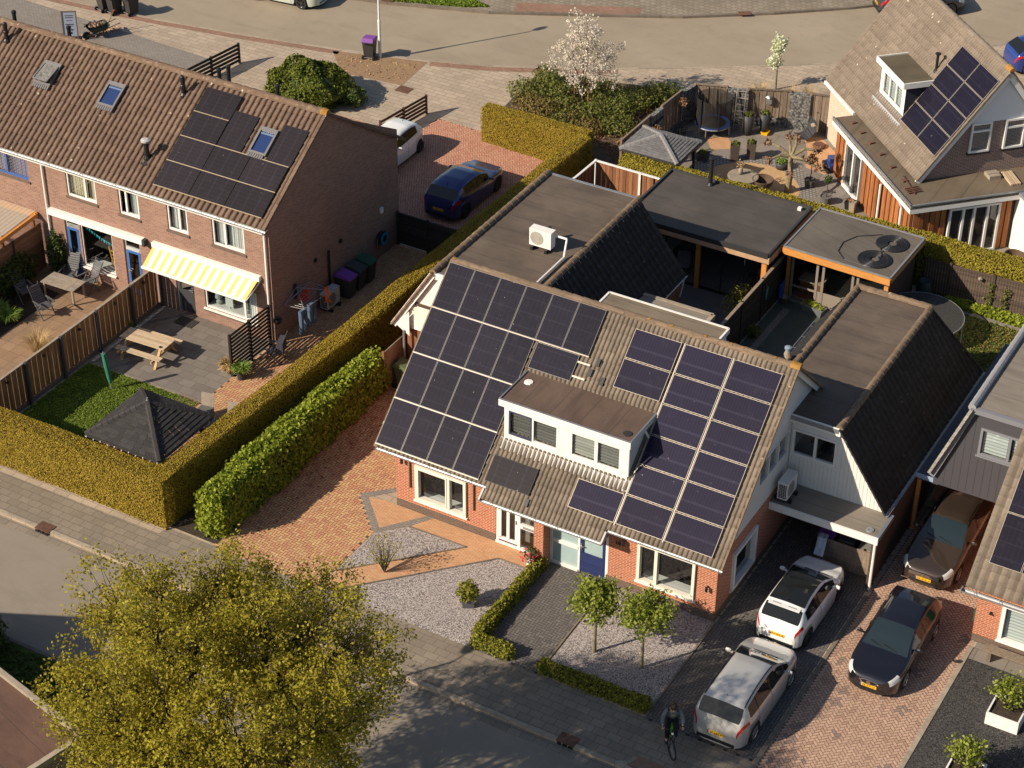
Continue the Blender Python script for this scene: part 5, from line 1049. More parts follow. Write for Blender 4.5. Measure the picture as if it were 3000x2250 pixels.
s = MB(); s.lathe([(.05, 0), (.03, .08), (.03, .14)], (-8.2, -2.65, 2.98), 8); s.build('finial', m_galv, Gz)
s = MB()
for i in range(44):
    sd, u_ = divmod(i, 11); u_ = u_ / 10 * 3 - 1.5; p = [(-8.2 + u_, -4.2), (-6.62, -2.65 + u_), (-8.2 - u_, -1.1), (-9.78, -2.65 - u_)][sd]; s.lathe([(.02, -.03), (.025, 0), (.015, .03)], (*p, 1.93 - .03 * (i % 2)), 6)
s.build('string_lights', m_white, Gz)
MB().lathe([(.33, 0), (.33, .06), (.2, .09), (.12, .07), (.1, .1), (.05, .1)], (-7.75, -4.0, 1.35), 18, 'y').build('round_speaker', m_dark, Gz)
g2s = mat('grey_shingle', (.17, .165, .165), .85, .15, (8, .25)); Gz2 = thing('grey_gazebo', 'grey hipped canopy roof behind the back hedge near the trampoline', 'gazebo', (-2.2, 23.9, 0))
shingle_roof('', Gz2, (-2.15, 24.15), 1.35, 1.15, 2.0, 2.5, g2s, mat('grey_hip', (.21, .205, .205), .85, .1))
for x, y in ((-3.3, 23.2), (-1.0, 23.2), (-1.0, 25.1), (-3.3, 25.1)): MB().box(x - .05, y - .05, 0, x + .05, y + .05, 2.0).build('post', m_dark, Gz2)
# ---------------------------------------------------------------- fences and walls
def plankfence(name, lab, pts, h, m, pw=.14, post=None, postm=None, cap=None, capm=None, posts_at=None, cat='fence', vary=.0, base=0, group=None, gap=.012, overlap=.02):
    t = thing(name, lab, cat, (*pts[0], 0), 0, group)
    b = MB(); pm = MB()
    for i in range(len(pts) - 1):
        p, q = V3((*pts[i], 0)), V3((*pts[i + 1], 0)); D = unit(q - p); L_ = np.linalg.norm(q - p); nn_ = V3((-D[1], D[0], 0)); k = int(L_ / pw)
        for j in range(k): b.para(p + D * (j * pw + gap / 2) + nn_ * (overlap * (j % 2) - .01) + V3((0, 0, base)), D * (pw - gap), nn_ * .02, V3((0, 0, h - base - random.random() * vary)))
    b.build('planks', m, t)
    if cap:
        c = MB(); [c.beam((*pts[i], h + .02), (*pts[i + 1], h + .02), .1, .045) for i in range(len(pts) - 1)]; c.build('cap_rail', capm or m, t)
    for (x, y) in (posts_at if posts_at is not None else pts): MB().box(x - .05, y - .05, 0, x + .05, y + .05, h + .06).build('post', postm or m, t)
    if base:
        c = MB(); [c.beam((*pts[i], base / 2), (*pts[i + 1], base / 2), .06, base) for i in range(len(pts) - 1)]; c.build('kickboard', m_kerbd, t)
    return t
py_ = [-5.5, -3.65, -1.72, .2, 2.23, 4.25, 5.95]
plankfence('garden_fence', 'tall orange plank fence with grey posts between the two terrace gardens', [(-14.6, -4.3), (-14.6, 5.95)], 1.78, m_woodf, .135, None, m_zincgrey, True, m_kerb, [(-14.53, y) for y in py_[1:]], base=.18)
t = COL.objects[-1]
for y in (-2.7, -.75, 1.25, 3.3, 5.0): tag(MB().lathe([(.06, 0), (.06, .06), (.02, .07)], (0, 0, 0), 10, 'x').build('fence_light', m_black), 'small round black light on the orange plank fence', 'light', 'round black lights on the plank fence').location = (-14.56, y, 1.55)
tag(MB().box(-14.42, 1.55, .012, -14.3, 5.9, .05).build('pebble_strip', mat('white_pebbles', (.6, .58, .54), .9, 0, (30, .5), bump=(30, 1, .04))), 'white pebble strip along the foot of the orange plank fence', 'pebble strip')
def slat(name, lab, p, q, h, n, m, th=.12, posts=2, cat='screen', z0=.1):
    t = thing(name, lab, cat, (*p, 0)); p, q = V3((*p, 0)), V3((*q, 0)); b = MB()
    for i in range(n): zc = z0 + th / 2 + (h - z0 - th) * i / (n - 1); b.beam(p + V3((0, 0, zc)), q + V3((0, 0, zc)), .025, th)
    b.build('slats', m, t)
    for i in range(posts): c = p + (q - p) * i / (posts - 1); MB().box(c[0] - .045, c[1] - .045, 0, c[0] + .045, c[1] + .045, h + .03).build('post', m, t)
    return t
slat('slat_screen', 'black slatted screen between the slab patio and the side alley', (-9.33, 3.4), (-9.28, 5.75), 1.8, 11, m_woodblk, .1, 3)
slat('slat_fence', 'open slatted fence on the light pavement nearest the wheelbarrow', (-24.9, 21.0), (-24.42, 24.66), 1.02, 5, m_woodblk, .13, 3, 'fence')
slat('slat_fence', 'open brown slatted fence behind the parked white hatchback', (-14.55, 21.6), (-14.13, 24.75), .95, 5, mat('rust_slats', (.085, .04, .026), .7, .2), .12, 3, 'fence')
gt_ = thing('side_gate', 'black boarded gate across the alley in front of the dark blue car', 'gate', (-7.6, 14.5, 0))
for x0_, x1_ in ((-9.1, -7.75), (-7.65, -6.05)):
    b = MB(); [b.box(x0_, 14.46, .1 + .15 * i, x1_, 14.5, .235 + .15 * i) for i in range(9)]; b.box(x0_, 14.44, 1.4, x1_, 14.52, 1.5); b.box(x0_, 14.44, .72, x1_, 14.46, .8); b.build('gate_leaf', m_woodblk, gt_)
for x in (-9.12, -7.7, -6.02): MB().box(x - .05, 14.43, 0, x + .05, 14.53, 1.55).build('post', m_woodblk, gt_)
plankfence('plank_fence', 'brown plank fence with white posts between the flat roof and the back hedge', [(-4.05, 20.0), (-4.0, 21.85), (-1.2, 21.8), (-.5, 21.75)], 1.8, m_woodb, .16, None, m_white, True, m_white, [(-4.05, 20), (-4.0, 21.85), (-1.9, 21.8)])
df = thing('party_fence', 'dark plank fence with pale top edge between the terrace and the pond garden', 'fence', (5.9, 12, 0))
b = MB(); [b.box(5.87, 9.4 + .0, .02 + .14 * i, 5.9, 18.75, .145 + .14 * i) for i in range(13)]; b.build('planks', m_woodblk, df); MB().box(5.83, 9.4, 1.85, 5.95, 18.8, 1.9).build('cap_rail', m_woodg, df)
for y in (11, 12.9, 14.8, 16.7, 18.6): MB().box(5.84, y, 0, 5.93, y + .08, 1.92).build('post', m_woodblk, df)
rf = thing('woven_fence', 'dark woven fence with wire mesh below the yellow hedge at the right', 'fence', (13, 21.95, 0))
b = MB(); rr_ = lambda x: 21.95 + (x - 12) * .03
for k in range(18): b.beam((10.5, rr_(10.5), .06 + .085 * k), (16, rr_(16), .06 + .085 * k), .03, .075)
b.build('woven_panel', woodmat('woven_brown', (.075, .05, .036), (.115, .08, .058), .35, (1, 1, 6)), rf)
for x in (10.6, 11.55, 13.3, 15.1): MB().box(x - .05, rr_(x) - .06, 0, x + .05, rr_(x) + .04, 1.6).build('post', m_wooddk, rf)
b = MB(); [b.tube((10.6 + .11 * i, rr_(10.6) - .06 + .0033 * i, .05), (10.6 + .11 * i, rr_(10.6) - .06 + .0033 * i, 1.5), .004, n=4, caps=False) for i in range(48)]; b.build('wire_mesh', m_galv, rf)
# upper right garden: weathered fence panels, gabion walls, door
gp_ = [(-3.5, 30.38), (-2.15, 30.86), (-1.22, 31.16), (.47, 31.9), (1.36, 32.12), (2.46, 32.36)]
def wpanel(lab, p, q, h=1.8, low=0., name='plank_fence', group='weathered panels of the back garden', cat='fence'):
    t = thing(name, lab, cat, (*p, 0), 0, group); b = MB(); P_, Q_ = V3((*p, 0)), V3((*q, 0)); D = unit(Q_ - P_); L_ = np.linalg.norm(Q_ - P_); nn_ = V3((-D[1], D[0], 0)); k = int(L_ / .145)
    for j in range(k): b.para(P_ + D * (j * L_ / k + .01) + nn_ * (.022 * (j % 2)) + V3((0, 0, low)), D * (L_ / k - .012), nn_ * .02, V3((0, 0, h - low)))
    b.build('planks', m_woodg, t); c = MB(); c.beam(P_ + V3((0, 0, h + .02)), Q_ + V3((0, 0, h + .02)), .09, .05); c.build('cap_rail', m_woodg, t)
    for c_ in (P_, Q_): MB().box(c_[0] - .05, c_[1] - .05, 0, c_[0] + .05, c_[1] + .05, h + .05).build('post', m_woodg, t)
    if low: b = MB(); b.beam(P_ + V3((0, 0, low / 2)), Q_ + V3((0, 0, low / 2)), .08, low); b.build('stone_base', m_gabion, t)
    return t
wpanel('weathered plank panel behind the trampoline', gp_[0], gp_[1]); wpanel('weathered plank panel with a lamp, between the two stone filled walls', gp_[2], gp_[3], 1.8, .45)
t = wpanel('weathered plank door beside the brick side of the house', gp_[4], gp_[5], 1.8, 0, 'garden_door', 'garden doors', 'door')
b = MB(); D = unit(V3((*gp_[5], 0)) - V3((*gp_[4], 0))); c = V3((*gp_[4], 0)) + D * .2; b.beam(c + V3((.03, -.06, 1.0)), c + D * .12 + V3((.03, -.06, 1.0)), .03, .03); b.build('handle', m_galv, t)
def gab(lab, p, q, h=1.75):
    b = MB(); b.beam((*p, h / 2), (*q, h / 2), .22, h); t = one('gabion_wall', lab, 'gabion wall', b, m_gabion, 'stone filled wire walls'); 
gab('stone filled wire wall with a ladder leaning on it', gp_[1], gp_[2]); gab('stone filled wire wall left of the garden door', gp_[3], gp_[4])
nw = [(-3.55, 30.35), (-3.74, 29.45), (-3.82, 27.7), (-3.86, 26.6), (-3.9, 24.0)]
gab('stone filled wall at the corner behind the trampoline', nw[0], nw[1]); wpanel('weathered plank panel facing the shrub bed', nw[1], nw[2], 1.8, .4); gab('stone filled wall with a dark sign facing the grey canopy', nw[2], nw[3]); wpanel('weathered plank panel beside the grey canopy roof', nw[3], nw[4])
t = thing('garden_sign', 'dark framed sign on the stone wall above the grey canopy', 'sign', (-3.66, 27.15, 1.25), R(2)); MB().box(-.03, -.45, -.12, .02, .45, .16).build('sign_board', m_black, t, True); e = MB(); e.box(.02, -.42, -.09, .03, .42, .13); e.build('sign_face', mat('slate', (.06, .07, .08), .5), t, True)
b = MB(); [b.box(.031, -.3 + .13 * i, -.02, .036, -.22 + .13 * i, .07) for i in range(5)]; b.build('sign_letters', m_galv, t, True)
t = thing('wall_lantern', 'grey metal lantern on the weathered panel between the stone walls', 'lantern', (-.36, 31.45, 1.25), R(25)); MB().box(-.12, -.12, -.05, .12, 0, .25).build('lantern_body', m_galv, t, True); MB().lathe([(.17, .25), (.1, .33), (.02, .36)], (0, -.06, 0), 4).build('lantern_cap', m_zinc, t, True)
lf = thing('ladder', 'wooden ladder leaning on the stone filled wall by the trampoline', 'ladder', (-1.45, 30.85, 0), R(15))
for x in (-.2, .2): MB().beam((x, -.3, 0), (x, .05, 1.9), .03, .06).build('rail', m_teak, lf, True)
for i in range(6): MB().tube((-.2, -.26 + .055 * i, .25 + .3 * i), (.2, -.26 + .055 * i, .25 + .3 * i), .015).build('rung', m_teak, lf, True)
# left neighbour's side: pergola roof and horizontal board fence
g = G('ribbed_sheet'); tr = g.n('ShaderNodeBsdfTransparent'); mx = g.n('ShaderNodeMixShader'); mx.inputs[0].default_value = .45; g.fin((.62, .58, .48), .3); g.l(tr.outputs[0], mx.inputs[1]); g.l(g.p.outputs[0], mx.inputs[2]); g.l(mx.outputs[0], g.out.inputs[0]); sheetm = g.m
Pg = thing('lean_to_roof', 'lean-to with clear ribbed roof and timber frame at the left picture edge', 'lean-to', (-22, 5, 0))
b = MB(); b.box(-27, 5.8, 2.25, -20.4, 5.95, 2.45); b.beam((-20.4, 5.9, 2.35), (-20.4, 1.5, 2.1), .1, .16); b.box(-27, 3.9, 2.15, -20.4, 4.0, 2.28); b.build('frame', m_beam, Pg)
b = MB(); [b.quad((-27 + .1 * i, 1.5, 2.16 + .02 * (i % 2)), (-26.9 + .1 * i, 1.5, 2.16 + .02 * ((i + 1) % 2)), (-26.9 + .1 * i, 5.95, 2.46 + .02 * ((i + 1) % 2)), (-27 + .1 * i, 5.95, 2.46 + .02 * (i % 2))) for i in range(65)]; b.build('clear_sheets', sheetm, Pg)
b = MB(); [b.box(-27, 1.6 + .16 * i, .3, -20.5, 1.72 + .16 * i, .33) for i in range(26)]; b.build('deck', m_teak, Pg)
for y in (1.6, 3.8, 5.6): MB().box(-20.48, y, 0, -20.36, y + .1, 2.2).build('post', m_woodb, Pg)
bf = thing('board_fence', 'brown horizontal board fence below the lean-to at the left edge', 'fence', (-20.2, 3, 0)); b = MB(); [b.box(-20.3, -2, .03 + .2 * i, -20.26, 5.9, .215 + .2 * i) for i in range(10)]; b.build('boards', woodmat('reddish_boards', (.17, .09, .05), (.24, .135, .08), .25, (.5, .5, 3)), bf)
for y in (.2, 2.2, 4.2): MB().box(-20.26, y, 0, -20.2, y + .07, 2.05).build('post', m_wooddk, bf)
bp = thing('wood_panel', 'weathered board panel standing at the end of the bright green hedge', 'panel', (-3.98, 6.2, 0)); b = MB(); [b.box(-4.0, 5.45 + .16 * i, 0, -3.96, 5.6 + .16 * i, 1.7) for i in range(8)]; b.build('boards', m_woodg, bp); MB().box(-4.03, 5.38, 0, -3.93, 5.46, 1.75).build('post', m_woodb, bp)
sw = thing('storage_wall', 'low weathered board wall inside the carport in front of the white car', 'board wall', (14.5, 4.45, 0)); b = MB(); [b.box(13.45, 4.45, .02 + .17 * i, 15.36, 4.49, .18 + .17 * i) for i in range(6)]; b.build('boards', m_woodg, sw)
for x in (13.5, 14.9): MB().box(x, 4.49, 0, x + .07, 4.56, 1.05).build('post', m_woodg, sw)
# house hidden behind the tree at the lower left, and the flat garage in front of it
Bd = thing('flat_garage', 'flat brown roofed garage with pale edge at the lower left corner', 'garage', (-3, -18, 0)); e0, e1 = (-3.72, -15.2), (-.0, -16.05)
d_ = unit(V3((e1[0] - e0[0], e1[1] - e0[1], 0))); nn_ = V3((d_[1], -d_[0], 0)); A = V3((*e0, 0)) - d_ * 4; B = V3((*e1, 0)); P4 = [tuple(p[:2]) for p in (A, B, B + nn_ * 6, A + nn_ * 6)]
MB().prism([tuple(np.array(p) * .999) for p in P4], 0, 2.6).build('wall', m_drkbrick, Bd); MB().prism(P4, 2.6, 2.72).build('flat_roof', m_bitred, Bd)
b = MB(); b.beam((*P4[0], 2.74), (*P4[1], 2.74), .16, .2); b.beam((*P4[1], 2.74), (*P4[2], 2.74), .16, .2); b.build('roof_edge', m_kerb, Bd)
b = MB(); [b.lathe([(random.uniform(.02, .05), 0), (.01, .01)], (random.gauss(-3.0, .35), random.gauss(-16.3, .12), 2.725), 5) for _ in range(0)]; 
Oh = thing('opposite_house', 'gabled house across the street whose roof shades the road', 'house', (-14, -22, 0))
b = MB(); b.box(-16, -28, 0, -6.5, -17.3, 3.0); b.build('wall', m_drkbrick, Oh); b = MB(); b.add([(-16.3, -17, 2.4), (-10.2, -17, 6.0), (-6.2, -17, 3.0), (-16.3, -28, 2.4), (-10.2, -28, 6.0), (-6.2, -28, 3.0)], [(0, 1, 4, 3), (1, 2, 5, 4), (0, 2, 1), (3, 4, 5)]); b.build('roof', m_farr, Oh)
# ---------------------------------------------------------------- foliage
def leafcloud(name, P, size, m, par=None, nrm=None, asp=1.5, jit=.45, vals=None, up=None):
    """a quad per point; P (n,3) in the frame of par; nrm gives a bias to the facing"""
    n = len(P); P = np.asarray(P, float); d = rng.normal(size=(n, 3))
    if nrm is not None: d = np.asarray(nrm) + d * jit
    d /= np.linalg.norm(d, axis=1)[:, None]; t = rng.normal(size=(n, 3))
    if up is not None: t = np.array([0, 0, 1.]) + t * up
    a = np.cross(d, t); a /= np.linalg.norm(a, axis=1)[:, None] + 1e-9; b = np.cross(d, a)
    s = size * rng.uniform(.65, 1.35, n)[:, None]; a = a * s * .5; b = b * s * .5 * asp
    q = np.stack([P - b, P + a * .9 - b * .05 + d * s * .12, P + b, P - a * .9 - b * .05 + d * s * .12], 1).reshape(-1, 3)
    return mesh(name, q, np.arange(4 * n).reshape(-1, 4), m, par, True, False, rng.random(n) if vals is None else vals, False)
def hedge(name, lab, pts, wid, h, leaf, base, dens=900, size=.05, rough=.05, cat='hedge', bump=.05, rnd=.18, z0=.0, group=None, jit=.5, taper=.06):
    """clipped hedge along pts: a dark core with leaves over its top and sides; wid and h may vary per point"""
    W = wid if isinstance(wid, (list, tuple)) else [wid] * len(pts); Hh = h if isinstance(h, (list, tuple)) else [h] * len(pts)
    t = thing(name, lab, cat, (*pts[0], 0), 0, group); o = V3((*pts[0], 0)); P, Nn = [], []; core = MB()
    segs = []
    for i in range(len(pts) - 1):
        p, q = V3((*pts[i], 0)) - o, V3((*pts[i + 1], 0)) - o; D = unit(q - p); n_ = V3((-D[1], D[0], 0)); L_ = np.linalg.norm(q - p); w0, w1, h0, h1 = W[i], W[i + 1], Hh[i], Hh[i + 1]
        e0, e1 = (.0 if i else 0), 0
        prof = []
        hh, ww = (h0 + h1) / 2, (w0 + w1) / 2; per = 2 * hh + ww; k = int(per * (L_ + ww) * dens)
        u = rng.uniform(-.02 if i == 0 else -ww * .5 / L_, 1.02 if i == len(pts) - 2 else 1 + ww * .5 / L_, k); s = rng.uniform(0, per, k)
        wu = (w0 + (w1 - w0) * u); hu = h0 + (h1 - h0) * u
        zz = np.where(s < hh, s / hh, np.where(s > hh + ww, (per - s) / hh, 1.)); xx = np.where(s < hh, -.5, np.where(s > hh + ww, .5, (s - hh) / ww - .5))
        # rounded shoulders
        ex = np.clip((np.abs(xx) - .5 + rnd / ww) / (rnd / ww), 0, 1); top = s * 0 + ((s >= hh) & (s <= hh + ww)); z = zz * hu - top * rnd * .6 * ex ** 2
        side = 1 - top; zed = np.clip((z - hu + rnd) / rnd, 0, 1); x = xx * wu * (1 - taper * z / hu) - side * np.sign(xx) * rnd * .4 * zed ** 2
        lump = bump * (np.sin(u * L_ * 2.1 + xx * 5) * np.sin(z * 3.1 + u * L_ * .9 + 1)) + rng.normal(0, rough, k)
        N_ = np.stack([side * np.sign(xx), top * 1. + side * .15], 1); x = x + N_[:, 0] * lump; z = np.maximum(z + N_[:, 1] * lump * (top > 0), .02)
        P.append(p + np.outer(u * L_, D) + np.outer(x, n_) + np.outer(z, [0, 0, 1.])); Nn.append(np.outer(N_[:, 0], n_) + np.outer(N_[:, 1], [0, 0, 1.]))
        for (pp, sg, w_, h_) in ((p, -1, w0, h0), (q, 1, w1, h1)):     # end faces
            if (sg < 0 and i == 0) or (sg > 0 and i == len(pts) - 2):
                kk = int(w_ * h_ * dens * 1.1); uu = rng.uniform(-.5, .5, kk); zz = rng.uniform(.02, 1, kk) ** .9
                bul = .12 * (1 - (2 * np.abs(uu)) ** 2) * np.sqrt(np.clip(1 - zz ** 4, 0, 1)) + rng.normal(0, rough, kk)
                P.append(pp + np.outer(uu * w_ * (1 - taper), n_) + np.outer(sg * bul, D) + np.outer(zz * h_, [0, 0, 1.])); Nn.append(np.tile(D * sg, (kk, 1)))
        a, b = .8 * w0 / 2, .8 * w1 / 2; ee = D * .04
        ps = [p + ee * (i == 0) - n_ * a, q - ee - n_ * b, q - ee + n_ * b, p + ee * (i == 0) + n_ * a]
        core.add([*ps, *[c + V3((0, 0, (hh_ - .1))) - (c - m_) * .12 for c, hh_, m_ in zip(ps, (h0, h1, h1, h0), (p, q, q, p))]], [(3, 2, 1, 0), (4, 5, 6, 7), (0, 1, 5, 4), (1, 2, 6, 5), (2, 3, 7, 6), (3, 0, 4, 7)])
    leafcloud('leaves', np.concatenate(P), size, leaf, t, np.concatenate(Nn), 1.3, jit)
    core.build('branches', base, t, True)
    return t
mh = mat('hedge_core', (.05, .036, .012), .95); mhg = mat('bright_core', (.03, .045, .01), .95)
hedge('clipped_hedge', 'long clipped ochre hedge running round the street corner and up between the houses', [(-15, -4.66), (-6.28, -4.62), (-5.75, 5.0), (-5.68, 11.8), (-5.55, 18), (-5.35, 23.3)], [.8, .82, .86, .8, .72, .75], [1.9, 1.95, 1.9, 1.88, 1.88, 1.9], l_hedge, mh, 1700, .036, .012, bump=.02, rnd=.12, jit=.6)
hedge('clipped_hedge', 'short clipped ochre hedge closing the pink brick drive by the shrub bed', [(-10.6, 24.15), (-5.5, 23.95)], [.75, .78], [1.65, 1.75], l_hedge, mh, 1700, .036, .012, bump=.03, rnd=.2, jit=.6)
hedge('back_hedge', 'long yellow green hedge behind the flat roofs of both back gardens', [(-3.2, 22.95), (0, 22.75), (6, 22.75), (11, 22.65), (16.5, 22.7)], [.75, .75, .75, .85, .9], [1.85, 1.9, 1.95, 2.0, 2.0], l_hedge2, mh, 1000, .055, .03, bump=.05, rnd=.15)
hedge('bright_hedge', 'bright green leafy hedge along the left driveway of house 12', [(-4.45, -4.45), (-4.42, 0), (-4.4, 5.5)], [.9, .95, .8], [1.65, 1.65, 1.5], l_hedgeg, mhg, 620, .10, .075, bump=.09, rnd=.2, jit=.9)
hedge('box_hedge', 'low yellow box hedge beside the dark path with a turn at the pavement', [(5.78, -.4), (5.84, -4.35), (5.95, -4.72), (7.1, -4.68)], .34, .42, l_box, mhg, 1100, .06, .04, bump=.05, rnd=.1, jit=.9)
hedge('box_hedge', 'low box hedge between the two small trees and the pavement', [(8.25, -4.72), (11.75, -4.6)], .34, .4, l_box, mhg, 1100, .06, .04, bump=.06, rnd=.1, jit=.9)
def blob(n, r, c=(0, 0, 0), sh=.35, sq=1., top=None):
    d = rng.normal(size=(n, 3)); d /= np.linalg.norm(d, axis=1)[:, None]; rad = (sh + (1 - sh) * rng.random(n) ** .5)
    lump = 1 + .16 * np.sin(d[:, 0] * 5 + 1) * np.sin(d[:, 1] * 6 + 2) + .12 * np.sin(d[:, 2] * 9 + d[:, 0] * 7)
    return np.array(c) + d * np.array(r if isinstance(r, (tuple, list)) else (r, r, r * sq)) * (rad * lump)[:, None], d
def shrub(name, lab, loc, r, n, leaf, size=.06, cat='shrub', group=None, sh=.5, stems=6, asp=1.5, barkm=None):
    t = thing(name, lab, cat, (*loc, 0) if len(loc) == 2 else loc, 0, group); r = r if isinstance(r, (tuple, list)) else (r, r, r)
    P, Nn = blob(n, r, (0, 0, r[2] * .9), sh); k = P[:, 2] > .02; leafcloud('leaves', P[k], size, leaf, t, Nn[k], asp, .8)
    b = MB()
    for _ in range(stems): a = random.uniform(0, 2 * PI); q = random.uniform(.2, .7); b.path([(0, 0, 0), (r[0] * q * .5 * math.cos(a), r[1] * q * .5 * math.sin(a), r[2] * .8), (r[0] * q * math.cos(a), r[1] * q * math.sin(a), r[2] * 1.5)], [.02, .014, .006], 5)
    b.build('stems', barkm or m_barkd, t, True); return t
def tree(name, lab, loc, h0, h1, tips, trunk_r, leaf, size, per, spread, limbs=7, barkm=None, cat='tree', group=None, lean=(0, 0), second=8, tipfill=.5, asp=1.5, fork=None):
    """trunk, limbs, branches to every tip and leaves round the tips; tips (n,3) in the tree's frame"""
    t = thing(name, lab, cat, (*loc, 0), 0, group); barkm = barkm or m_bark; tips = np.asarray(tips); b = MB(); c = tips.mean(0); fork = fork or h0
    top = V3((lean[0], lean[1], fork)); b.path([(0, 0, -.05), (lean[0] * .4, lean[1] * .4, fork * .5), top], [trunk_r * 1.25, trunk_r, trunk_r * .8], 10)
    tr_ = b.build('trunk', barkm, t, True); br = MB()
    def kmeans(X, k):
        C = X[rng.choice(len(X), min(k, len(X)), False)]
        for _ in range(6):
            lab_ = ((X[:, None] - C[None]) ** 2).sum(2).argmin(1); C = np.array([X[lab_ == i].mean(0) if (lab_ == i).any() else C[i] for i in range(len(C))])
        return C, lab_
    C, la = kmeans(tips, limbs)
    for i in range(len(C)):
        X = tips[la == i]
        if not len(X): continue
        mid = top + (C[i] - top) * .62 + rng.normal(0, .06, 3) * h1 * .1; k1 = top + (mid - top) * .5 + V3((0, 0, -.02 * h1)) + rng.normal(0, .03, 3) * h1 * .3
        br.path([top, k1, mid], [trunk_r * .55, trunk_r * .42, trunk_r * .3], 7)
        C2, l2 = kmeans(X, max(2, min(second, len(X) // 3)))
        for j in range(len(C2)):
            Y = X[l2 == j]
            if not len(Y): continue
            m2 = mid + (C2[j] - mid) * .7 + rng.normal(0, .05, 3); br.path([mid, (mid + m2) / 2 + rng.normal(0, .04, 3), m2], [trunk_r * .26, trunk_r * .19, trunk_r * .13], 5)
            for y in Y: br.path([m2, (m2 + y) / 2 + rng.normal(0, .1, 3) * .8, y], [trunk_r * .09, trunk_r * .05, trunk_r * .02], 4)
    br.build('branches', barkm, t, True)
    ctr = np.repeat(tips, per, 0); back = np.repeat((tips - c) / (np.linalg.norm(tips - c, axis=1)[:, None] + 1e-6), per, 0)
    P = ctr + rng.normal(0, spread, (len(ctr), 3)) - back * rng.random(len(ctr))[:, None] * spread * 2.2
    leafcloud('crown', P, size, leaf, t, None, asp)
    return t
# the big street tree at the bottom
def crown_tips(n, c, r, low=-.35, sh=.45, lump=.18, seed=0):
    out = []; g_ = np.random.default_rng(seed)
    while len(out) < n:
        d = g_.normal(size=3); d /= np.linalg.norm(d)
        if d[2] < low: continue
        q = (sh + (1 - sh) * g_.random() ** .45) * (1 + lump * math.sin(3 * d[0] + 4 * d[1] + 1) * math.cos(4 * d[2] + 3 * d[1]) + lump * .5 * math.sin(9 * d[0] - 7 * d[1]))
        out.append(np.array(c) + d * np.array(r) * q)
    return np.array(out)
tree('street_tree', 'large spreading street tree with ochre spring leaves at the bottom of the picture', (4.7, -15.6), 2.6, 8, crown_tips(2600, (0, 0, 5.8), (4.45, 4.3, 3.9), -.7, .3, .26, 5), .2, l_maple, .06, 52, .13, 9, m_barkd, second=14)
tree('front_tree', 'small round headed young tree on the pale gravel nearer the dark path', (9.23, -3.13), 1.35, 2.9, crown_tips(150, (0, 0, 2.15), (.82, .78, .72), -.75, .3, .3, 8), .05, l_young, .08, 20, .11, 6, m_barkl)
tree('front_tree', 'small round headed young tree on the pale gravel nearer the silver car', (10.82, -3.05), 1.4, 2.9, crown_tips(165, (.05, 0, 2.2), (.9, .82, .72), -.75, .3, .3, 9), .05, l_young, .08, 20, .11, 6, m_barkl)
bl = tree('blossom_tree', 'pale pink blossom tree held by two stakes in the shrub bed', (-8.43, 29.0), 1.0, 4.8, np.concatenate([crown_tips(150, (0.1, 0, 2.2), (1.75, 1.6, 1.2), -.9, .25, .3, 3), crown_tips(60, (-.05, 0, 3.4), (.95, .9, 1.2), -.6, .2, .3, 4)]), .06, l_blos, .075, 26, .09, 6, m_bark, asp=1.2)
for x in (-.35, .35): MB().tube((x, -.1, 0), (x, -.1, 1.35), .04).build('stake', m_woodb, bl, True)
wt = tree('white_tree', 'slim young tree with white flowers in the soil bed behind the garden fence', (-1.54, 35.07), 1.0, 2.8, np.concatenate([crown_tips(44, (0, 0, 2.1), (.4, .4, .65), -.9, .2, .2, 6), crown_tips(14, (-.15, 0, 1.2), (.35, .3, .35), -.9, .2, .2, 2)]), .05, l_white, .10, 22, .07, 4, m_barkl, asp=1.1)
# clipped conifer and dark shrub by the terrace
t = thing('conifer_bush', 'big rounded dark green conifer bush beside the grey parking behind the terrace roof', 'bush', (-19.6, 23.4, 0))
P, Nn = blob(15000, (1.85, 1.55, 1.15), (0, 0, .55), .82); k = P[:, 2] > .03; leafcloud('leaves', P[k], .10, l_conif, t, Nn[k], 1.6, .6); b = MB(); b.lathe([(1.2, 0), (1.45, .4), (1.3, 1.0), (.7, 1.4), (.1, 1.5)], n=16); b.build('branches', mhg, t, True)
shrub('conifer_bush', 'small dark shrub at the right foot of the big conifer bush', (-17.5, 23.9), (.62, .6, .45), 1500, l_darkiv, .07, 'bush')
# shrub bed: several bushes of its own each
bp_ = [(-11.0, 28.3), (-10.4, 29.5), (-10.2, 27.5), (-9.6, 28.6), (-9.0, 30.0), (-9.3, 27.2), (-8.7, 28.2), (-7.9, 27.1), (-7.3, 28.0), (-7.2, 29.3), (-7.8, 30.2), (-6.5, 28.7), (-6.2, 30.0), (-6.9, 26.9), (-5.7, 30.9), (-5.9, 27.6), (-10.9, 30.2), (-8.2, 26.8), (-5.3, 31.6)]
lb = ['low green shrub at the left end of the bed beside the light paving', 'loose green shrub by the pavement left of the blossom tree', 'low brownish shrub behind the short clipped hedge', 'dense green shrub just left of the blossom tree stakes', 'green shrub by the road behind the blossom tree', 'reddish low shrub above the short hedge middle', 'sparse olive shrub at the foot of the blossom tree', 'brown twiggy shrub above the right end of the short hedge', 'olive shrub right below the blossom tree', 'green shrub right behind the blossom tree', 'bright shrub between the blossom tree and the road', 'dense green shrub in the middle right of the bed', 'tall dark green shrub near the slanting fence', 'low brown shrub nearest the hedge corner', 'dark shrub at the right end of the bed by the road', 'twiggy shrub near the slanting plank fence', 'green shrub at the upper left corner of the bed', 'tiny olive shrub touching the short hedge', 'dark leafy shrub at the far right tip of the bed']
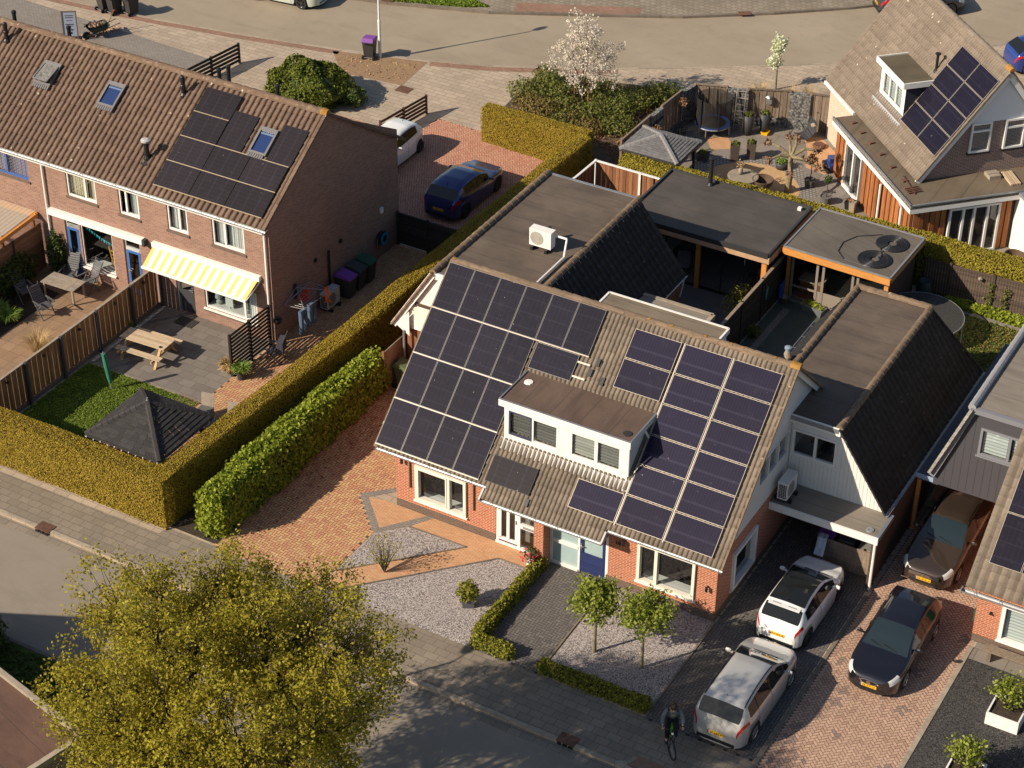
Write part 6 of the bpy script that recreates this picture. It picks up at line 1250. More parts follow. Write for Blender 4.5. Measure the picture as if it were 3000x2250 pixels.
for i, ((x, y), l_) in enumerate(zip(bp_, lb)):
    s_ = random.uniform(.75, 1.05); shrub('bed_shrub', l_, (x, y), (s_ * .85, s_ * .8, s_ * (.42 if i in (2, 5, 6, 7, 13, 15, 17) else .55)), int(1100 * s_), l_shrub if i not in (2, 5, 7, 13) else leafmat('olive_shrub%d' % i, (.15, .12, .035), (.19, .16, .04), (.22, .14, .07), .2), .075, group='shrubs in the bed round the blossom tree', sh=.3)
# pollarded plane with knuckles in the back garden
t = thing('pollarded_tree', 'pollarded plane tree with knobbly bare arms in the back garden', 'tree', (2.81, 26.5, 0)); b = MB(); b.path([(0, 0, 0), (.03, .02, .9), (0, 0, 1.75)], [.15, .12, .10], 10); b.build('trunk', m_barkl, t, True)
ends = [(-1.15, .1, 2.05), (-.75, -.55, 1.6), (.1, .25, 2.5), (-.25, .3, 2.45), (1.0, .6, 2.0), (1.25, -.1, 1.6), (.35, -.7, 1.25), (.9, -.35, 1.95)]
b = MB(); kn = MB(); dl = []
for e_ in ends:
    e_ = V3(e_); m_ = e_ * .5 + V3((0, 0, .95)) + rng.normal(0, .05, 3); b.path([(0, 0, 1.7), m_, e_], [.085, .06, .05], 7)
    for _ in range(9): q_ = e_ + rng.normal(0, .09, 3); kn.lathe([(.0, -.06), (.055, -.03), (.06, .02), (.03, .06), (0, .07)], tuple(q_), 6, caps=False); dl += [q_ + rng.normal(0, .06, 3) for _ in range(7)]
b.build('arms', m_barkl, t, True); kn.build('knuckles', mat('knuckle', (.16, .10, .07), .9, .3), t, True); leafcloud('shoots', np.array(dl), .06, l_dry, t)
def standard(name, lab, loc, h, pot, leaf, n=160, r=.22, size=.07):
    t = thing(name, lab, 'potted tree', (*loc, 0)); MB().lathe([(pot * .8, 0), (pot, pot * 1.3), (pot * .9, pot * 1.3), (pot * .85, pot * 1.15)], n=14).build('pot', mat('pot_' + name, (.12, .11, .10), .7, .2, (9, .3)), t, True); MB().path([(0, 0, .1), (.02, 0, h * .6), (0, 0, h)], [.025, .02, .015]).build('stem', m_bark, t, True)
    P, Nn = blob(n, r, (0, 0, h), .2); leafcloud('leaves', P, size, leaf, t, Nn, 1.5, .9)
standard('stem_plant', 'little bare standard tree in a grey pot right of the pollarded plane', (3.42, 27.45), 1.35, .26, l_dry, 180, .25); standard('olive_plant', 'thin young tree in a barrel pot near the white doors of the far house', (4.57, 26.45), 1.15, .27, l_darkiv, 120, .2)
standard('stem_plant', 'tall bare standard plant along the slanting weathered fence', (-3.35, 28.9), 1.6, .2, l_dry, 120, .2); standard('stem_plant', 'reddish standard plant beside the grey canopy roof', (-3.2, 26.0), 1.55, .2, l_dry, 150, .24)
def potbox(name, lab, loc, w, h, m, leaf, n=150, taper=1.25, rz=0, round_=False, r=None, size=.06, cat='planter', group=None, lh=.12):
    t = thing(name, lab, cat, (*loc, 0), rz, group); k = 20 if round_ else 4; f = 1 if round_ else 1.414; a = w / 2 * f
    b = MB(); b.lathe([(a / taper, 0), (a, h), (a * .88, h), (a * .85, h - .05), (.01, h - .05)], n=k)
    if not round_: b.v = [(x * math.cos(PI / 4) - y * math.sin(PI / 4), x * math.sin(PI / 4) + y * math.cos(PI / 4), z) for x, y, z in b.v]
    b.build('pot', m, t, True, smooth=round_); r = r or w * .42
    P, Nn = blob(n, (r, r, lh), (0, 0, h + lh * .3), .2); leafcloud('plant', P[P[:, 2] > h - .04], size, leaf, t, Nn[P[:, 2] > h - .04], 1.6, .9); return t
anth = mat('anthracite_pot', (.045, .046, .05), .55, .1); brn = mat('brown_weave', (.075, .055, .045), .7, .15)
potbox('tall_pot', 'tall round anthracite pot beside the trampoline', (-.82, 30.38), .5, .98, anth, l_shrub, round_=True, taper=1.5); potbox('tall_pot', 'tall round anthracite pot below the wall lantern', (-.26, 30.9), .5, .98, anth, l_shrub, round_=True, taper=1.5)
potbox('square_planter', 'tall square brown planter left of its pair on the slab terrace', (-.33, 27.95), .42, .78, brn, l_shrub, rz=R(20)); potbox('square_planter', 'tall square brown planter right of its pair nearest the orange panel', (.22, 28.45), .42, .78, brn, l_shrub, rz=R(20))
potbox('square_planter', 'low dark planter behind the lilac cloth', (-1.5, 27.2), .45, .38, anth, l_shrub); potbox('square_planter', 'low dark planter with a green plant at the canopy corner', (-2.1, 27.2), .4, .36, anth, l_grassy)
potbox('round_pot', 'round black bowl pot behind the pollarded plane', (1.75, 28.3), .6, .32, anth, l_grassy, round_=True, lh=.22)
potbox('square_planter', 'black square planter by the heat pump of the far house', (5.62, 26.55), .4, .36, m_black, l_dry, 40); potbox('square_planter', 'pale square pot next to the black planter by the far heat pump', (5.82, 26.3), .26, .5, m_kerb, l_dry, 5)
potbox('grey_planter', 'square grey planter with a yellow green bush on the pale gravel', (4.72, -3.2), .42, .4, mat('slate_pot', (.10, .10, .115), .5), l_box, 700, 1.15, R(30), r=.38, lh=.42, size=.075, cat='planter')
t = potbox('flower_pot', 'white urn of red geraniums at the brick pier by the front door', (5.55, -.62), .24, .5, m_white, leafmat('geranium_leaves', (.04, .08, .02), (.08, .13, .03)), 200, .8, round_=True, r=.25, lh=.3)
P, Nn = blob(70, (.28, .26, .25), (-.06, -.05, .55), .7); leafcloud('flowers', P, .08, l_red, t)
for loc, lab, in (((21.25, .45), 'white box planter with a bush on the dark gravel at the right edge'), ((21.0, -2.6), 'white box planter with a bush at the lower right corner')):
    t = thing('white_planter', lab, 'planter', (*loc, 0), R(0)); b = MB(); w, h = .5, .46
    b.box(-w, -w, 0, w, -w + .05, h); b.box(-w, w - .05, 0, w, w, h); b.box(-w, -w + .05, 0, -w + .05, w - .05, h); b.box(w - .05, -w + .05, 0, w, w - .05, h); b.build('box', m_white, t, True); MB().box(-w + .05, -w + .05, 0, w - .05, w - .05, h - .08).build('earth', m_soild, t, True)
    tp_ = crown_tips(60, (-.05, .15, 1.0), (.55, .5, .35), -.8, .2, .2, 12); P = np.repeat(tp_, 16, 0) + rng.normal(0, .08, (960, 3)); leafcloud('bush', P, .07, l_young, t)
    b = MB(); [b.path([(rng.normal(0, .05), .1 + rng.normal(0, .05), h - .1), tuple((V3(q_) * .6)), tuple(q_)], [.014, .01, .004], 4) for q_ in tp_]; b.build('stems', m_bark, t, True)
# grasses
def tuft(name, lab, loc, r, h, n, leaf, cat='grass tuft', pot=None, w=.02, group=None, droop=.5):
    t = thing(name, lab, cat, (*loc, 0) if len(loc) == 2 else loc, 0, group); vs, z0 = [], 0
    if pot: MB().lathe([(pot * .8, 0), (pot, pot * 1.6), (pot * .85, pot * 1.6), (pot * .8, pot * 1.3)], n=14).build('pot', anth, t, True); z0 = pot * 1.4
    for _ in range(n):
        a = random.uniform(0, 2 * PI); q = r * random.random() ** .5; hh = h * random.uniform(.6, 1.1); c = V3((math.cos(a), math.sin(a), 0)); s = V3((-math.sin(a), math.cos(a), 0)) * w; b0 = c * q * .3 + V3((0, 0, z0)); m_ = c * q * .75 + V3((0, 0, z0 + hh * .75)); e_ = c * q * 1.25 + V3((0, 0, z0 + hh * (1 - droop * random.random())))
        vs += [b0 - s, b0 + s, m_ + s, m_ - s, m_ - s, m_ + s, e_ + s * .15, e_ - s * .15]
    mesh('blades', np.array(vs), np.arange(len(vs)).reshape(-1, 4), leaf, t, True, False, np.repeat(rng.random(n), 2), False); return t
tuft('straw_grass', 'straw coloured grass tuft at the outer end of the slatted screen', (-9.55, 3.55), .42, .6, 260, l_straw); tuft('potted_grass', 'green grass in a black pot at the end of the slatted screen', (-8.95, 3.45), .4, .42, 160, l_grassy, 'potted grass', .19)
tuft('bare_shrub', 'dry straw coloured shrub on the neighbour patio beside the plank fence', (-16.6, 1.1), .75, .75, 200, l_straw, 'shrub', None, .008, droop=.2)
for x, y, l_ in ((-18.9, 2.1, 'green strap leaved clump beside the reclining garden chair'), (-19.6, 2.2, 'dark green strap leaved clump at the board fence'), (-19.3, .6, 'drooping strap leaved clump at the left picture edge')): tuft('strap_clump', l_, (x, y), .5, .55, 220, l_grassy if 'edge' not in l_ else l_darkiv, 'plant', None, .025)
for x, y, l_ in ((6.2, 11.4, 'dry grass clump by the dark fence near the main ridge'), (6.25, 13.4, 'pale grass clump by the dark fence halfway along the pond garden'), (6.15, 15.6, 'small grass clump by the dark fence near the shed')): tuft('edge_grass', l_, (x, y), .4, .5, 120, l_straw if 'small' not in l_ else l_shrub, 'grass tuft', None, .015)
t = shrub('lavender_shrub', 'yellow green shrub peeping over the dark fence before the garden room', (5.0, 16.5), (.45, .9, .55), 900, l_box, .05, sh=.3); t.location.z = .3
shrub('climbing_plant', 'dark leafy climber on the board fence below the lean-to', (-19.95, 3.9), (.3, 1.1, .85), 1500, l_darkiv, .09, 'climber'); shrub('climbing_plant', 'dark shrub between the downpipe and the blue patio door', (-19.5, 5.75), (.4, .3, 1.0), 1000, l_darkiv, .08, 'climber')
t = thing('bare_shrub', 'thin bare shrub at the edge of the clay driveway beside the gravel', 'shrub', (1.55, -3.2, 0)); b = MB()
for _ in range(42): a = random.uniform(0, 2 * PI); q = random.uniform(.1, .62); b.path([(0, 0, 0), (q * .5 * math.cos(a), q * .5 * math.sin(a), .6), (q * math.cos(a), q * math.sin(a), random.uniform(.9, 1.35))], [.014, .008, .003], 4)
b.build('twigs', m_bark, t, True); P, Nn = blob(260, (.6, .6, .5), (0, 0, .95), .3); leafcloud('buds', P, .05, l_maple, t)
# ivy on the woven fence, ground cover and lawns
for x, l_ in ((13.25, 'thin ivy strand climbing the woven fence on the left'), (13.85, 'thin ivy strand climbing the woven fence on the right')):
    t = thing('ivy_strand', l_, 'ivy', (x, 21.9, 0)); P = np.stack([rng.normal(0, .08, 130), rng.normal(-.03, .02, 130), rng.uniform(.05, 1.25, 130)], 1); leafcloud('leaves', P, .07, l_shrub, t)
def scatter(name, poly, n, size, leaf, z=.02, kind='stuff', hgt=.04, up=.5, nrm=(0, 0, .6), asp=2.):
    xs = [p[0] for p in poly]; ys = [p[1] for p in poly]; P = []
    while len(P) < n:
        x, y = random.uniform(min(xs), max(xs)), random.uniform(min(ys), max(ys))
        if inpoly(x, y, poly): P.append((x, y, z + random.random() * hgt))
    o = leafcloud(name, np.array(P), size, leaf, None, np.tile(nrm, (n, 1)), asp, .7); o['kind'] = kind; return o
scatter('grass', [(-14.45, -4.5), (-9.35, -4.5), (-9.35, 1.4), (-14.45, 1.4)], 42000, .03, l_lawn); scatter('lawn_grass', [(11.0, 14.6), (15.6, 14.6), (15.6, 21.1), (11.0, 21.2)], 9000, .06, leafmat('mixed_grass', (.13, .11, .03), (.16, .17, .03), (.22, .15, .06), .2)); scatter('ground_cover', [(11.6, 21.35), (15.8, 21.2), (15.8, 21.85), (11.6, 21.85)], 3200, .11, l_hedgeg, hgt=.22, asp=1.2)
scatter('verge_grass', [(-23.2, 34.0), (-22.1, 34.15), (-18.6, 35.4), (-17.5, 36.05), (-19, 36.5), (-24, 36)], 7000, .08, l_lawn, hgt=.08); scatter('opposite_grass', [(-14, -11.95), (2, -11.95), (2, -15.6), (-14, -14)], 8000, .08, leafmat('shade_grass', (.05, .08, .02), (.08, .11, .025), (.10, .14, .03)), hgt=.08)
scatter('bed_leaf_litter', [(-3.0, 31.4), (-2.8, 33.8), (.4, 35.3), (4.0, 36.6), (2.6, 32.6), (.4, 32.2)], 900, .09, l_dry, z=.05); scatter('fallen_leaves', [(-3.95, -4), (-3.95, 6), (-2.6, 6), (-2.9, -4)], 330, .06, l_dry, z=.02, hgt=.005); scatter('weeds', [(-21.0, 26.4), (-20.6, 27.9), (-17, 29.1), (-16.8, 26.8)], 160, .06, l_straw, z=.008, hgt=.02); scatter('shrub_bed_litter', [(-11.2, 27.3), (-11.4, 30.2), (-6.4, 32.1), (-4.2, 32.3), (-4.1, 24.6), (-6.6, 26.5)], 2600, .09, l_dry, z=.04)
for i, (x, y) in enumerate(((-2.6, 33.0), (-2.2, 33.7), (-.6, 34.6), (.2, 34.9), (-1.9, 34.2), (1.4, 35.3))): tuft('bare_shrub', ['dry reddish shrub at the left end of the soil bed', 'dry shrub left of the white flowering tree', 'dry shrub just right of the white flowering tree', 'twiggy shrub by the road right of the white tree', 'dry shrub by the road left of the white tree', 'twiggy shrub nearest the steep tiled roof'][i], (x, y), .5, .7, 90, l_straw, 'shrub', None, .007, 'bare shrubs in the soil bed', .2)
shrub('dark_shrub', 'dark shrub at the left edge on the far side of the front street', (-7.3, -12.5), (.9, .7, .7), 1500, l_darkiv, .09)
# ---------------------------------------------------------------- garden furniture and small things
def chair(name, lab, loc, rz, tilt=.5, group='grey garden chairs'):
    t = thing(name, lab, 'chair', (*loc, 0), rz, group); m = mat('chair_grey', (.10, .10, .105), .5, .15)
    s = MB(); [s.box(-.26, -.24 + .085 * i, .43, .26, -.17 + .085 * i, .455) for i in range(6)]; s.build('seat', m, t, True)
    b = MB(); up = V3((0, math.sin(tilt), math.cos(tilt))); o = V3((-.25, .24, .46))
    [b.para(o + up * (.09 * i + .03), (.5, 0, 0), up * .065, (0, .02, 0)) for i in range(8)]; b.para(o, (.04, 0, 0), up * .8, (0, .03, 0)); b.para(o + V3((.46, 0, 0)), (.04, 0, 0), up * .8, (0, .03, 0)); b.build('backrest', m, t, True)
    for sx in (-.29, .29):
        MB().box(sx - .03, -.3, .64, sx + .03, .3, .67).build('armrest', m, t, True); MB().beam((sx, -.28, 0), (sx, .2, .64), .03, .04).build('leg', m, t, True); MB().beam((sx, .32, 0), (sx, -.22, .64), .03, .04).build('leg', m, t, True)
    return t
chair('garden_chair', 'grey slatted garden chair alone at the near side of the neighbour table', (-17.95, 3.1), R(75)); chair('garden_chair', 'grey slatted garden chair between the table and the big window', (-17.65, 5.35), R(-15)); chair('garden_chair', 'dark shaded garden chair by the blue patio door at the table end', (-18.6, 5.35), R(10)); chair('garden_chair', 'dark garden chair in the shade beside the brown board fence', (-19.35, 3.6), R(70), .75)
t = thing('garden_table', 'grey slatted garden table with a pale square on the neighbour patio', 'table', (-18.15, 4.5, 0), R(2)); s = MB(); [s.box(-.78, -.42 + .12 * i, .7, .78, -.31 + .12 * i, .73) for i in range(7)]; s.build('table_top', m_teak, t, True); MB().box(.1, -.4, .731, .45, .4, .735).build('table_runner', m_kerb, t, True)
for x, y in ((-.68, -.33), (.68, -.33), (-.68, .33), (.68, .33)): MB().box(x - .03, y - .03, 0, x + .03, y + .03, .7).build('leg', m_teak, t, True)
Pt = thing('picnic_table', 'pale wooden picnic table with attached benches on the slab patio', 'picnic table', (-12.85, 2.95, 0), R(3))
s = MB(); [s.box(-1.0, -.36 + .147 * i, .71, .98, -.22 + .147 * i, .75) for i in range(5)]; s.build('table_top', m_picnic, Pt, True)
for y in (-.72, .6): s = MB(); s.box(-1.0, y, .42, 1.0, y + .13, .46); s.box(-1.0, y + .14, .42, 1.0, y + .26, .46); s.build('bench', m_picnic, Pt, True)
for x in (-.75, .75):
    s = MB(); s.beam((x, -.7, 0), (x, -.2, .71), .05, .1, up=(1, 0, 0)); s.build('leg', m_picleg, Pt, True); s = MB(); s.beam((x, .7, 0), (x, .2, .71), .05, .1, up=(1, 0, 0)); s.build('leg', m_picleg, Pt, True); s = MB(); s.box(x - .05, -.85, .32, x, .87, .42); s.build('crossbar', m_picleg, Pt, True)
tag(MB().lathe([(.05, 0), (.055, .03), (.045, .03), (.04, .015)], (0, 0, 0), 10).build('ashtray', m_black), 'small black ashtray on the picnic table end', 'ashtray').location = (-12.05, 2.72, .752)
t = potbox('round_pot', 'small dark pot with greenery on the far bench of the picnic table', (-14.0, 3.45), .24, .2, anth, l_shrub, 140, round_=True, lh=.15); t.location.z = .47
t = thing('folded_parasol', 'folded green parasol leaning on the lawn edge', 'parasol', (-12.59, .45, 0)); MB().tube((0, 0, 0), (-.12, -.1, 1.7), .02).build('pole', m_galv, t, True); s = MB(); s.path([(-.02, -.02, .32), (-.04, -.03, .6), (-.07, -.06, 1.1), (-.115, -.095, 1.62)], [.055, .085, .095, .075], 8); o_ = s.build('canopy', mat('parasol_green', (.05, .24, .15), .8, .1, (6, .3)), t, True)
tag(MB().box(-.42, -.27, 0, .42, .27, .015).build('door_mat', m_dark), 'dark door mat before the grey back door', 'door mat').location = (-13.0, 5.45, .012)
ft = mat('folding_grey', (.12, .12, .115), .6, .1)
t = thing('folding_table', 'low grey slatted folding table behind the black gazebo', 'table', (-8.05, -.15, 0), R(0)); s = MB(); [s.box(-.6 + .1 * i, -.4, .6, -.52 + .1 * i, .4, .63) for i in range(12)]; s.build('table_top', ft, t, True)
for x, y in ((-.5, -.35), (.5, -.35), (-.5, .35), (.5, .35)): MB().box(x - .02, y - .02, 0, x + .02, y + .02, .6).build('leg', ft, t, True)
for x, l_ in ((-8.55, 'mesh folding chair back beside the gazebo eave'), (-7.4, 'mesh folding chair close to the clipped hedge')):
    t = thing('folding_chair', l_, 'chair', (x, .72, 0), R(190)); MB().box(-.25, -.22, .42, .25, .22, .45).build('seat', ft, t, True); MB().para((-.25, -.22, .45), (.5, 0, 0), (0, -.1, .5), (0, .02, .0)).build('backrest', m_teak, t, True)
    for a in (-.24, .24): MB().box(a - .015, -.2, 0, a + .015, .2, .42).build('leg', m_galv, t, True)
def ac(name, lab, loc, rz, m=m_white, w=.9, d=.34, h=.66, feet=m_black):
    t = thing(name, lab, 'air conditioner', loc, rz); z = .14; b = MB(); b.box(-w / 2, -d / 2, z, w / 2, d / 2, z + h); b.build('casing', m, t, True); MB().box(-w / 2 - .005, -d / 2 - .005, z + h - .02, w / 2 + .005, d / 2 + .005, z + h + .012).build('lid', m, t, True)
    g = MB(); cx = -w / 2 + .31; [g.lathe([(r - .008, -d / 2 - .012), (r, -d / 2 - .018), (r + .008, -d / 2 - .012)], (0, 0, 0), 26, 'z', False) for r in ()]
    for k in range(8):
        r = .035 + .032 * k; n = 28; g.add([(cx + q * math.cos(2 * PI * i / n), -d / 2 - .008, z + h / 2 + q * math.sin(2 * PI * i / n)) for q in (r - .009, r + .006) for i in range(n)], [(i, (i + 1) % n, n + (i + 1) % n, n + i) for i in range(n)])
    g.build('fan_grille', mat('grille_grey', (.35, .33, .29), .5), t, True)
    f = MB(); f.lathe([(.27, -d / 2 - .003), (.27, -d / 2 - .004)], (0, 0, 0), 4); n = 28; f = MB(); f.add([(cx + .27 * math.cos(2 * PI * i / n), -d / 2 - .004, z + h / 2 + .27 * math.sin(2 * PI * i / n)) for i in range(n)], [tuple(range(n))]); f.build('fan', mat('fan_dark', (.42, .38, .33) if m is m_white else (.1, .1, .1), .6), t, True)
    v = MB(); [v.box(-w / 2 - .006, -d / 2 + .04, z + .06 + .06 * i, -w / 2 - .002, d / 2 - .03, z + .09 + .06 * i) for i in range(9)]; [v.box(-w / 2 - .006, -d / 2 + .04 + .07 * i, z + .06, -w / 2 - .003, -d / 2 + .06 + .07 * i, z + h - .06) for i in range(4)]; v.build('side_grille', m_dark, t, True)
    for x in (-w / 2 + .15, w / 2 - .15): MB().box(x - .05, -d / 2 - .12, 0, x + .05, d / 2 + .12, .13).build('foot', feet, t, True)
    return t
t = ac('heat_pump', 'white heat pump with round fan on the brown flat roof', (.0, 9.95, 4.955), 0, w=.88); z = 4.955
b = MB(); b.path([(.5, .1, .62), (.95, .1, .62), (.95, .1, .62), (1.0, -.15, .2), (1.05, -.3, .07)], .04, 8); b.path([(1.05, -.3, .09), (1.05, -3.0, .09)], .045, 8); b.build('pipe', m_white, t, True); text('HEATPUMP'[:0] or ' ', t, (.28, -.18, .7), (PI / 2, 0, 0), .05, m_dark)
ac('wall_heat_pump', 'grey heat pump beside the wheelie bins in the shaded alley', (-8.85, 9.15, 0), R(90), mat('pump_grey', (.45, .45, .44), .5), .85); ac('carport_heat_pump', 'white heat pump on the carport roof by the gable', (12.2, 4.4, 2.205), R(90), w=.8); ac('far_heat_pump', 'white heat pump at the cedar wall of the far house', (6.5, 26.95, 0), R(-20), w=.9, d=.42, h=.8)
wht_ = mat('bin_white_number', (.7, .7, .68), .6)
def bin_(name, lab, loc, rz, lid, body=m_dark, s=1.0, num=None):
    t = thing(name, lab, 'wheelie bin', loc, rz); w, d, h = .27 * s, .33 * s, .92 * s; b = MB()
    b.add([(-w * .8, -d * .75, .06), (w * .8, -d * .75, .06), (w * .8, d * .7, .06), (-w * .8, d * .7, .06), (-w, -d, h), (w, -d, h), (w, d, h), (-w, d, h)], [(3, 2, 1, 0), (4, 5, 6, 7), (0, 1, 5, 4), (1, 2, 6, 5), (2, 3, 7, 6), (3, 0, 4, 7)], .5); b.box(-w * 1.04, -d * 1.04, h - .06, w * 1.04, d * 1.04, h, .4); b.build('body', body, t, True)
    l = MB(); l.add([(-w * 1.06, -d * 1.15, h), (w * 1.06, -d * 1.15, h), (w * 1.06, d * 1.2, h + .0), (-w * 1.06, d * 1.2, h), (-w, -d * 1.05, h + .06), (w, -d * 1.05, h + .06), (w * .95, d * .9, h + .17), (-w * .95, d * .9, h + .17)], [(4, 5, 6, 7), (0, 1, 5, 4), (1, 2, 6, 5), (2, 3, 7, 6), (3, 0, 4, 7)]); lo = l.build('lid', lid, t, True)
    MB().tube((-w * .9, d * 1.3, h - .02), (w * .9, d * 1.3, h - .02), .022).build('handle', body, t, True)
    for x in (-w * .98, w * .98): o_ = MB().lathe([(.10, -.03), (.10, .03)], (x, d * .95, .10), 14, 'x').build('wheel', m_rubber, t, True)
    MB().tube((-w, d * .95, .1), (w, d * .95, .1), .014).build('axle', m_galv, t, True)
    if num: text(num, lo, (0, -.05, h + .125), (R(8), 0, 0), .13, wht_)
    return t
purple = mat('purple_lid', (.19, .055, .30), .5, .05); dgreen = mat('green_lid', (.03, .085, .055), .5, .1); blk = mat('charcoal_lid', (.05, .05, .052), .5, .1)
bin_('wheelie_bin', 'grey wheelie bin with purple lid beside the white lamp post', (-19.5, 28.35, 0), R(195), purple)
for x, y, l_ in ((-33.65, 26.1, 'dark wheelie bin at the top left, leftmost of three by the street'), (-33.0, 26.1, 'dark wheelie bin at the top left, middle of three by the street'), (-32.25, 26.45, 'dark wheelie bin at the top left, nearest the curved kerb end')): bin_('wheelie_bin', l_, (x, y, 0), R(165), blk)
bin_('wheelie_bin', 'wheelie bin with purple lid in the shaded alley beside the grey heat pump', (-8.75, 10.15, 0), R(90), purple); bin_('wheelie_bin', 'black wheelie bin in the shaded alley between purple and green lids', (-8.75, 10.85, 0), R(90), blk); bin_('wheelie_bin', 'wheelie bin with green lid in the shaded alley beside the brick gable', (-8.72, 11.5, 0), R(90), dgreen)
bin_('wheelie_bin', 'olive green wheelie bin behind the weathered panel at the left driveway', (-3.45, 6.05, 0), R(90), mat('olive_lid', (.10, .13, .06), .5), mat('olive_body', (.085, .11, .05), .5)); bin_('wheelie_bin', 'dark wheelie bin with brown lid under the left porch roof', (-2.5, 6.1, 0), R(180), mat('brown_lid', (.13, .04, .03), .5))
bin_('wheelie_bin', 'purple lidded wheelie bin with the number 29 behind the carport boards', (13.6, 5.0, 0), R(0), purple, num='29'); bin_('wheelie_bin', 'dark wheelie bin behind the middle of the carport boards', (14.3, 5.05, 0), R(0), blk); bin_('wheelie_bin', 'grey green wheelie bin behind the sunny carport boards', (15.0, 4.95, 0), R(5), mat('greyg_lid', (.16, .17, .15), .5))
# wheelbarrow, rubble, sign
t = thing('wheelbarrow', 'wheelbarrow loaded with rubble on the grey paving behind the terrace', 'wheelbarrow', (-31.95, 23.55, 0), R(150)); m_ = mat('barrow_steel', (.03, .045, .035), .5, .2); b = MB()
b.add([(-.28, -.3, .38), (.28, -.3, .38), (.25, .35, .34), (-.25, .35, .34), (-.38, -.5, .66), (.38, -.5, .66), (.34, .58, .6), (-.34, .58, .6)], [(3, 2, 1, 0), (0, 1, 5, 4), (1, 2, 6, 5), (2, 3, 7, 6), (3, 0, 4, 7)]); b.build('tray', m_, t, True)
MB().lathe([(.19, -.04), (.2, 0), (.19, .04)], (0, .62, .2), 16, 'x').build('wheel', m_rubber, t, True)
for x in (-.24, .24): MB().path([(x * .5, .62, .2), (x, -.2, .4), (x * 1.15, -1.05, .6)], .02).build('handle', m_, t, True); MB().path([(x, -.25, .4), (x, -.4, 0)], .018).build('leg', m_, t, True)
rb = [mat('rubble', (.40, .28, .19), .9, .4)]; b = MB()
for _ in range(60): p = (random.gauss(0, .13), random.gauss(0, .2), .58 + random.random() * .1); s = random.uniform(.04, .09); b.para(p, V3((s * 1.6, random.uniform(-.04, .04), random.uniform(-.03, .03))), V3((random.uniform(-.04, .04), s, .02)), V3((0, .01, s)))
o_ = b.build('rubble_load', rb[0], t, True)
b = MB()
for _ in range(170):
    u_ = random.random(); p = (-32.75 + .95 * u_ + random.gauss(0, .12), 22.7 + 2.0 * u_ + random.gauss(0, .14), .01); s = random.uniform(.03, .08); b.para(p, (s * 1.5, random.uniform(-.04, .04), 0), (random.uniform(-.04, .04), s, 0), (0, 0, s))
tag(b.build('rubble_pile', rb[0]), 'heap of broken brick scattered round the wheelbarrow', 'rubble')['kind'] = 'stuff'
t = thing('spade', 'spade with red handle grip standing in the wheelbarrow', 'spade', (-31.75, 24.1, .55), R(20)); MB().tube((0, 0, 0), (.25, .25, .55), .018).build('shaft', m_woodb, t, True); MB().tube((.2, .25, .56), (.32, .25, .58), .022).build('grip', mat('red_grip', (.3, .05, .04), .5), t, True)
t = thing('pavement_sign', 'standing framed sign board behind the terrace ridge', 'sign', (-32.85, 22.6, 0), R(35)); b = MB(); b.box(-.36, -.03, 0, -.31, .03, 1.5); b.box(.31, -.03, 0, .36, .03, 1.5); b.box(-.31, -.02, .15, .31, .02, .2); b.box(-.31, -.02, 1.45, .31, .02, 1.5); b.build('frame', mat('sign_frame', (.16, .11, .08), .6), t, True); bo = MB().box(-.31, -.012, .2, .31, .012, 1.45).build('board', mat('sign_blue', (.33, .38, .50), .5), t, True); b = MB()
for zz, w_, h_ in ((1.25, .2, .03), (1.15, .18, .03), (1.0, .14, .02), (.8, .2, .035), (.72, .16, .02), (.5, .15, .06), (.32, .08, .1)): b.box(-w_, -.018, zz, w_, -.012, zz + h_)
b.build('print', m_black, t, True)
# street lamp at the top, second lamp in the foreground tree
def lamp(lab, loc, rz, h=4.7):
    t = thing('street_lamp', lab, 'street lamp', (*loc, 0), rz); b = MB(); b.tube((0, 0, 0), (0, 0, 1.9), .075, .07, 12); b.tube((0, 0, 1.85), (0, 0, 1.98), .08, .055, 12); b.tube((0, 0, 1.95), (0, 0, h), .05, .04, 12); b.build('pole', m_white, t, True)
    MB().path([(0, 0, h - .05), (0, .12, h + .08), (0, .3, h + .12)], .03).build('arm', m_white, t, True); b = MB(); b.lathe([(.04, -.3), (.13, -.18), (.15, .1), (.1, .3), (.02, .36)], (0, .62, h + .12), 12, 'y'); b.build('lamp_head', m_dark, t, True)
lamp('white street lamp post on the brown paver bed by the back street', (-19.07, 28.57), R(-25)); lamp('white street lamp standing in the front pavement behind the big tree', (1.1, -11.95), R(0), 4.9)
# drying rack with washing, hose reel, other wall things
t = thing('drying_rack', 'metal wall drying rack hung on the brick gable with washing on it', 'drying rack', (-9.2, 7.45, 1.6)); b = MB(); b.box(0, -.14, -.35, .04, .0, .3); b.build('wall_plate', m_black, t, True); al = m_galv; b = MB(); c = [(.1, -.9, -.15), (1.0, -.9, -.05), (1.0, .85, -.15), (.1, .85, -.05)]
for i in range(4): b.tube(c[i], c[(i + 1) % 4], .012)
for i in range(4): b.tube((.05, -.05, .15), c[i], .012)
for k in range(6): f_ = (k + 1) / 7; [b.tube(V3((.05, -.05, -.1)) + (V3(c[i]) - V3((.05, -.05, -.1))) * f_, V3((.05, -.05, -.1)) + (V3(c[(i + 1) % 4]) - V3((.05, -.05, -.1))) * f_, .005, n=4) for i in range(4)]
b.build('frame', al, t, True)
den = mat('denim', (.10, .16, .26), .9, .2, (5, .4)); red = mat('red_cloth', (.48, .05, .03), .85, .2); org = mat('orange_cloth', (.72, .16, .03), .85, .15)
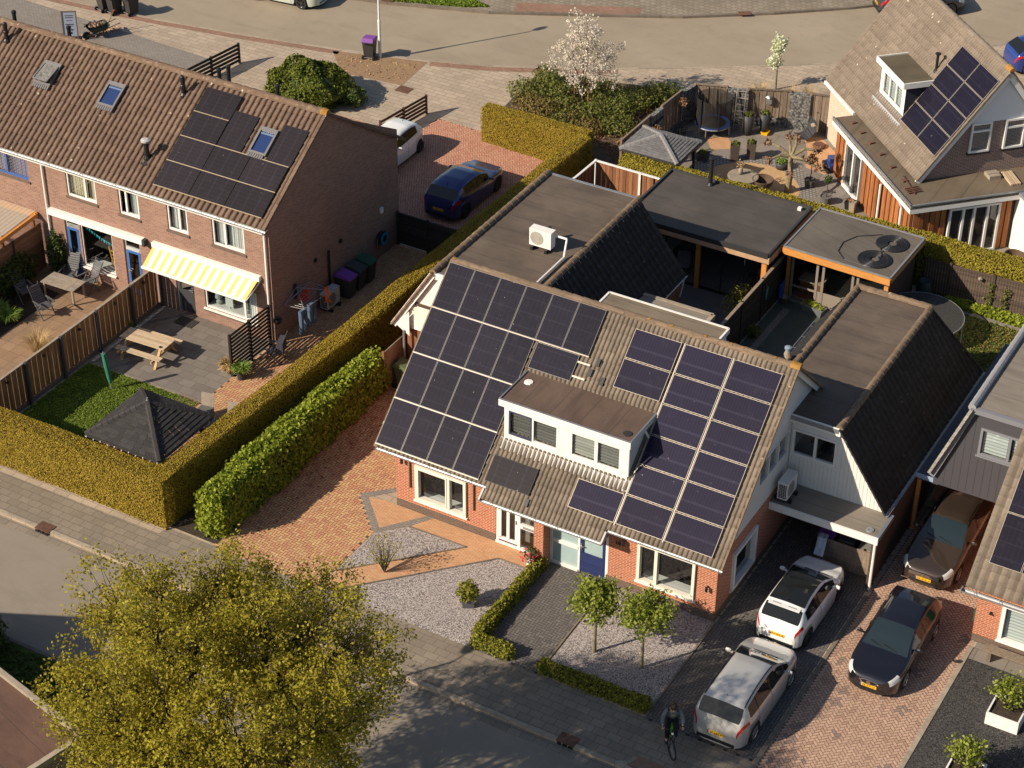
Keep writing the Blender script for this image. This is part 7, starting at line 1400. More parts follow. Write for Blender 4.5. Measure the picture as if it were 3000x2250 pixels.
def cloth(name, lab, cat, pts, h, m, loc):
    b = MB(); n = len(pts)
    for i in range(n - 1):
        for k in range(4):
            z0, z1_ = -h * k / 4, -h * (k + 1) / 4; j = lambda a: a * .03 * math.sin(3 * a + i); b.quad((pts[i][0] + j(k), pts[i][1], z0), (pts[i + 1][0] + j(k), pts[i + 1][1], z0), (pts[i + 1][0] + j(k + 1), pts[i + 1][1] + .02 * math.sin(k), z1_), (pts[i][0] + j(k + 1), pts[i][1] + .02 * math.sin(k), z1_))
    o = b.build(name, m); o.location = loc; md = o.modifiers.new('thick', 'SOLIDIFY'); md.thickness = .015; return tag(o, lab, cat)
for dy, l_, hh in ((-.62, 'blue jeans hanging at the outer left of the drying rack', .95), (-.05, 'blue jeans hanging at the right of the drying rack', .95)):
    t = thing('jeans', l_, 'jeans', (-8.35, 7.25 + dy, 1.42)); 
    for s_ in (-.11, .11): b = MB(); b.path([(0, s_, 0), (.02, s_ * 1.15, -.3), (.03, s_ * 1.3, -.6), (.0, s_ * 1.5, -hh)], [.1, .1, .085, .08], 8); b.build('trouser_leg', den, t, True)
    MB().box(-.05, -.2, -.15, .06, .2, .03).build('waist', den, t, True)
cloth('red_towel', 'red cloth hanging inside the drying rack', 'cloth', [(0, -.3), (.03, -.15), (0, 0), (.03, .15), (0, .3)], .4, red, (-8.9, 7.5, 1.62)); cloth('orange_towel', 'orange cloth at the right side of the drying rack', 'cloth', [(0, 0), (.03, .08), (0, .16), (.03, .24)], .7, org, (-8.35, 8.1, 1.6))
t = thing('hose_reel', 'black and blue wall hose reel on the brick gable near the black gate', 'hose reel', (-9.2, 13.25, .95)); b = MB(); b.lathe([(.1, 0), (.28, .03), (.28, .2), (.1, .22)], (0, 0, 0), 18, 'x'); b.build('reel', m_black, t, True); b = MB(); b.lathe([(.16, .22), (.26, .22), (.27, .25), (.16, .25)], (0, 0, 0), 18, 'x', False); b.build('ring', mat('cyan_ring', (.03, .20, .36), .5), t, True); MB().path([(.1, -.3, .1), (.1, -.34, -.3)], .012).build('hose_end', m_galv, t, True)
t = thing('hanging_basket', 'round dark wire basket at the end of the slatted screen by the gable', 'basket', (-9.1, 6.05, 1.05)); MB().lathe([(.06, -.16), (.15, -.08), (.18, .02), (.15, .08)], n=12).build('bowl', m_black, t, True)
t = chair('draped_chair', 'black folding chair with a dark coat behind the slatted screen', (-8.6, 5.05), R(-70), .3, 'dark chairs'); b = MB(); b.box(-.28, .2, .5, .28, .42, .98); b.build('coat', mat('coat', (.05, .055, .075), .9, .2), t, True)
# trampolines
def trampoline(lab, loc, r, z, net, pad, padm, legs, netm, nh=1.5, mat_m=None, poles=6):
    t = thing('trampoline', lab, 'trampoline', (*loc, 0)); n = 32; ring = lambda q, zz: [(q * math.cos(2 * PI * i / n), q * math.sin(2 * PI * i / n), zz) for i in range(n)]
    MB().add(ring(r * .78 if pad else r, z), [tuple(range(n))]).build('mat', mat_m or mat('tramp_mat', (.03, .03, .032), .7), t, True)
    if pad: MB().add(ring(r * .76, z + .02) + ring(r, z + .03) + ring(r, z - .05), [(i, n + i, n + (i + 1) % n, (i + 1) % n) for i in range(n)] + [(n + i, 2 * n + i, 2 * n + (i + 1) % n, n + (i + 1) % n) for i in range(n)]).build('pad', padm, t, True)
    b = MB(); pts = ring(r, z - .02); [b.tube(pts[i], pts[(i + 1) % n], .025) for i in range(n)]; b.build('ring', m_galv, t, True)
    for i in range(legs): a = 2 * PI * i / legs + .3; MB().path([(r * math.cos(a - .28), r * math.sin(a - .28), z), (r * 1.02 * math.cos(a - .25), r * 1.02 * math.sin(a - .25), .02), (r * 1.02 * math.cos(a + .25), r * 1.02 * math.sin(a + .25), .02), (r * math.cos(a + .28), r * math.sin(a + .28), z)], .022).build('leg', m_galv, t, True)
    if net:
        for i in range(poles): a = 2 * PI * i / poles + .2; MB().tube((r * 1.03 * math.cos(a), r * 1.03 * math.sin(a), z), (r * 1.05 * math.cos(a), r * 1.05 * math.sin(a), z + nh), .03).build('net_pole', m_black, t, True)
        MB().add(ring(r, z + .02) + ring(r * .98, z + nh - .05), [(i, (i + 1) % n, n + (i + 1) % n, n + i) for i in range(n)]).build('net', netm, t, True)
    return t
def netmat(name, c, a):
    g = G(name); tr = g.n('ShaderNodeBsdfTransparent'); mx = g.n('ShaderNodeMixShader'); mx.inputs[0].default_value = a; g.fin(c, .8); g.l(tr.outputs[0], mx.inputs[1]); g.l(g.p.outputs[0], mx.inputs[2]); g.l(mx.outputs[0], g.out.inputs[0]); return g.m
trampoline('small trampoline with black safety net and blue pad in the far back garden', (-2.25, 29.75), .78, .5, True, True, mat('blue_pad', (.06, .14, .42), .5, .1), 3, netmat('black_net', (.025, .022, .02), .62), 1.35)
trampoline('big round trampoline on the lawn behind the dark tiled wing', (11.55, 18.95), 1.6, .9, False, False, None, 4, None, mat_m=netmat('tramp_sheer', (.05, .05, .048), .82))
b = MB(); b.lathe([(.2, 0), (.28, .1), (.32, .35), (.3, .6), (.25, .78), (.24, .8), (.21, .78), (.2, .7), (.01, .7)], (10.75, 21.5, 0), 20); [b.lathe([(.315 if k else .295, q), (.325 if k else .305, q + .015), (.315 if k else .295, q + .03)], (10.75, 21.5, 0), 20, caps=False) for k, q in ((0, .12), (1, .3), (0, .62))]; one('rain_barrel', 'dark green rain barrel in the shade beside the shed', 'barrel', b, mat('barrel_green', (.03, .045, .04), .45, .05), smooth=True)
t = thing('trough_planter', 'grey trough planter with bright seedlings behind the pond garden', 'planter', (7.45, 18.3, 0), R(-12)); b = MB(); b.add([(-.42, -.14, 0), (.42, -.14, 0), (.42, .14, 0), (-.42, .14, 0), (-.5, -.18, .3), (.5, -.18, .3), (.5, .18, .3), (-.5, .18, .3)], [(0, 1, 5, 4), (1, 2, 6, 5), (2, 3, 7, 6), (3, 0, 4, 7), (4, 5, 6, 7)]); b.build('trough', m_zinc, t, True); P = np.stack([rng.uniform(-.46, .46, 260), rng.uniform(-.15, .15, 260), rng.uniform(.3, .42, 260)], 1); leafcloud('seedlings', P, .07, l_hedgeg, t, None, 1.1)
b = MB(); b.lathe([(.13, 0), (.17, .3), (.18, .3), (.15, .28), (.12, .05), (.01, .05)], (6.2, 18.35, 0), 16); one('bucket', 'white rimmed bucket by the dark fence near the shed', 'bucket', b, m_kerb, smooth=True)
t = thing('blue_tarp', 'blue plastic sheet leaning behind the dark fence by the shed', 'tarpaulin', (6.05, 18.6, 0)); b = MB(); b.box(-.08, -.25, 0, .06, .25, .75); b.build('sheet', mat('tarp_blue', (.04, .12, .45), .5, .1), t, True)
b = MB(); b.lathe([(.0, 0), (.2, .0), (.24, .3), (.0, .34)], (5.5, 12.6, 0), 14); t = one('round_pot', 'dark pot of pale flowers on the terrace by the dark fence', 'planter', b, m_black); P, Nn = blob(160, (.3, .3, .25), (5.5 - t.location.x, 12.6 - t.location.y, .5), .5); leafcloud('flowers', P, .07, l_blos, t)
tag(MB().box(-.3, -.2, 0, .3, .2, .75).build('dark_cabinet', m_black), 'black box standing on the dark terrace near the pale flowers', 'cabinet').location = (5.1, 13.5, .01)
t = thing('wall_ornament', 'turquoise and green metal ornament on the dark party fence', 'ornament', (5.92, 17.1, 1.1)); b = MB(); [b.tube((.02, random.uniform(-.15, .15), random.uniform(-.35, .0)), (.02, random.uniform(-.15, .15), random.uniform(.0, .35)), .025) for _ in range(8)]; b.build('leaves', mat('turq_metal', (.05, .24, .20), .5, .3), t, True)
b = MB(); b.lathe([(.05, 0), (.09, .05), (.09, .09), (.02, .16)], (12.8, 21.83, 1.25), 4); one('bird_house', 'small pale bird box on the woven fence', 'bird box', b, m_teak)
# back garden of the far house
t = thing('round_table', 'round pale garden table on the timber circle beside the hedge', 'table', (1.1, 25.6, 0)); MB().lathe([(.62, .7), (.66, .71), (.66, .74), (.6, .75)], n=28).build('table_top', m_kerb, t, True); MB().lathe([(.3, 0), (.06, .1), (.06, .7)], n=12).build('pedestal', m_dark, t, True)
b = MB(); b.lathe([(.07, 0), (.1, .1), (.09, .25), (.05, .32)], (.95, 25.65, .75), 14); t = one('vase', 'pale vase with twigs on the round garden table', 'vase', b, m_kerb, smooth=True); P, Nn = blob(70, (.2, .2, .18), (0, 0, .48), .2); leafcloud('twigs', P, .05, l_straw, t)
t = thing('wicker_chair', 'round brown wicker chair beside the round garden table', 'chair', (1.95, 25.75, 0), R(-60)); b = MB(); b.lathe([(.12, .3), (.32, .38), (.42, .55), (.46, .75), (.44, .77), (.38, .58), (.3, .45), (.01, .42)], n=20); b.build('shell', mat('wicker', (.13, .085, .055), .8, .2, (30, .5)), t, True)
for a in range(4): MB().tube((.25 * math.cos(a * 1.57), .25 * math.sin(a * 1.57), .38), (.3 * math.cos(a * 1.57), .3 * math.sin(a * 1.57), 0), .02).build('leg', m_dark, t, True)
b = MB(); b.lathe([(.4, 0), (.45, .03), (.42, .1), (.3, .1), (.28, .05), (.01, .05)], (0, 0, 0), 4); 
t = thing('toy_bowl', 'small bright yellow toy tub on the slabs before the tall round pot', 'toy', (-.14, 30.8, 0)); b = MB(); b.add([(-.13, -.13, 0), (.13, -.13, 0), (.13, .13, 0), (-.13, .13, 0), (-.17, -.17, .16), (.17, -.17, .16), (.17, .17, .16), (-.17, .17, .16), (-.1, -.1, .1), (.1, -.1, .1), (.1, .1, .1), (-.1, .1, .1)], [(0, 1, 5, 4), (1, 2, 6, 5), (2, 3, 7, 6), (3, 0, 4, 7), (4, 5, 9, 8), (5, 6, 10, 9), (6, 7, 11, 10), (7, 4, 8, 11), (8, 9, 10, 11)]); b.build('tub', mat('toy_yellow', (.75, .42, .01), .4), t, True)
t = thing('lilac_cloth', 'lilac covered garden heater standing between canopy and hedge', 'cover', (-2.05, 25.1, 0)); b = MB(); b.lathe([(.2, 0), (.22, .5), (.26, 1.1), (.3, 1.6), (.28, 1.66), (.01, 1.68)], n=9); b.build('cover', mat('lilac', (.50, .33, .42), .85, .1, (2, .2)), t, True)
t = thing('leather_swing', 'dark curved lounge swing seat on the play corner of the slabs', 'swing seat', (1.45, 31.2, 0), R(-40)); b = MB()
for i in range(8): a = R(-20 + 18 * i); a2 = R(-20 + 18 * (i + 1)); b.quad((-.35, .5 * math.cos(a), .75 - .6 * math.sin(a)), (.35, .5 * math.cos(a), .75 - .6 * math.sin(a)), (.35, .5 * math.cos(a2), .75 - .6 * math.sin(a2)), (-.35, .5 * math.cos(a2), .75 - .6 * math.sin(a2)))
b.build('seat', mat('dark_cloth', (.04, .04, .045), .7), t, True); b = MB(); b.lathe([(.0, .1), (.14, .12), (.16, .2), (.0, .26)], (.1, .5, .5), 12); b.build('cushion', m_kerb, t, True); b = MB(); b.path([(-.4, -.5, 0), (-.4, 0, .75), (-.4, .5, 0)], .02); b.path([(.4, -.5, 0), (.4, 0, .75), (.4, .5, 0)], .02); b.build('frame', m_dark, t, True)
t = thing('toy_tractor', 'blue and grey toy vehicle lying near the white garden doors', 'toy', (3.7, 29.3, 0), R(40)); b = MB(); b.box(-.25, -.35, .18, .25, .3, .38); b.box(-.18, -.1, .38, .18, .28, .58); b.build('body', mat('toy_blue', (.03, .05, .16), .4, .2), t, True)
for x, y, r_ in ((-.3, -.25, .12), (.3, -.25, .12), (-.32, .2, .19), (.32, .2, .19)): MB().lathe([(r_, -.05), (r_, .05)], (x, y, r_), 14, 'x').build('wheel', m_rubber, t, True)
b = MB(); b.lathe([(.0, 0), (.26, .02), (.3, .1), (.24, .16), (.01, .14)], (2.4, 30.9, .0), 14); one('fire_bowl', 'dark round fire bowl by the brick side of the far house', 'fire bowl', b, m_iron)
b = MB(); b.box(-.25, -.18, 0, .25, .18, .03)
t = thing('roof_light_box', 'small pale plastic cap box on the ochre flat roof below the gable', 'roof box', tuple(lw((4.25, 1.45, za))), A45); b = MB(); b.box(-.25, -.25, 0, .25, .25, .16); b.box(-.27, -.05, .16, .27, .05, .19); b.build('box', m_kerb, t, True)
b = MB(); [b.beam(lw((4.65 + .12 * i, .55 + .0, 2.75)), lw((4.75 + .12 * i, 1.6, 2.75)), .09, .07) for i in range(4)]; one('timber_stack', 'short stack of pale planks on the ochre flat roof at the right edge', 'planks', b, m_picnic)
b = MB(); b.beam(lw((.6, .9, 2.73)), lw((.75, 2.4, 2.73)), .05, .05); [b.beam(lw((.35 + .0, 1.0 + .12 * i, 2.75)), lw((.95, 1.05 + .12 * i, 2.75)), .05, .05) for i in range(4)]; one('roof_grating', 'small dark grating lying on the ochre flat roof corner', 'grating', b, m_iron)
t = thing('basket_lounger', 'round wicker basket on the terrace at the right edge by the white wall', 'basket', (13.0, 25.6, 0)); b = MB(); b.lathe([(.3, 0), (.42, .3), (.4, .55), (.36, .55), (.36, .3), (.01, .1)], n=18); b.build('basket', mat('wicker2', (.16, .105, .07), .8, .2, (30, .5)), t, True)
# bench at the right house, geotextile under the white car hood
t = thing('wooden_bench', 'weathered plank bench on the slabs below the right edge window', 'bench', (20.6, 2.72, 0)); MB().box(-.87, -.17, .41, 1.2, .17, .46).build('seat', m_woodg, t, True)
for x in (-.65, .9): MB().box(x - .06, -.14, 0, x + .06, .14, .41).build('leg', m_woodg, t, True)
b = MB(); pts = [(13.72, 3.75, .82), (13.68, 4.0, .95), (13.62, 4.3, 1.12), (13.6, 4.55, 1.12)]
for i in range(3):
    p, q = V3(pts[i]), V3(pts[i + 1]); [b.quad(p + V3((-.16 + .08 * k, 0, .02 * (k % 2))), p + V3((-.08 + .08 * k, 0, .02 * ((k + 1) % 2))), q + V3((-.08 + .08 * k, 0, .02 * ((k + 1) % 2))), q + V3((-.16 + .08 * k, 0, .02 * (k % 2)))) for k in range(4)]
one('pale_cloth', 'pale cloth strip hanging over the carport boards onto the white car', 'cloth', b, mat('pale_blue_cloth', (.42, .47, .55), .8, .15))
# ---------------------------------------------------------------- vehicles
m_cglass = (lambda g: (setattr(g.p.inputs['Coat Weight'], 'default_value', .25), g.fin((.012, .014, .015), .05, 0, .3))[1])(G('car_glass'))
m_cglass2 = (lambda g: (setattr(g.p.inputs['Coat Weight'], 'default_value', .4), g.fin((.016, .026, .03), .06, 0, .6))[1])(G('windscreen_glass'))
m_trim = mat('car_trim', (.016, .016, .017), .45)
m_lamp = mat('headlight', (.55, .56, .56), .15, .1, metal=.1, spec=.6); m_tail = mat('tail_light', (.40, .012, .012), .15, .2, spec=.6)
m_rim = mat('alloy', (.50, .50, .50), .25, .05, metal=.8); m_rimd = mat('dark_alloy', (.06, .06, .06), .3, .1, metal=.5)
m_plate = mat('plate_yellow', (.80, .45, .02), .4, .02); m_eu = mat('plate_blue', (.03, .08, .45), .4); m_chrome = mat('chrome', (.7, .7, .7), .12, .02, metal=1.)
def interp(pts, s): return float(np.interp(s, [p[0] for p in pts], [p[1] for p in pts]))
def smoothed(pts, s, w=.09): return sum(interp(pts, s + d * w) * k for d, k in ((-1, .2), (-.5, .2), (0, .2), (.5, .2), (1, .2)))
def wheel_proto(par, r, x, y, rimm, sg):
    w = .2; b = MB(); b.lathe([(r * .64, -w / 2), (r * .93, -w / 2), (r, -w * .32), (r, w * .32), (r * .93, w / 2), (r * .64, w / 2)], (0, 0, 0), 24, 'x', False); wo = b.build('wheel', m_rubber, par, True, smooth=False); wo.location = (x, y, r)
    m = MB(); m.lathe([(r * .66, w / 2 - .005), (r * .64, w / 2 + .005), (r * .58, w / 2 - .01), (r * .56, -.02)], (0, 0, 0), 24, 'x', False); m.lathe([(.055, -.0), (.05, w / 2 - .01)], (0, 0, 0), 10, 'x')
    for i in range(7):
        a = 2 * PI * i / 7; c, s = math.cos(a), math.sin(a); m.beam((w / 2 - .03, .03 * c, .03 * s), (w / 2 - .012, r * .6 * c, r * .6 * s), .05, .03, up=(1, 0, 0))
    if sg < 0: m.v = [(-p[0], p[1], p[2]) for p in m.v]; m.f = [f[::-1] for f in m.f]
    m.build('rim', rimm, wo, True); d = MB(); d.lathe([(r * .6, 0), (r * .6, .02)], (0, 0, 0), 16, 'x'); d.build('brake_disc', m_trim, wo, True)
def car(name, label, cat, loc, rz, L, W, H, pm, wb, fo, wr, cowl, wt, rt, rb, hoodz=.98, beltz=.95, wins=(), doors=(), plate=None, rim=None, roofm=None, rails=None, tails='low', head=True, rearplate=None, emblem=None, grille='slot', nose=.7, tailz=1.0, trimlow=False):
    t = thing(name, label, cat, loc, rz); nose_top = nose
    top = [(0, nose_top - .06), (.04, nose_top), (.16, nose_top + .08), (.45, hoodz - .15), (cowl * .75, hoodz - .045), (cowl, hoodz), (cowl + (wt - cowl) * .5, hoodz + (H - .07 - hoodz) * .56), (wt, H - .07), (wt + .35, H - .012), ((wt + rt) / 2 + .2, H), (rt - .3, H - .05), (rt, H - .12), (rb, tailz + .04), (L - .09, tailz - .08), (L - .04, tailz - .2), (L - .015, .68), (L, .58)]
    belt = [(0, nose_top - .08), (.15, nose_top + .02), (.5, hoodz - .17), (cowl, hoodz - .07), ((cowl + rt) / 2, beltz), (rt, beltz + .07), (rb, min(beltz + .07, tailz)), (L - .05, tailz - .14), (L, .58)]
    plan = [(0, .42), (.03, .58), (.09, .72), (.2, .84), (.4, .93), (.8, .99), (L * .5, 1.), (L - .9, .99), (L - .45, .955), (L - .2, .90), (L - .07, .80), (L - .02, .72), (L, .6)]
    sf, sr = fo, fo + wb; R_ = wr + .055
    crit = {0, L, .02, .05, .1, L - .02, L - .05, L - .1, cowl, wt, rt, rb, *[a for q in wins for a in q], *[a + d for q in doors for a in q for d in (-.007, .007)]}
    ss = sorted(crit | {round(x, 3) for x in np.arange(.16, L - .12, .075)} | {s0 + d for s0 in (sf, sr) for d in np.linspace(-R_, R_, 13)})
    ss = [s for i, s in enumerate(ss) if i == 0 or s - ss[i - 1] > .004 or s in crit]
    def sec(s):
        w = W / 2 * smoothed(plan, s, .05) if .02 < s < L - .02 else W / 2 * interp(plan, s); tp = smoothed(top, s, .05) if cowl + .12 < s < rt - .1 or .1 < s < cowl - .1 else interp(top, s); bl = min(smoothed(belt, s, .08), tp - .012)
        zb = .2 if .25 < s < L - .3 else .24
        for s0 in (sf, sr):
            if abs(s - s0) < R_: zb = max(zb, wr + math.sqrt(max(0, R_ ** 2 - (s - s0) ** 2)) * .98)
        tt = min(1, max(0, (tp - bl) / (H - beltz))); wr_ = w * .9 + (W * .345 - w * .9) * tt
        z2 = max(zb + .02, .46 if tp > .7 else .4); z3 = max(z2 + .015, bl - .11); bl = max(bl, z3 + .01); tp = max(tp, bl + .006)
        p4 = V3((.945 * w, bl)); p6b = V3((wr_, tp - .05 * tt)); y = L / 2 - s
        pts = [(.72 * w, .19), (.975 * w, zb), (w, z2), (.992 * w, z3), tuple(p4), tuple(p4 + (p6b - p4) * .07), tuple(p4 + (p6b - p4) * .9), (wr_ * .945, tp - .022 * tt), (wr_ * .55, tp - .003), (0, tp + .012)]
        return [(x, y, z) for x, z in pts]
    secs = [sec(s) for s in ss]; K = 10; parts = {}
    def put(key, quad):
        parts.setdefault(key, []).append(quad)
    mid = lambda i: (ss[i] + ss[i + 1]) / 2
    for i in range(len(ss) - 1):
        s = mid(i)
        for j in range(K - 1):
            if j == 0: key = 'under'
            elif cowl < s < wt and j >= 7: key = 'windscreen'
            elif rt < s < rb and j >= 7: key = 'rear_window'
            elif j == 5 and any(a < s < b for a, b in wins): key = 'side_window%d' % [n for n, (a, b) in enumerate(wins) if a < s < b][0]
            elif j in (5, ) and wins and wins[0][0] < s < wins[-1][1]: key = 'pillar'
            elif roofm and wt < s < rt - .12 and j >= 7: key = 'roof_glass'
            elif head and .09 < s < .46 and j in (3, 4, 5, 6): key = 'headlight'
            elif tails == 'low' and L - .5 < s < L - .02 and j == 3: key = 'tail_light'
            elif tails == 'high' and rb - .12 < s < L - .03 and j in (3, 4): key = 'tail_light'
            elif 1 <= j <= 4 and any(abs(s - a) < .0071 for q in doors for a in q): key = 'seam'
            elif 1 <= j <= 4 and any(a < s < b for a, b in doors) and (j > 1 or True): key = 'door%d' % [n for n, (a, b) in enumerate(doors) if a < s < b][0]
            elif j == 1 and trimlow: key = 'seam'
            elif j in (7,) and rails == 'strip' and wt < s < rt: key = 'body'
            else: key = 'body'
            a, b, c, d = secs[i][j], secs[i + 1][j], secs[i + 1][j + 1], secs[i][j + 1]
            for sg in (1, -1):
                q = [(p[0] * sg, p[1], p[2]) for p in (a, b, c, d)]; q = q[::-1] if sg > 0 else q
                put((key, 0 if key in ('body', 'windscreen', 'rear_window', 'roof_glass', 'under', 'seam', 'pillar') else sg), q[::-1])
    for e in (0, -1):
        sc = secs[e]; ring = [(p[0], p[1], p[2]) for p in sc] + [(-p[0], p[1], p[2]) for p in reversed(sc[:-1])]
        put(('body', 0), ring if e == 0 else ring[::-1])
    mm = {'body': pm, 'windscreen': m_cglass2, 'rear_window': m_cglass, 'roof_glass': roofm, 'under': m_trim, 'seam': m_trim, 'pillar': m_trim, 'headlight': m_lamp, 'tail_light': m_tail}
    nm = {'under': 'underside', 'seam': 'panel_gap', 'pillar': 'window_pillar'}
    doors_o = {}
    for (key, sg), quads in parts.items():
        b = MB(); idx = {}; base = key.rstrip('0123456789')
        for q in quads:
            f = []
            for p in q:
                kk_ = (round(p[0], 4), round(p[1], 4), round(p[2], 4))
                if kk_ not in idx: idx[kk_] = len(b.v); b.v.append(p)
                f.append(idx[kk_])
            f = [v for n_, v in enumerate(f) if v != f[n_ - 1]]
            if len(f) > 2: b.f.append(tuple(f)); b.a.append(.5)
        o = b.build(nm.get(base, base), mm.get(base, pm if base == 'door' else m_cglass), t, True, smooth=True, uv=False)
        if base == 'door':
            n = int(key[4:]); s1 = doors[n][1] - .17; w = W / 2; MB().box(sg * w * .985 - .02, L / 2 - s1 - .09, beltz - .17, sg * w * .985 + .03, L / 2 - s1 + .09, beltz - .14).build('handle', pm, o, True)
    MB().box(-W * .36, -L / 2 + .3, .17, W * .36, L / 2 - .3, .62).build('underbody', m_trim, t, True)
    for s0 in (sf, sr):
        for sg in (1, -1): wheel_proto(t, wr, sg * (W / 2 - .115), L / 2 - s0, rim or m_rim, sg)
    for sg in (1, -1):
        b = MB(); b.lathe([(.0, -.1), (.06, -.08), (.085, 0), (.07, .08), (.0, .1)], (0, 0, 0), 10, 'x', False); b.v = [(p[0] + sg * (W / 2 + .09), p[1] * .7 + L / 2 - cowl - .42, p[2] * .9 + beltz + .06) for p in b.v]; b.box(sg * W * .46, L / 2 - cowl - .45, beltz + .01, sg * (W / 2 + .05), L / 2 - cowl - .39, beltz + .05); b.build('mirror', emblem == 'x' and m_trim or pm, t, True, smooth=False)
    yb_, yf_ = -L / 2, L / 2
    def plate_(y, z, txt, fy):
        b = MB(); b.box(-.26, y - .006, z - .055, .26, y + .006, z + .055); o = b.build('number_plate', m_plate, t, True); e = MB(); e.box(-.26 if fy < 0 else .22, y + fy * .007 - .001, z - .055, -.22 if fy < 0 else .26, y + fy * .007 + .001, z + .055); e.build('plate_band', m_eu, o, True)
        if txt: text(txt, o, (.02 * -fy, y + fy * .008, z - .005), (PI / 2, 0, 0 if fy < 0 else PI), .105, m_trim, .002, 'plate_letters', sx=1.0)
    if plate: plate_(yf_ + .012, .44, plate, 1)
    if rearplate: plate_(yb_ - .012 if tails != 'high' else yb_ - .012, .60 if tails == 'high' else .58, rearplate, -1)
    if grille == 'slot': MB().box(-.45, yf_ - .01, .3, .45, yf_ + .008, .36).build('grille', m_trim, t, True)
    MB().box(-W * .33, yb_ - .008, .25, W * .33, yb_ + .02, .37).build('rear_skirt', m_trim, t, True)
    b = MB(); ys = L / 2 - rt + .12; b.tube((0, ys + .15, H - .08), (0, ys + .02, H + .06), .014, .008); b.build('aerial', m_trim, t, True)
    if rails == 'strip' or rails == 'rail':
        for sg in (1, -1):
            b = MB(); k = 9; sx = [wt + .05 + (rt - .1 - wt) * i / k for i in range(k + 1)]
            for i in range(k):
                p, q = sec(sx[i])[7], sec(sx[i + 1])[7]; up = V3((0, 0, .012 if rails == 'strip' else .05)); b.beam(V3((sg * p[0], p[1], p[2])) + up, V3((sg * q[0], q[1], q[2])) + up, .035, .02 if rails == 'strip' else .03)
            b.build('roof_rail', m_trim if rails == 'strip' else m_chrome, t, True)
    for a_ in ((-.35, .1), (.1, .5)):
        p0, p1 = sec(cowl + .03)[9], sec(cowl + .12)[9]; MB().beam((a_[0], p0[1], p0[2] + .015), (a_[1], p1[1] - .0, p1[2] + .02), .02, .015).build('wiper', m_trim, t, True)
    return t, sec
white = paint('white_car', (.76, .76, .74), .3); silver = paint('silver_car', (.46, .45, .43), .32, .35, .3); black = paint('black_car', (.008, .008, .012), .2); brown = paint('brown_car', (.055, .038, .028), .25, .45, .3); navy = paint('blue_car', (.010, .022, .12), .22, .35, .3); anthr = paint('anthracite_car', (.035, .038, .048), .25, .4, .3)
t, sec = car('parked_car', 'white small hatchback with black glass roof nose-in at the carport', 'car', (14.0, 1.83, 0), 0, 3.97, 1.70, 1.48, white, 2.49, .82, .31, 1.0, 1.78, 3.46, 3.82, .97, .94, [(1.25, 2.42), (2.5, 3.4)], [(1.12, 2.48)], rearplate='KN-762-B', rim=m_rimd, roofm=m_cglass, tails='high', tailz=1.02)
b = MB(); y = 3.97 / 2 - 3.42; b.box(-.52, y - .16, 1.365, .52, y + .02, 1.385); b.build('roof_spoiler', white, t, True); b = MB(); b.box(-.4, y - .05, 1.386, -.12, y - .03, 1.39); b.box(.12, y - .05, 1.386, .4, y - .03, 1.39); b.build('spoiler_slot', m_trim, t, True)
t, sec = car('parked_car', 'silver family car with black roof strips parked nearest the street', 'car', (14.22, -2.83, 0), 0, 4.38, 1.83, 1.60, silver, 2.65, .88, .325, .98, 1.85, 3.95, 4.26, 1.04, 1.0, [(1.1, 1.38), (1.45, 2.35), (2.43, 3.25), (3.33, 3.8)], [(1.42, 2.39), (2.4, 3.3)], rearplate='SP-683-K', rails='strip', tailz=1.08)
t, sec = car('parked_car', 'black sporty hatchback facing the street on the rose brick drive', 'car', (17.28, 1.44, 0), PI, 4.32, 1.77, 1.46, black, 2.58, .92, .325, 1.18, 2.05, 3.8, 4.17, .96, .95, [(1.55, 2.45), (2.53, 3.45)], [(1.48, 2.5), (2.5, 3.35)], plate='38-XX-SP')
yf = 4.32 / 2
e = MB(); n = 24; ell = lambda a, c, z, y: [(a * math.cos(2 * PI * i / n) * (1.12 if math.sin(2 * PI * i / n) > 0 else .9), y, z + c * math.sin(2 * PI * i / n)) for i in range(n)]
e.add(ell(.3, .095, .575, yf + .02) + ell(.26, .075, .575, yf + .02), [(i, (i + 1) % n, n + (i + 1) % n, n + i) for i in range(n)]); e.add(ell(.3, .095, .575, yf + .02) + ell(.31, .10, .575, yf - .04), [(i, n + i, n + (i + 1) % n, (i + 1) % n) for i in range(n)]); go = e.build('grille_ring', m_chrome, t, True); e = MB(); e.add(ell(.265, .078, .575, yf + .012), [tuple(range(n))]); e.build('grille', m_trim, t, True)
e = MB(); [e.box(x0, yf + .022, z0, x1, yf + .03, z1_) for x0, z0, x1, z1_ in ((-.06, .60, .06, .625), (-.06, .563, .06, .588), (-.06, .525, .06, .55), (.03, .588, .06, .60), (-.06, .55, -.03, .563))]; e.build('emblem', m_chrome, t, True)
e = MB(); p0 = sec(1.72)[8]; e.box(.3, p0[1] - .05, p0[2] - .17, .42, p0[1] + .05, p0[2] - .165)
t, sec = car('parked_car', 'dark brown estate car with roof rails half under the grey house wing', 'estate car', (16.95, 7.2, 0), PI, 4.77, 1.82, 1.5, brown, 2.71, .92, .33, 1.4, 2.15, 4.2, 4.62, .99, .96, [(1.68, 2.62), (2.7, 3.5), (3.58, 4.15)], [(1.62, 2.66), (2.66, 3.6)], plate='03-XHL-6', rails='rail')
yf = 4.77 / 2; e = MB(); [e.box(-.5, yf - .01, .53 + .03 * i, .5, yf + .02, .545 + .03 * i) for i in range(4)]; e.build('grille_bars', m_chrome, t, True); e = MB(); e.box(-.52, yf - .02, .52, .52, yf + .01, .65); e.build('grille', m_trim, t, True)
e = MB(); n = 20; e.add([(r * math.cos(2 * PI * i / n), yf + .03, .585 + r * math.sin(2 * PI * i / n)) for r in (.075, .062) for i in range(n)], [(i, (i + 1) % n, n + (i + 1) % n, n + i) for i in range(n)])
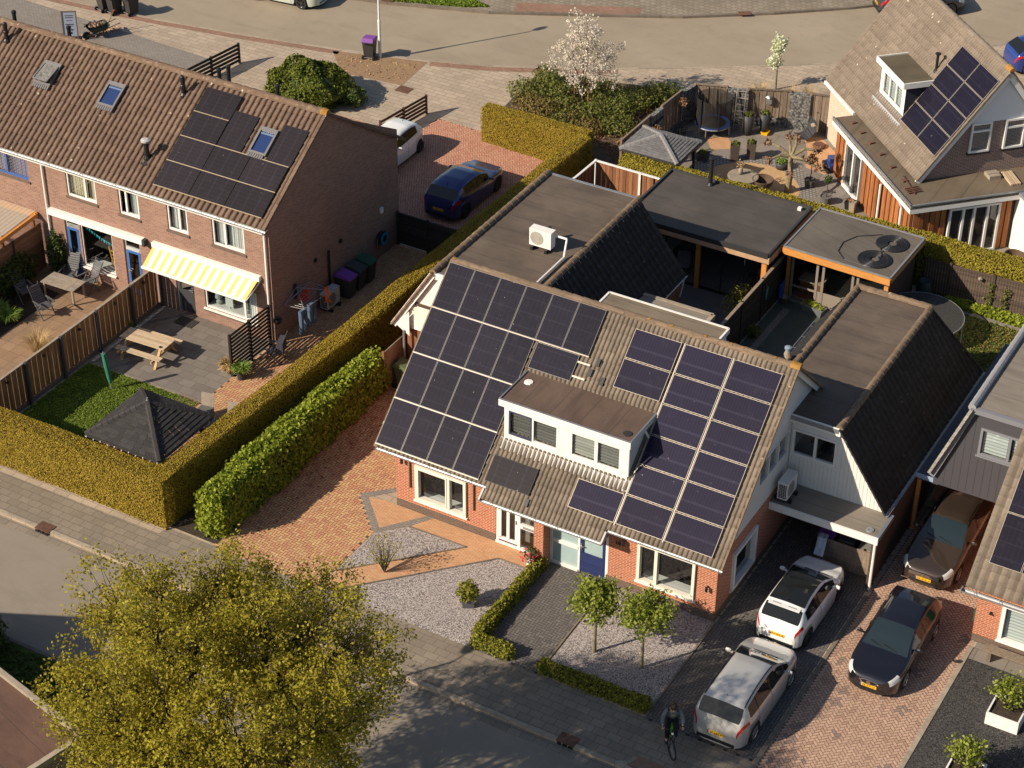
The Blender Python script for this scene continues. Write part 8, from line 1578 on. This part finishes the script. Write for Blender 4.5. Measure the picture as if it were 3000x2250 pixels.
for p, q in (((-.035, .06), (0, -.0)), ((0, .0), (.035, .06)), ((-.055, .02), (-.022, -.055)), ((-.022, -.055), (0, -.01)), ((0, -.01), (.022, -.055)), ((.022, -.055), (.055, .02))): e.beam((p[0], yf + .032, .585 + p[1]), (q[0], yf + .032, .585 + q[1]), .012, .012, up=(0, 1, 0))
e.build('emblem', m_chrome, t, True); e = MB(); e.box(-.75, yf - .12, .235, .75, yf - .04, .26); e.build('lower_trim', m_chrome, t, True)
car('parked_car', 'dark blue hatchback on the pink brick drive behind the black gate', 'car', (-8.7, 19.02, 0), 0, 4.28, 1.80, 1.46, navy, 2.62, .85, .32, 1.15, 1.95, 3.72, 4.1, .98, .95, [(1.5, 2.4), (2.48, 3.4)], [(1.42, 2.44), (2.44, 3.3)], rearplate='T-009-XB', rim=m_rimd)
car('parked_car', 'small white hatchback half hidden by the brick gable', 'car', (-13.25, 20.35, 0), PI, 3.43, 1.63, 1.46, white, 2.34, .6, .29, .75, 1.45, 3.0, 3.3, 1.0, .95, [(1.0, 1.9), (1.98, 2.8)], [(.9, 1.94), (1.94, 2.6)], rim=m_rimd, tails='high', trimlow=False)
hd = math.atan2(.79, -.61) * -1
car('parked_car', 'dark grey crossover car at the far kerb behind the steep roof', 'car', (1.0, 46.9, ZR), math.atan2(-.79, .61), 4.4, 1.83, 1.6, anthr, 2.6, .88, .34, 1.2, 1.9, 3.65, 4.15, 1.05, 1.02, [(1.45, 2.4), (2.5, 3.4)], [(1.4, 2.44), (2.44, 3.35)], rearplate='H-520-ZN', rim=m_rimd, trimlow=True)
car('parked_car', 'pale car cut by the top edge of the picture', 'car', (-26.8, 32.0, ZR), math.atan2(-1, .1), 4.2, 1.78, 1.5, paint('pale_car', (.45, .50, .45), .3), 2.6, .85, .33, 1.2, 1.9, 3.6, 4.02, .98, .95, [(1.45, 2.4), (2.5, 3.3)], [(1.4, 2.44)], rim=m_rimd)
car('parked_car', 'blue car cut by the right edge behind the roof ridge', 'car', (8.6, 44.0, 0), math.atan2(-.75, .66), 4.2, 1.78, 1.48, paint('royal_blue_car', (.015, .04, .22), .25, .2), 2.6, .85, .32, 1.2, 1.9, 3.6, 4.02, .98, .95, [(1.45, 2.4), (2.5, 3.3)], [(1.4, 2.44)])
# ---------------------------------------------------------------- the cyclist
hx, hy = .47, -.88; rz = math.atan2(-hx, hy)      # bicycle frame: +y is forward
Bk = thing('bicycle', 'dark bicycle with bright green frame tubes ridden along the pavement', 'bicycle', (13.06, -5.58, .006), rz)
def bwheel(y, turn=0):
    r = .345; b = MB(); n = 28; b.lathe([(r, -.022), (r + .01, 0), (r, .022), (r - .035, .018), (r - .035, -.018), (r, -.022)], (0, 0, 0), n, 'x', False); o = b.build('wheel', m_rubber, Bk, True); o.location = (0, y, r + .01); o.rotation_euler = (0, 0, turn)
    s = MB(); s.tube((-.04, 0, 0), (.04, 0, 0), .02); [s.tube((.015 * (-1) ** i, 0, 0), (0, (r - .03) * math.cos(2 * PI * i / 18), (r - .03) * math.sin(2 * PI * i / 18)), .003, n=4) for i in range(18)]; s.build('spokes', m_galv, o, True)
bwheel(-.53); bwheel(.53, R(18))
gr = mat('frame_green', (.10, .50, .03), .35, .05); b = MB(); bbk, st_, hd_ = (0, -.08, .3), (0, -.22, .82), (0, .36, .86); b.path([bbk, st_], .02); b.path([st_, hd_], .022); b.path([bbk, (0, .4, .72)], .026)
for x in (-.05, .05): b.path([(x, -.53, .35), (x * .5, -.2, .75)], .012); b.path([(x, -.53, .35), (x, -.1, .3)], .012)
b.build('frame', gr, Bk, True); b = MB(); b.path([(0, .36, .92), (0, .42, .7)], .025)
for x in (-.06, .06): b.path([(x, .42, .7), (x, .53, .355)], .018)
b.build('fork', m_black, Bk, True); b = MB(); b.path([(-.31, .3, 1.0), (-.1, .4, 1.0), (.1, .4, 1.0), (.31, .3, 1.0)], .016); b.path([(0, .36, .9), (0, .4, 1.0)], .02); b.build('handlebar', m_black, Bk, True)
MB().add([(-.07, -.36, .93), (.07, -.36, .93), (.02, -.06, .93), (-.02, -.06, .93), (-.08, -.36, .97), (.08, -.36, .97), (.02, -.06, .96), (-.02, -.06, .96)], [(3, 2, 1, 0), (4, 5, 6, 7), (0, 1, 5, 4), (1, 2, 6, 5), (2, 3, 7, 6), (3, 0, 4, 7)]).build('saddle', m_black, Bk, True)
b = MB(); b.tube(st_, (0, -.24, .93), .016); b.build('seat_post', m_galv, Bk, True); b = MB(); b.lathe([(.1, -.01), (.1, .01)], (.06, -.08, .3), 16, 'x'); b.path([(.09, -.08, .3), (.09, -.02, .14)], .012); b.path([(-.09, -.08, .3), (-.09, -.14, .46)], .012); b.box(.09, -.06, .12, .19, .03, .145); b.box(-.19, -.18, .45, -.09, -.09, .475); b.build('crank', m_black, Bk, True)
for x, h_ in ((0, 0),): MB().lathe([(.03, .44), (.04, .48), (.02, .5)], (0, 0, .9), 8, 'y').build('headlamp', m_white, Bk, True)
Pn = thing('person', 'cyclist in grey green jacket and black trousers riding towards the viewer, backpack on', 'person', (13.06, -5.58, .006), rz)
def skin(name, verts, edges, radii, m, par, sub=2, root=0):
    me = bpy.data.meshes.new(name); me.from_pydata(verts, edges, []); me.materials.append(m); o = bpy.data.objects.new(name, me); COL.objects.link(o); o.parent = par
    md = o.modifiers.new('skin', 'SKIN'); sv = me.skin_vertices[0].data if me.skin_vertices else None
    if sv:
        for i, r in enumerate(radii): sv[i].radius = (r, r) if not isinstance(r, tuple) else r; sv[i].use_root = (i == root)
    md.use_smooth_shade = True; sb = o.modifiers.new('sub', 'SUBSURF'); sb.levels = sb.render_levels = sub; return o
skn = mat('skin_tone', (.50, .30, .22), .55, .05); jk = mat('jacket', (.17, .21, .20), .85, .1, (4, .25)); tr_m = mat('black_trousers', (.016, .016, .02), .9, .2); hairm = mat('brown_hair', (.06, .038, .022), .8, .3, (20, .4))
hip = (0, -.2, 1.0); che = (0, .05, 1.36); nk = (0, .12, 1.5); hdv = (0, .2, 1.62)
V = [hip, (0, -.1, 1.16), che, nk, (0, .17, 1.58), (0, .2, 1.68), (-.19, .06, 1.4), (-.30, .14, 1.2), (-.29, .28, 1.03), (.19, .06, 1.4), (.30, .14, 1.2), (.29, .28, 1.03), (-.1, -.18, .96), (-.13, .16, .80), (-.13, .0, .52), (.1, -.18, .96), (.13, .12, .68), (.13, -.02, .24), (-.14, .08, .49), (.14, .07, .17)]
E_ = [(0, 1), (1, 2), (2, 3), (3, 4), (4, 5), (2, 6), (6, 7), (7, 8), (2, 9), (9, 10), (10, 11), (0, 12), (12, 13), (13, 14), (0, 15), (15, 16), (16, 17), (14, 18), (17, 19)]
rd_ = [.12, .11, .13, .055, .07, .085, .055, .04, .03, .055, .04, .03, .075, .06, .042, .075, .06, .042, .035, .035]
skin('body', V, E_, rd_, skn, Pn)
J = [(0, -.2, 1.02), (0, -.1, 1.17), (0, .04, 1.36), (0, .1, 1.46), (-.19, .06, 1.41), (-.30, .14, 1.2), (-.295, .26, 1.06), (.19, .06, 1.41), (.30, .14, 1.2), (.295, .26, 1.06)]
skin('jacket', J, [(0, 1), (1, 2), (2, 3), (2, 4), (4, 5), (5, 6), (2, 7), (7, 8), (8, 9)], [.15, .145, .165, .09, .085, .062, .048, .085, .062, .048], jk, Pn)
Tt = [(0, -.2, 1.0), (-.1, -.18, .95), (-.13, .16, .80), (-.13, .01, .54), (.1, -.18, .95), (.13, .12, .68), (.13, -.02, .27)]
skin('trousers', Tt, [(0, 1), (1, 2), (2, 3), (0, 4), (4, 5), (5, 6)], [.145, .1, .08, .06, .1, .08, .06], tr_m, Pn)
for sg, y, z in ((-1, .0, .5), (1, -.02, .18)): skin('shoe', [(sg * .135, y - .05, z), (sg * .135, y + .08, z - .01), (sg * .14, y + .17, z - .02)], [(0, 1), (1, 2)], [.05, .048, .035], mat('shoe_dark', (.02, .022, .035), .7), Pn)
for sg in (-1, 1):
    hp = V3((sg * .29, .29, 1.02)); skin('palm', [tuple(hp), tuple(hp + V3((0, .05, .0)))], [(0, 1)], [(.04, .022), (.042, .02)], skn, Pn, 1)
    for k, Lf in enumerate((.062, .07, .066, .052)):
        x = hp[0] + (k - 1.5) * .02; skin('finger', [(x, hp[1] + .06, hp[2] + .01), (x, hp[1] + .06 + Lf * .5, hp[2] + .012), (x, hp[1] + .065 + Lf * .55, hp[2] - .02), (x, hp[1] + .045, hp[2] - .04)], [(0, 1), (1, 2), (2, 3)], [.0095, .009, .0085, .008], skn, Pn, 1)
    skin('thumb', [(hp[0] - sg * .035, hp[1] + .02, hp[2]), (hp[0] - sg * .06, hp[1] + .045, hp[2] - .01), (hp[0] - sg * .055, hp[1] + .065, hp[2] - .03)], [(0, 1), (1, 2)], [.011, .01, .009], skn, Pn, 1)
b = MB(); b.lathe([(.0, 1.565), (.1, 1.62), (.113, 1.68), (.1, 1.75), (.06, 1.79), (.0, 1.8)], (0, .185, 0), 16, caps=False); b.v = [(x, y - .03 * (z > 1.6), z) for x, y, z in b.v]; b.v = [(x, .185 + (y - .185) * 1.12, z) for x, y, z in b.v if True]; hr = b.build('hair', hairm, Pn, True, smooth=True); hr.location.z = .008
b = MB(); b.lathe([(.0, .0), (.02, .01), (.012, .045)], (0, .315, 1.63), 6, 'z'); b.build('nose', skn, Pn, True)
b = MB(); [b.lathe([(.012, 0), (.006, .008)], (x, .3, 1.665), 8, 'y') for x in (-.035, .035)]; b.build('eyes', m_black, Pn, True); MB().box(-.025, .295, 1.595, .025, .305, 1.603).build('mouth', mat('lips', (.35, .14, .12), .6), Pn, True)
for sg in (-1, 1): MB().lathe([(.012, -.01), (.03, 0), (.012, .012)], (sg * .1, .19, 1.65), 8, 'x').build('ear', skn, Pn, True)
bg = thing('backpack', 'black backpack on the back of the cyclist', 'backpack', (13.06, -5.58, .006), rz); skin('bag_body', [(0, -.24, 1.2), (0, -.16, 1.36), (0, -.08, 1.5)], [(0, 1), (1, 2)], [(.16, .09), (.17, .11), (.12, .07)], m_dark, bg)
for sg in (-1, 1): MB().path([(sg * .13, -.02, 1.5), (sg * .14, .12, 1.5), (sg * .15, .2, 1.36), (sg * .15, .1, 1.2), (sg * .12, -.12, 1.1)], .022).build('strap', m_dark, bg, True)
# ---------------------------------------------------------------- camera, light, sky
f_, th, psi, rho = 6067., R(34.85), R(29.47), R(.55)
Fv = Vector((-math.sin(psi) * math.cos(th), math.cos(psi) * math.cos(th), -math.sin(th))); Rv = Vector((math.cos(psi), math.sin(psi), 0)); Uv = Rv.cross(Fv)
c_, s_ = math.cos(rho), math.sin(rho); X_ = c_ * Rv + s_ * Uv; Y_ = -s_ * Rv + c_ * Uv
cd = bpy.data.cameras.new('Camera'); cam = bpy.data.objects.new('Camera', cd); COL.objects.link(cam)
mw = Matrix((( X_.x, Y_.x, -Fv.x, 30.54), (X_.y, Y_.y, -Fv.y, -46.2), (X_.z, Y_.z, -Fv.z, 43.5), (0, 0, 0, 1))); cam.matrix_world = mw
cd.sensor_width = 36; cd.lens = f_ / 3000 * 36; cd.clip_start = 1; cd.clip_end = 1000; S.camera = cam
sv = Vector((-.936, -1.273, 1.0)).normalized(); el = math.asin(sv.z); az = math.atan2(sv.x, sv.y)
ld = bpy.data.lights.new('Sun', 'SUN'); ld.energy = 5.0; ld.angle = R(.55); ld.color = (1, .87, .70); lo = bpy.data.objects.new('Sun', ld); COL.objects.link(lo); lo.rotation_euler = sv.to_track_quat('Z', 'Y').to_euler()
w = bpy.data.worlds.new('World'); S.world = w; w.use_nodes = True; nt = w.node_tree; bg_ = nt.nodes['Background']; sk = nt.nodes.new('ShaderNodeTexSky'); sk.sky_type = 'NISHITA'; sk.sun_disc = False; sk.sun_elevation = el; sk.sun_rotation = az; sk.air_density = 1.0; sk.dust_density = 1.0
nt.links.new(sk.outputs[0], bg_.inputs[0]); bg_.inputs[1].default_value = .075
S.view_settings.view_transform = 'Standard'; S.view_settings.look = 'None'; S.view_settings.exposure = .45; S.view_settings.gamma = 1
S.cycles.max_bounces = 8; S.cycles.transparent_max_bounces = 16; S.cycles.use_denoising = True; S.cycles.caustics_reflective = False; S.cycles.caustics_refractive = False
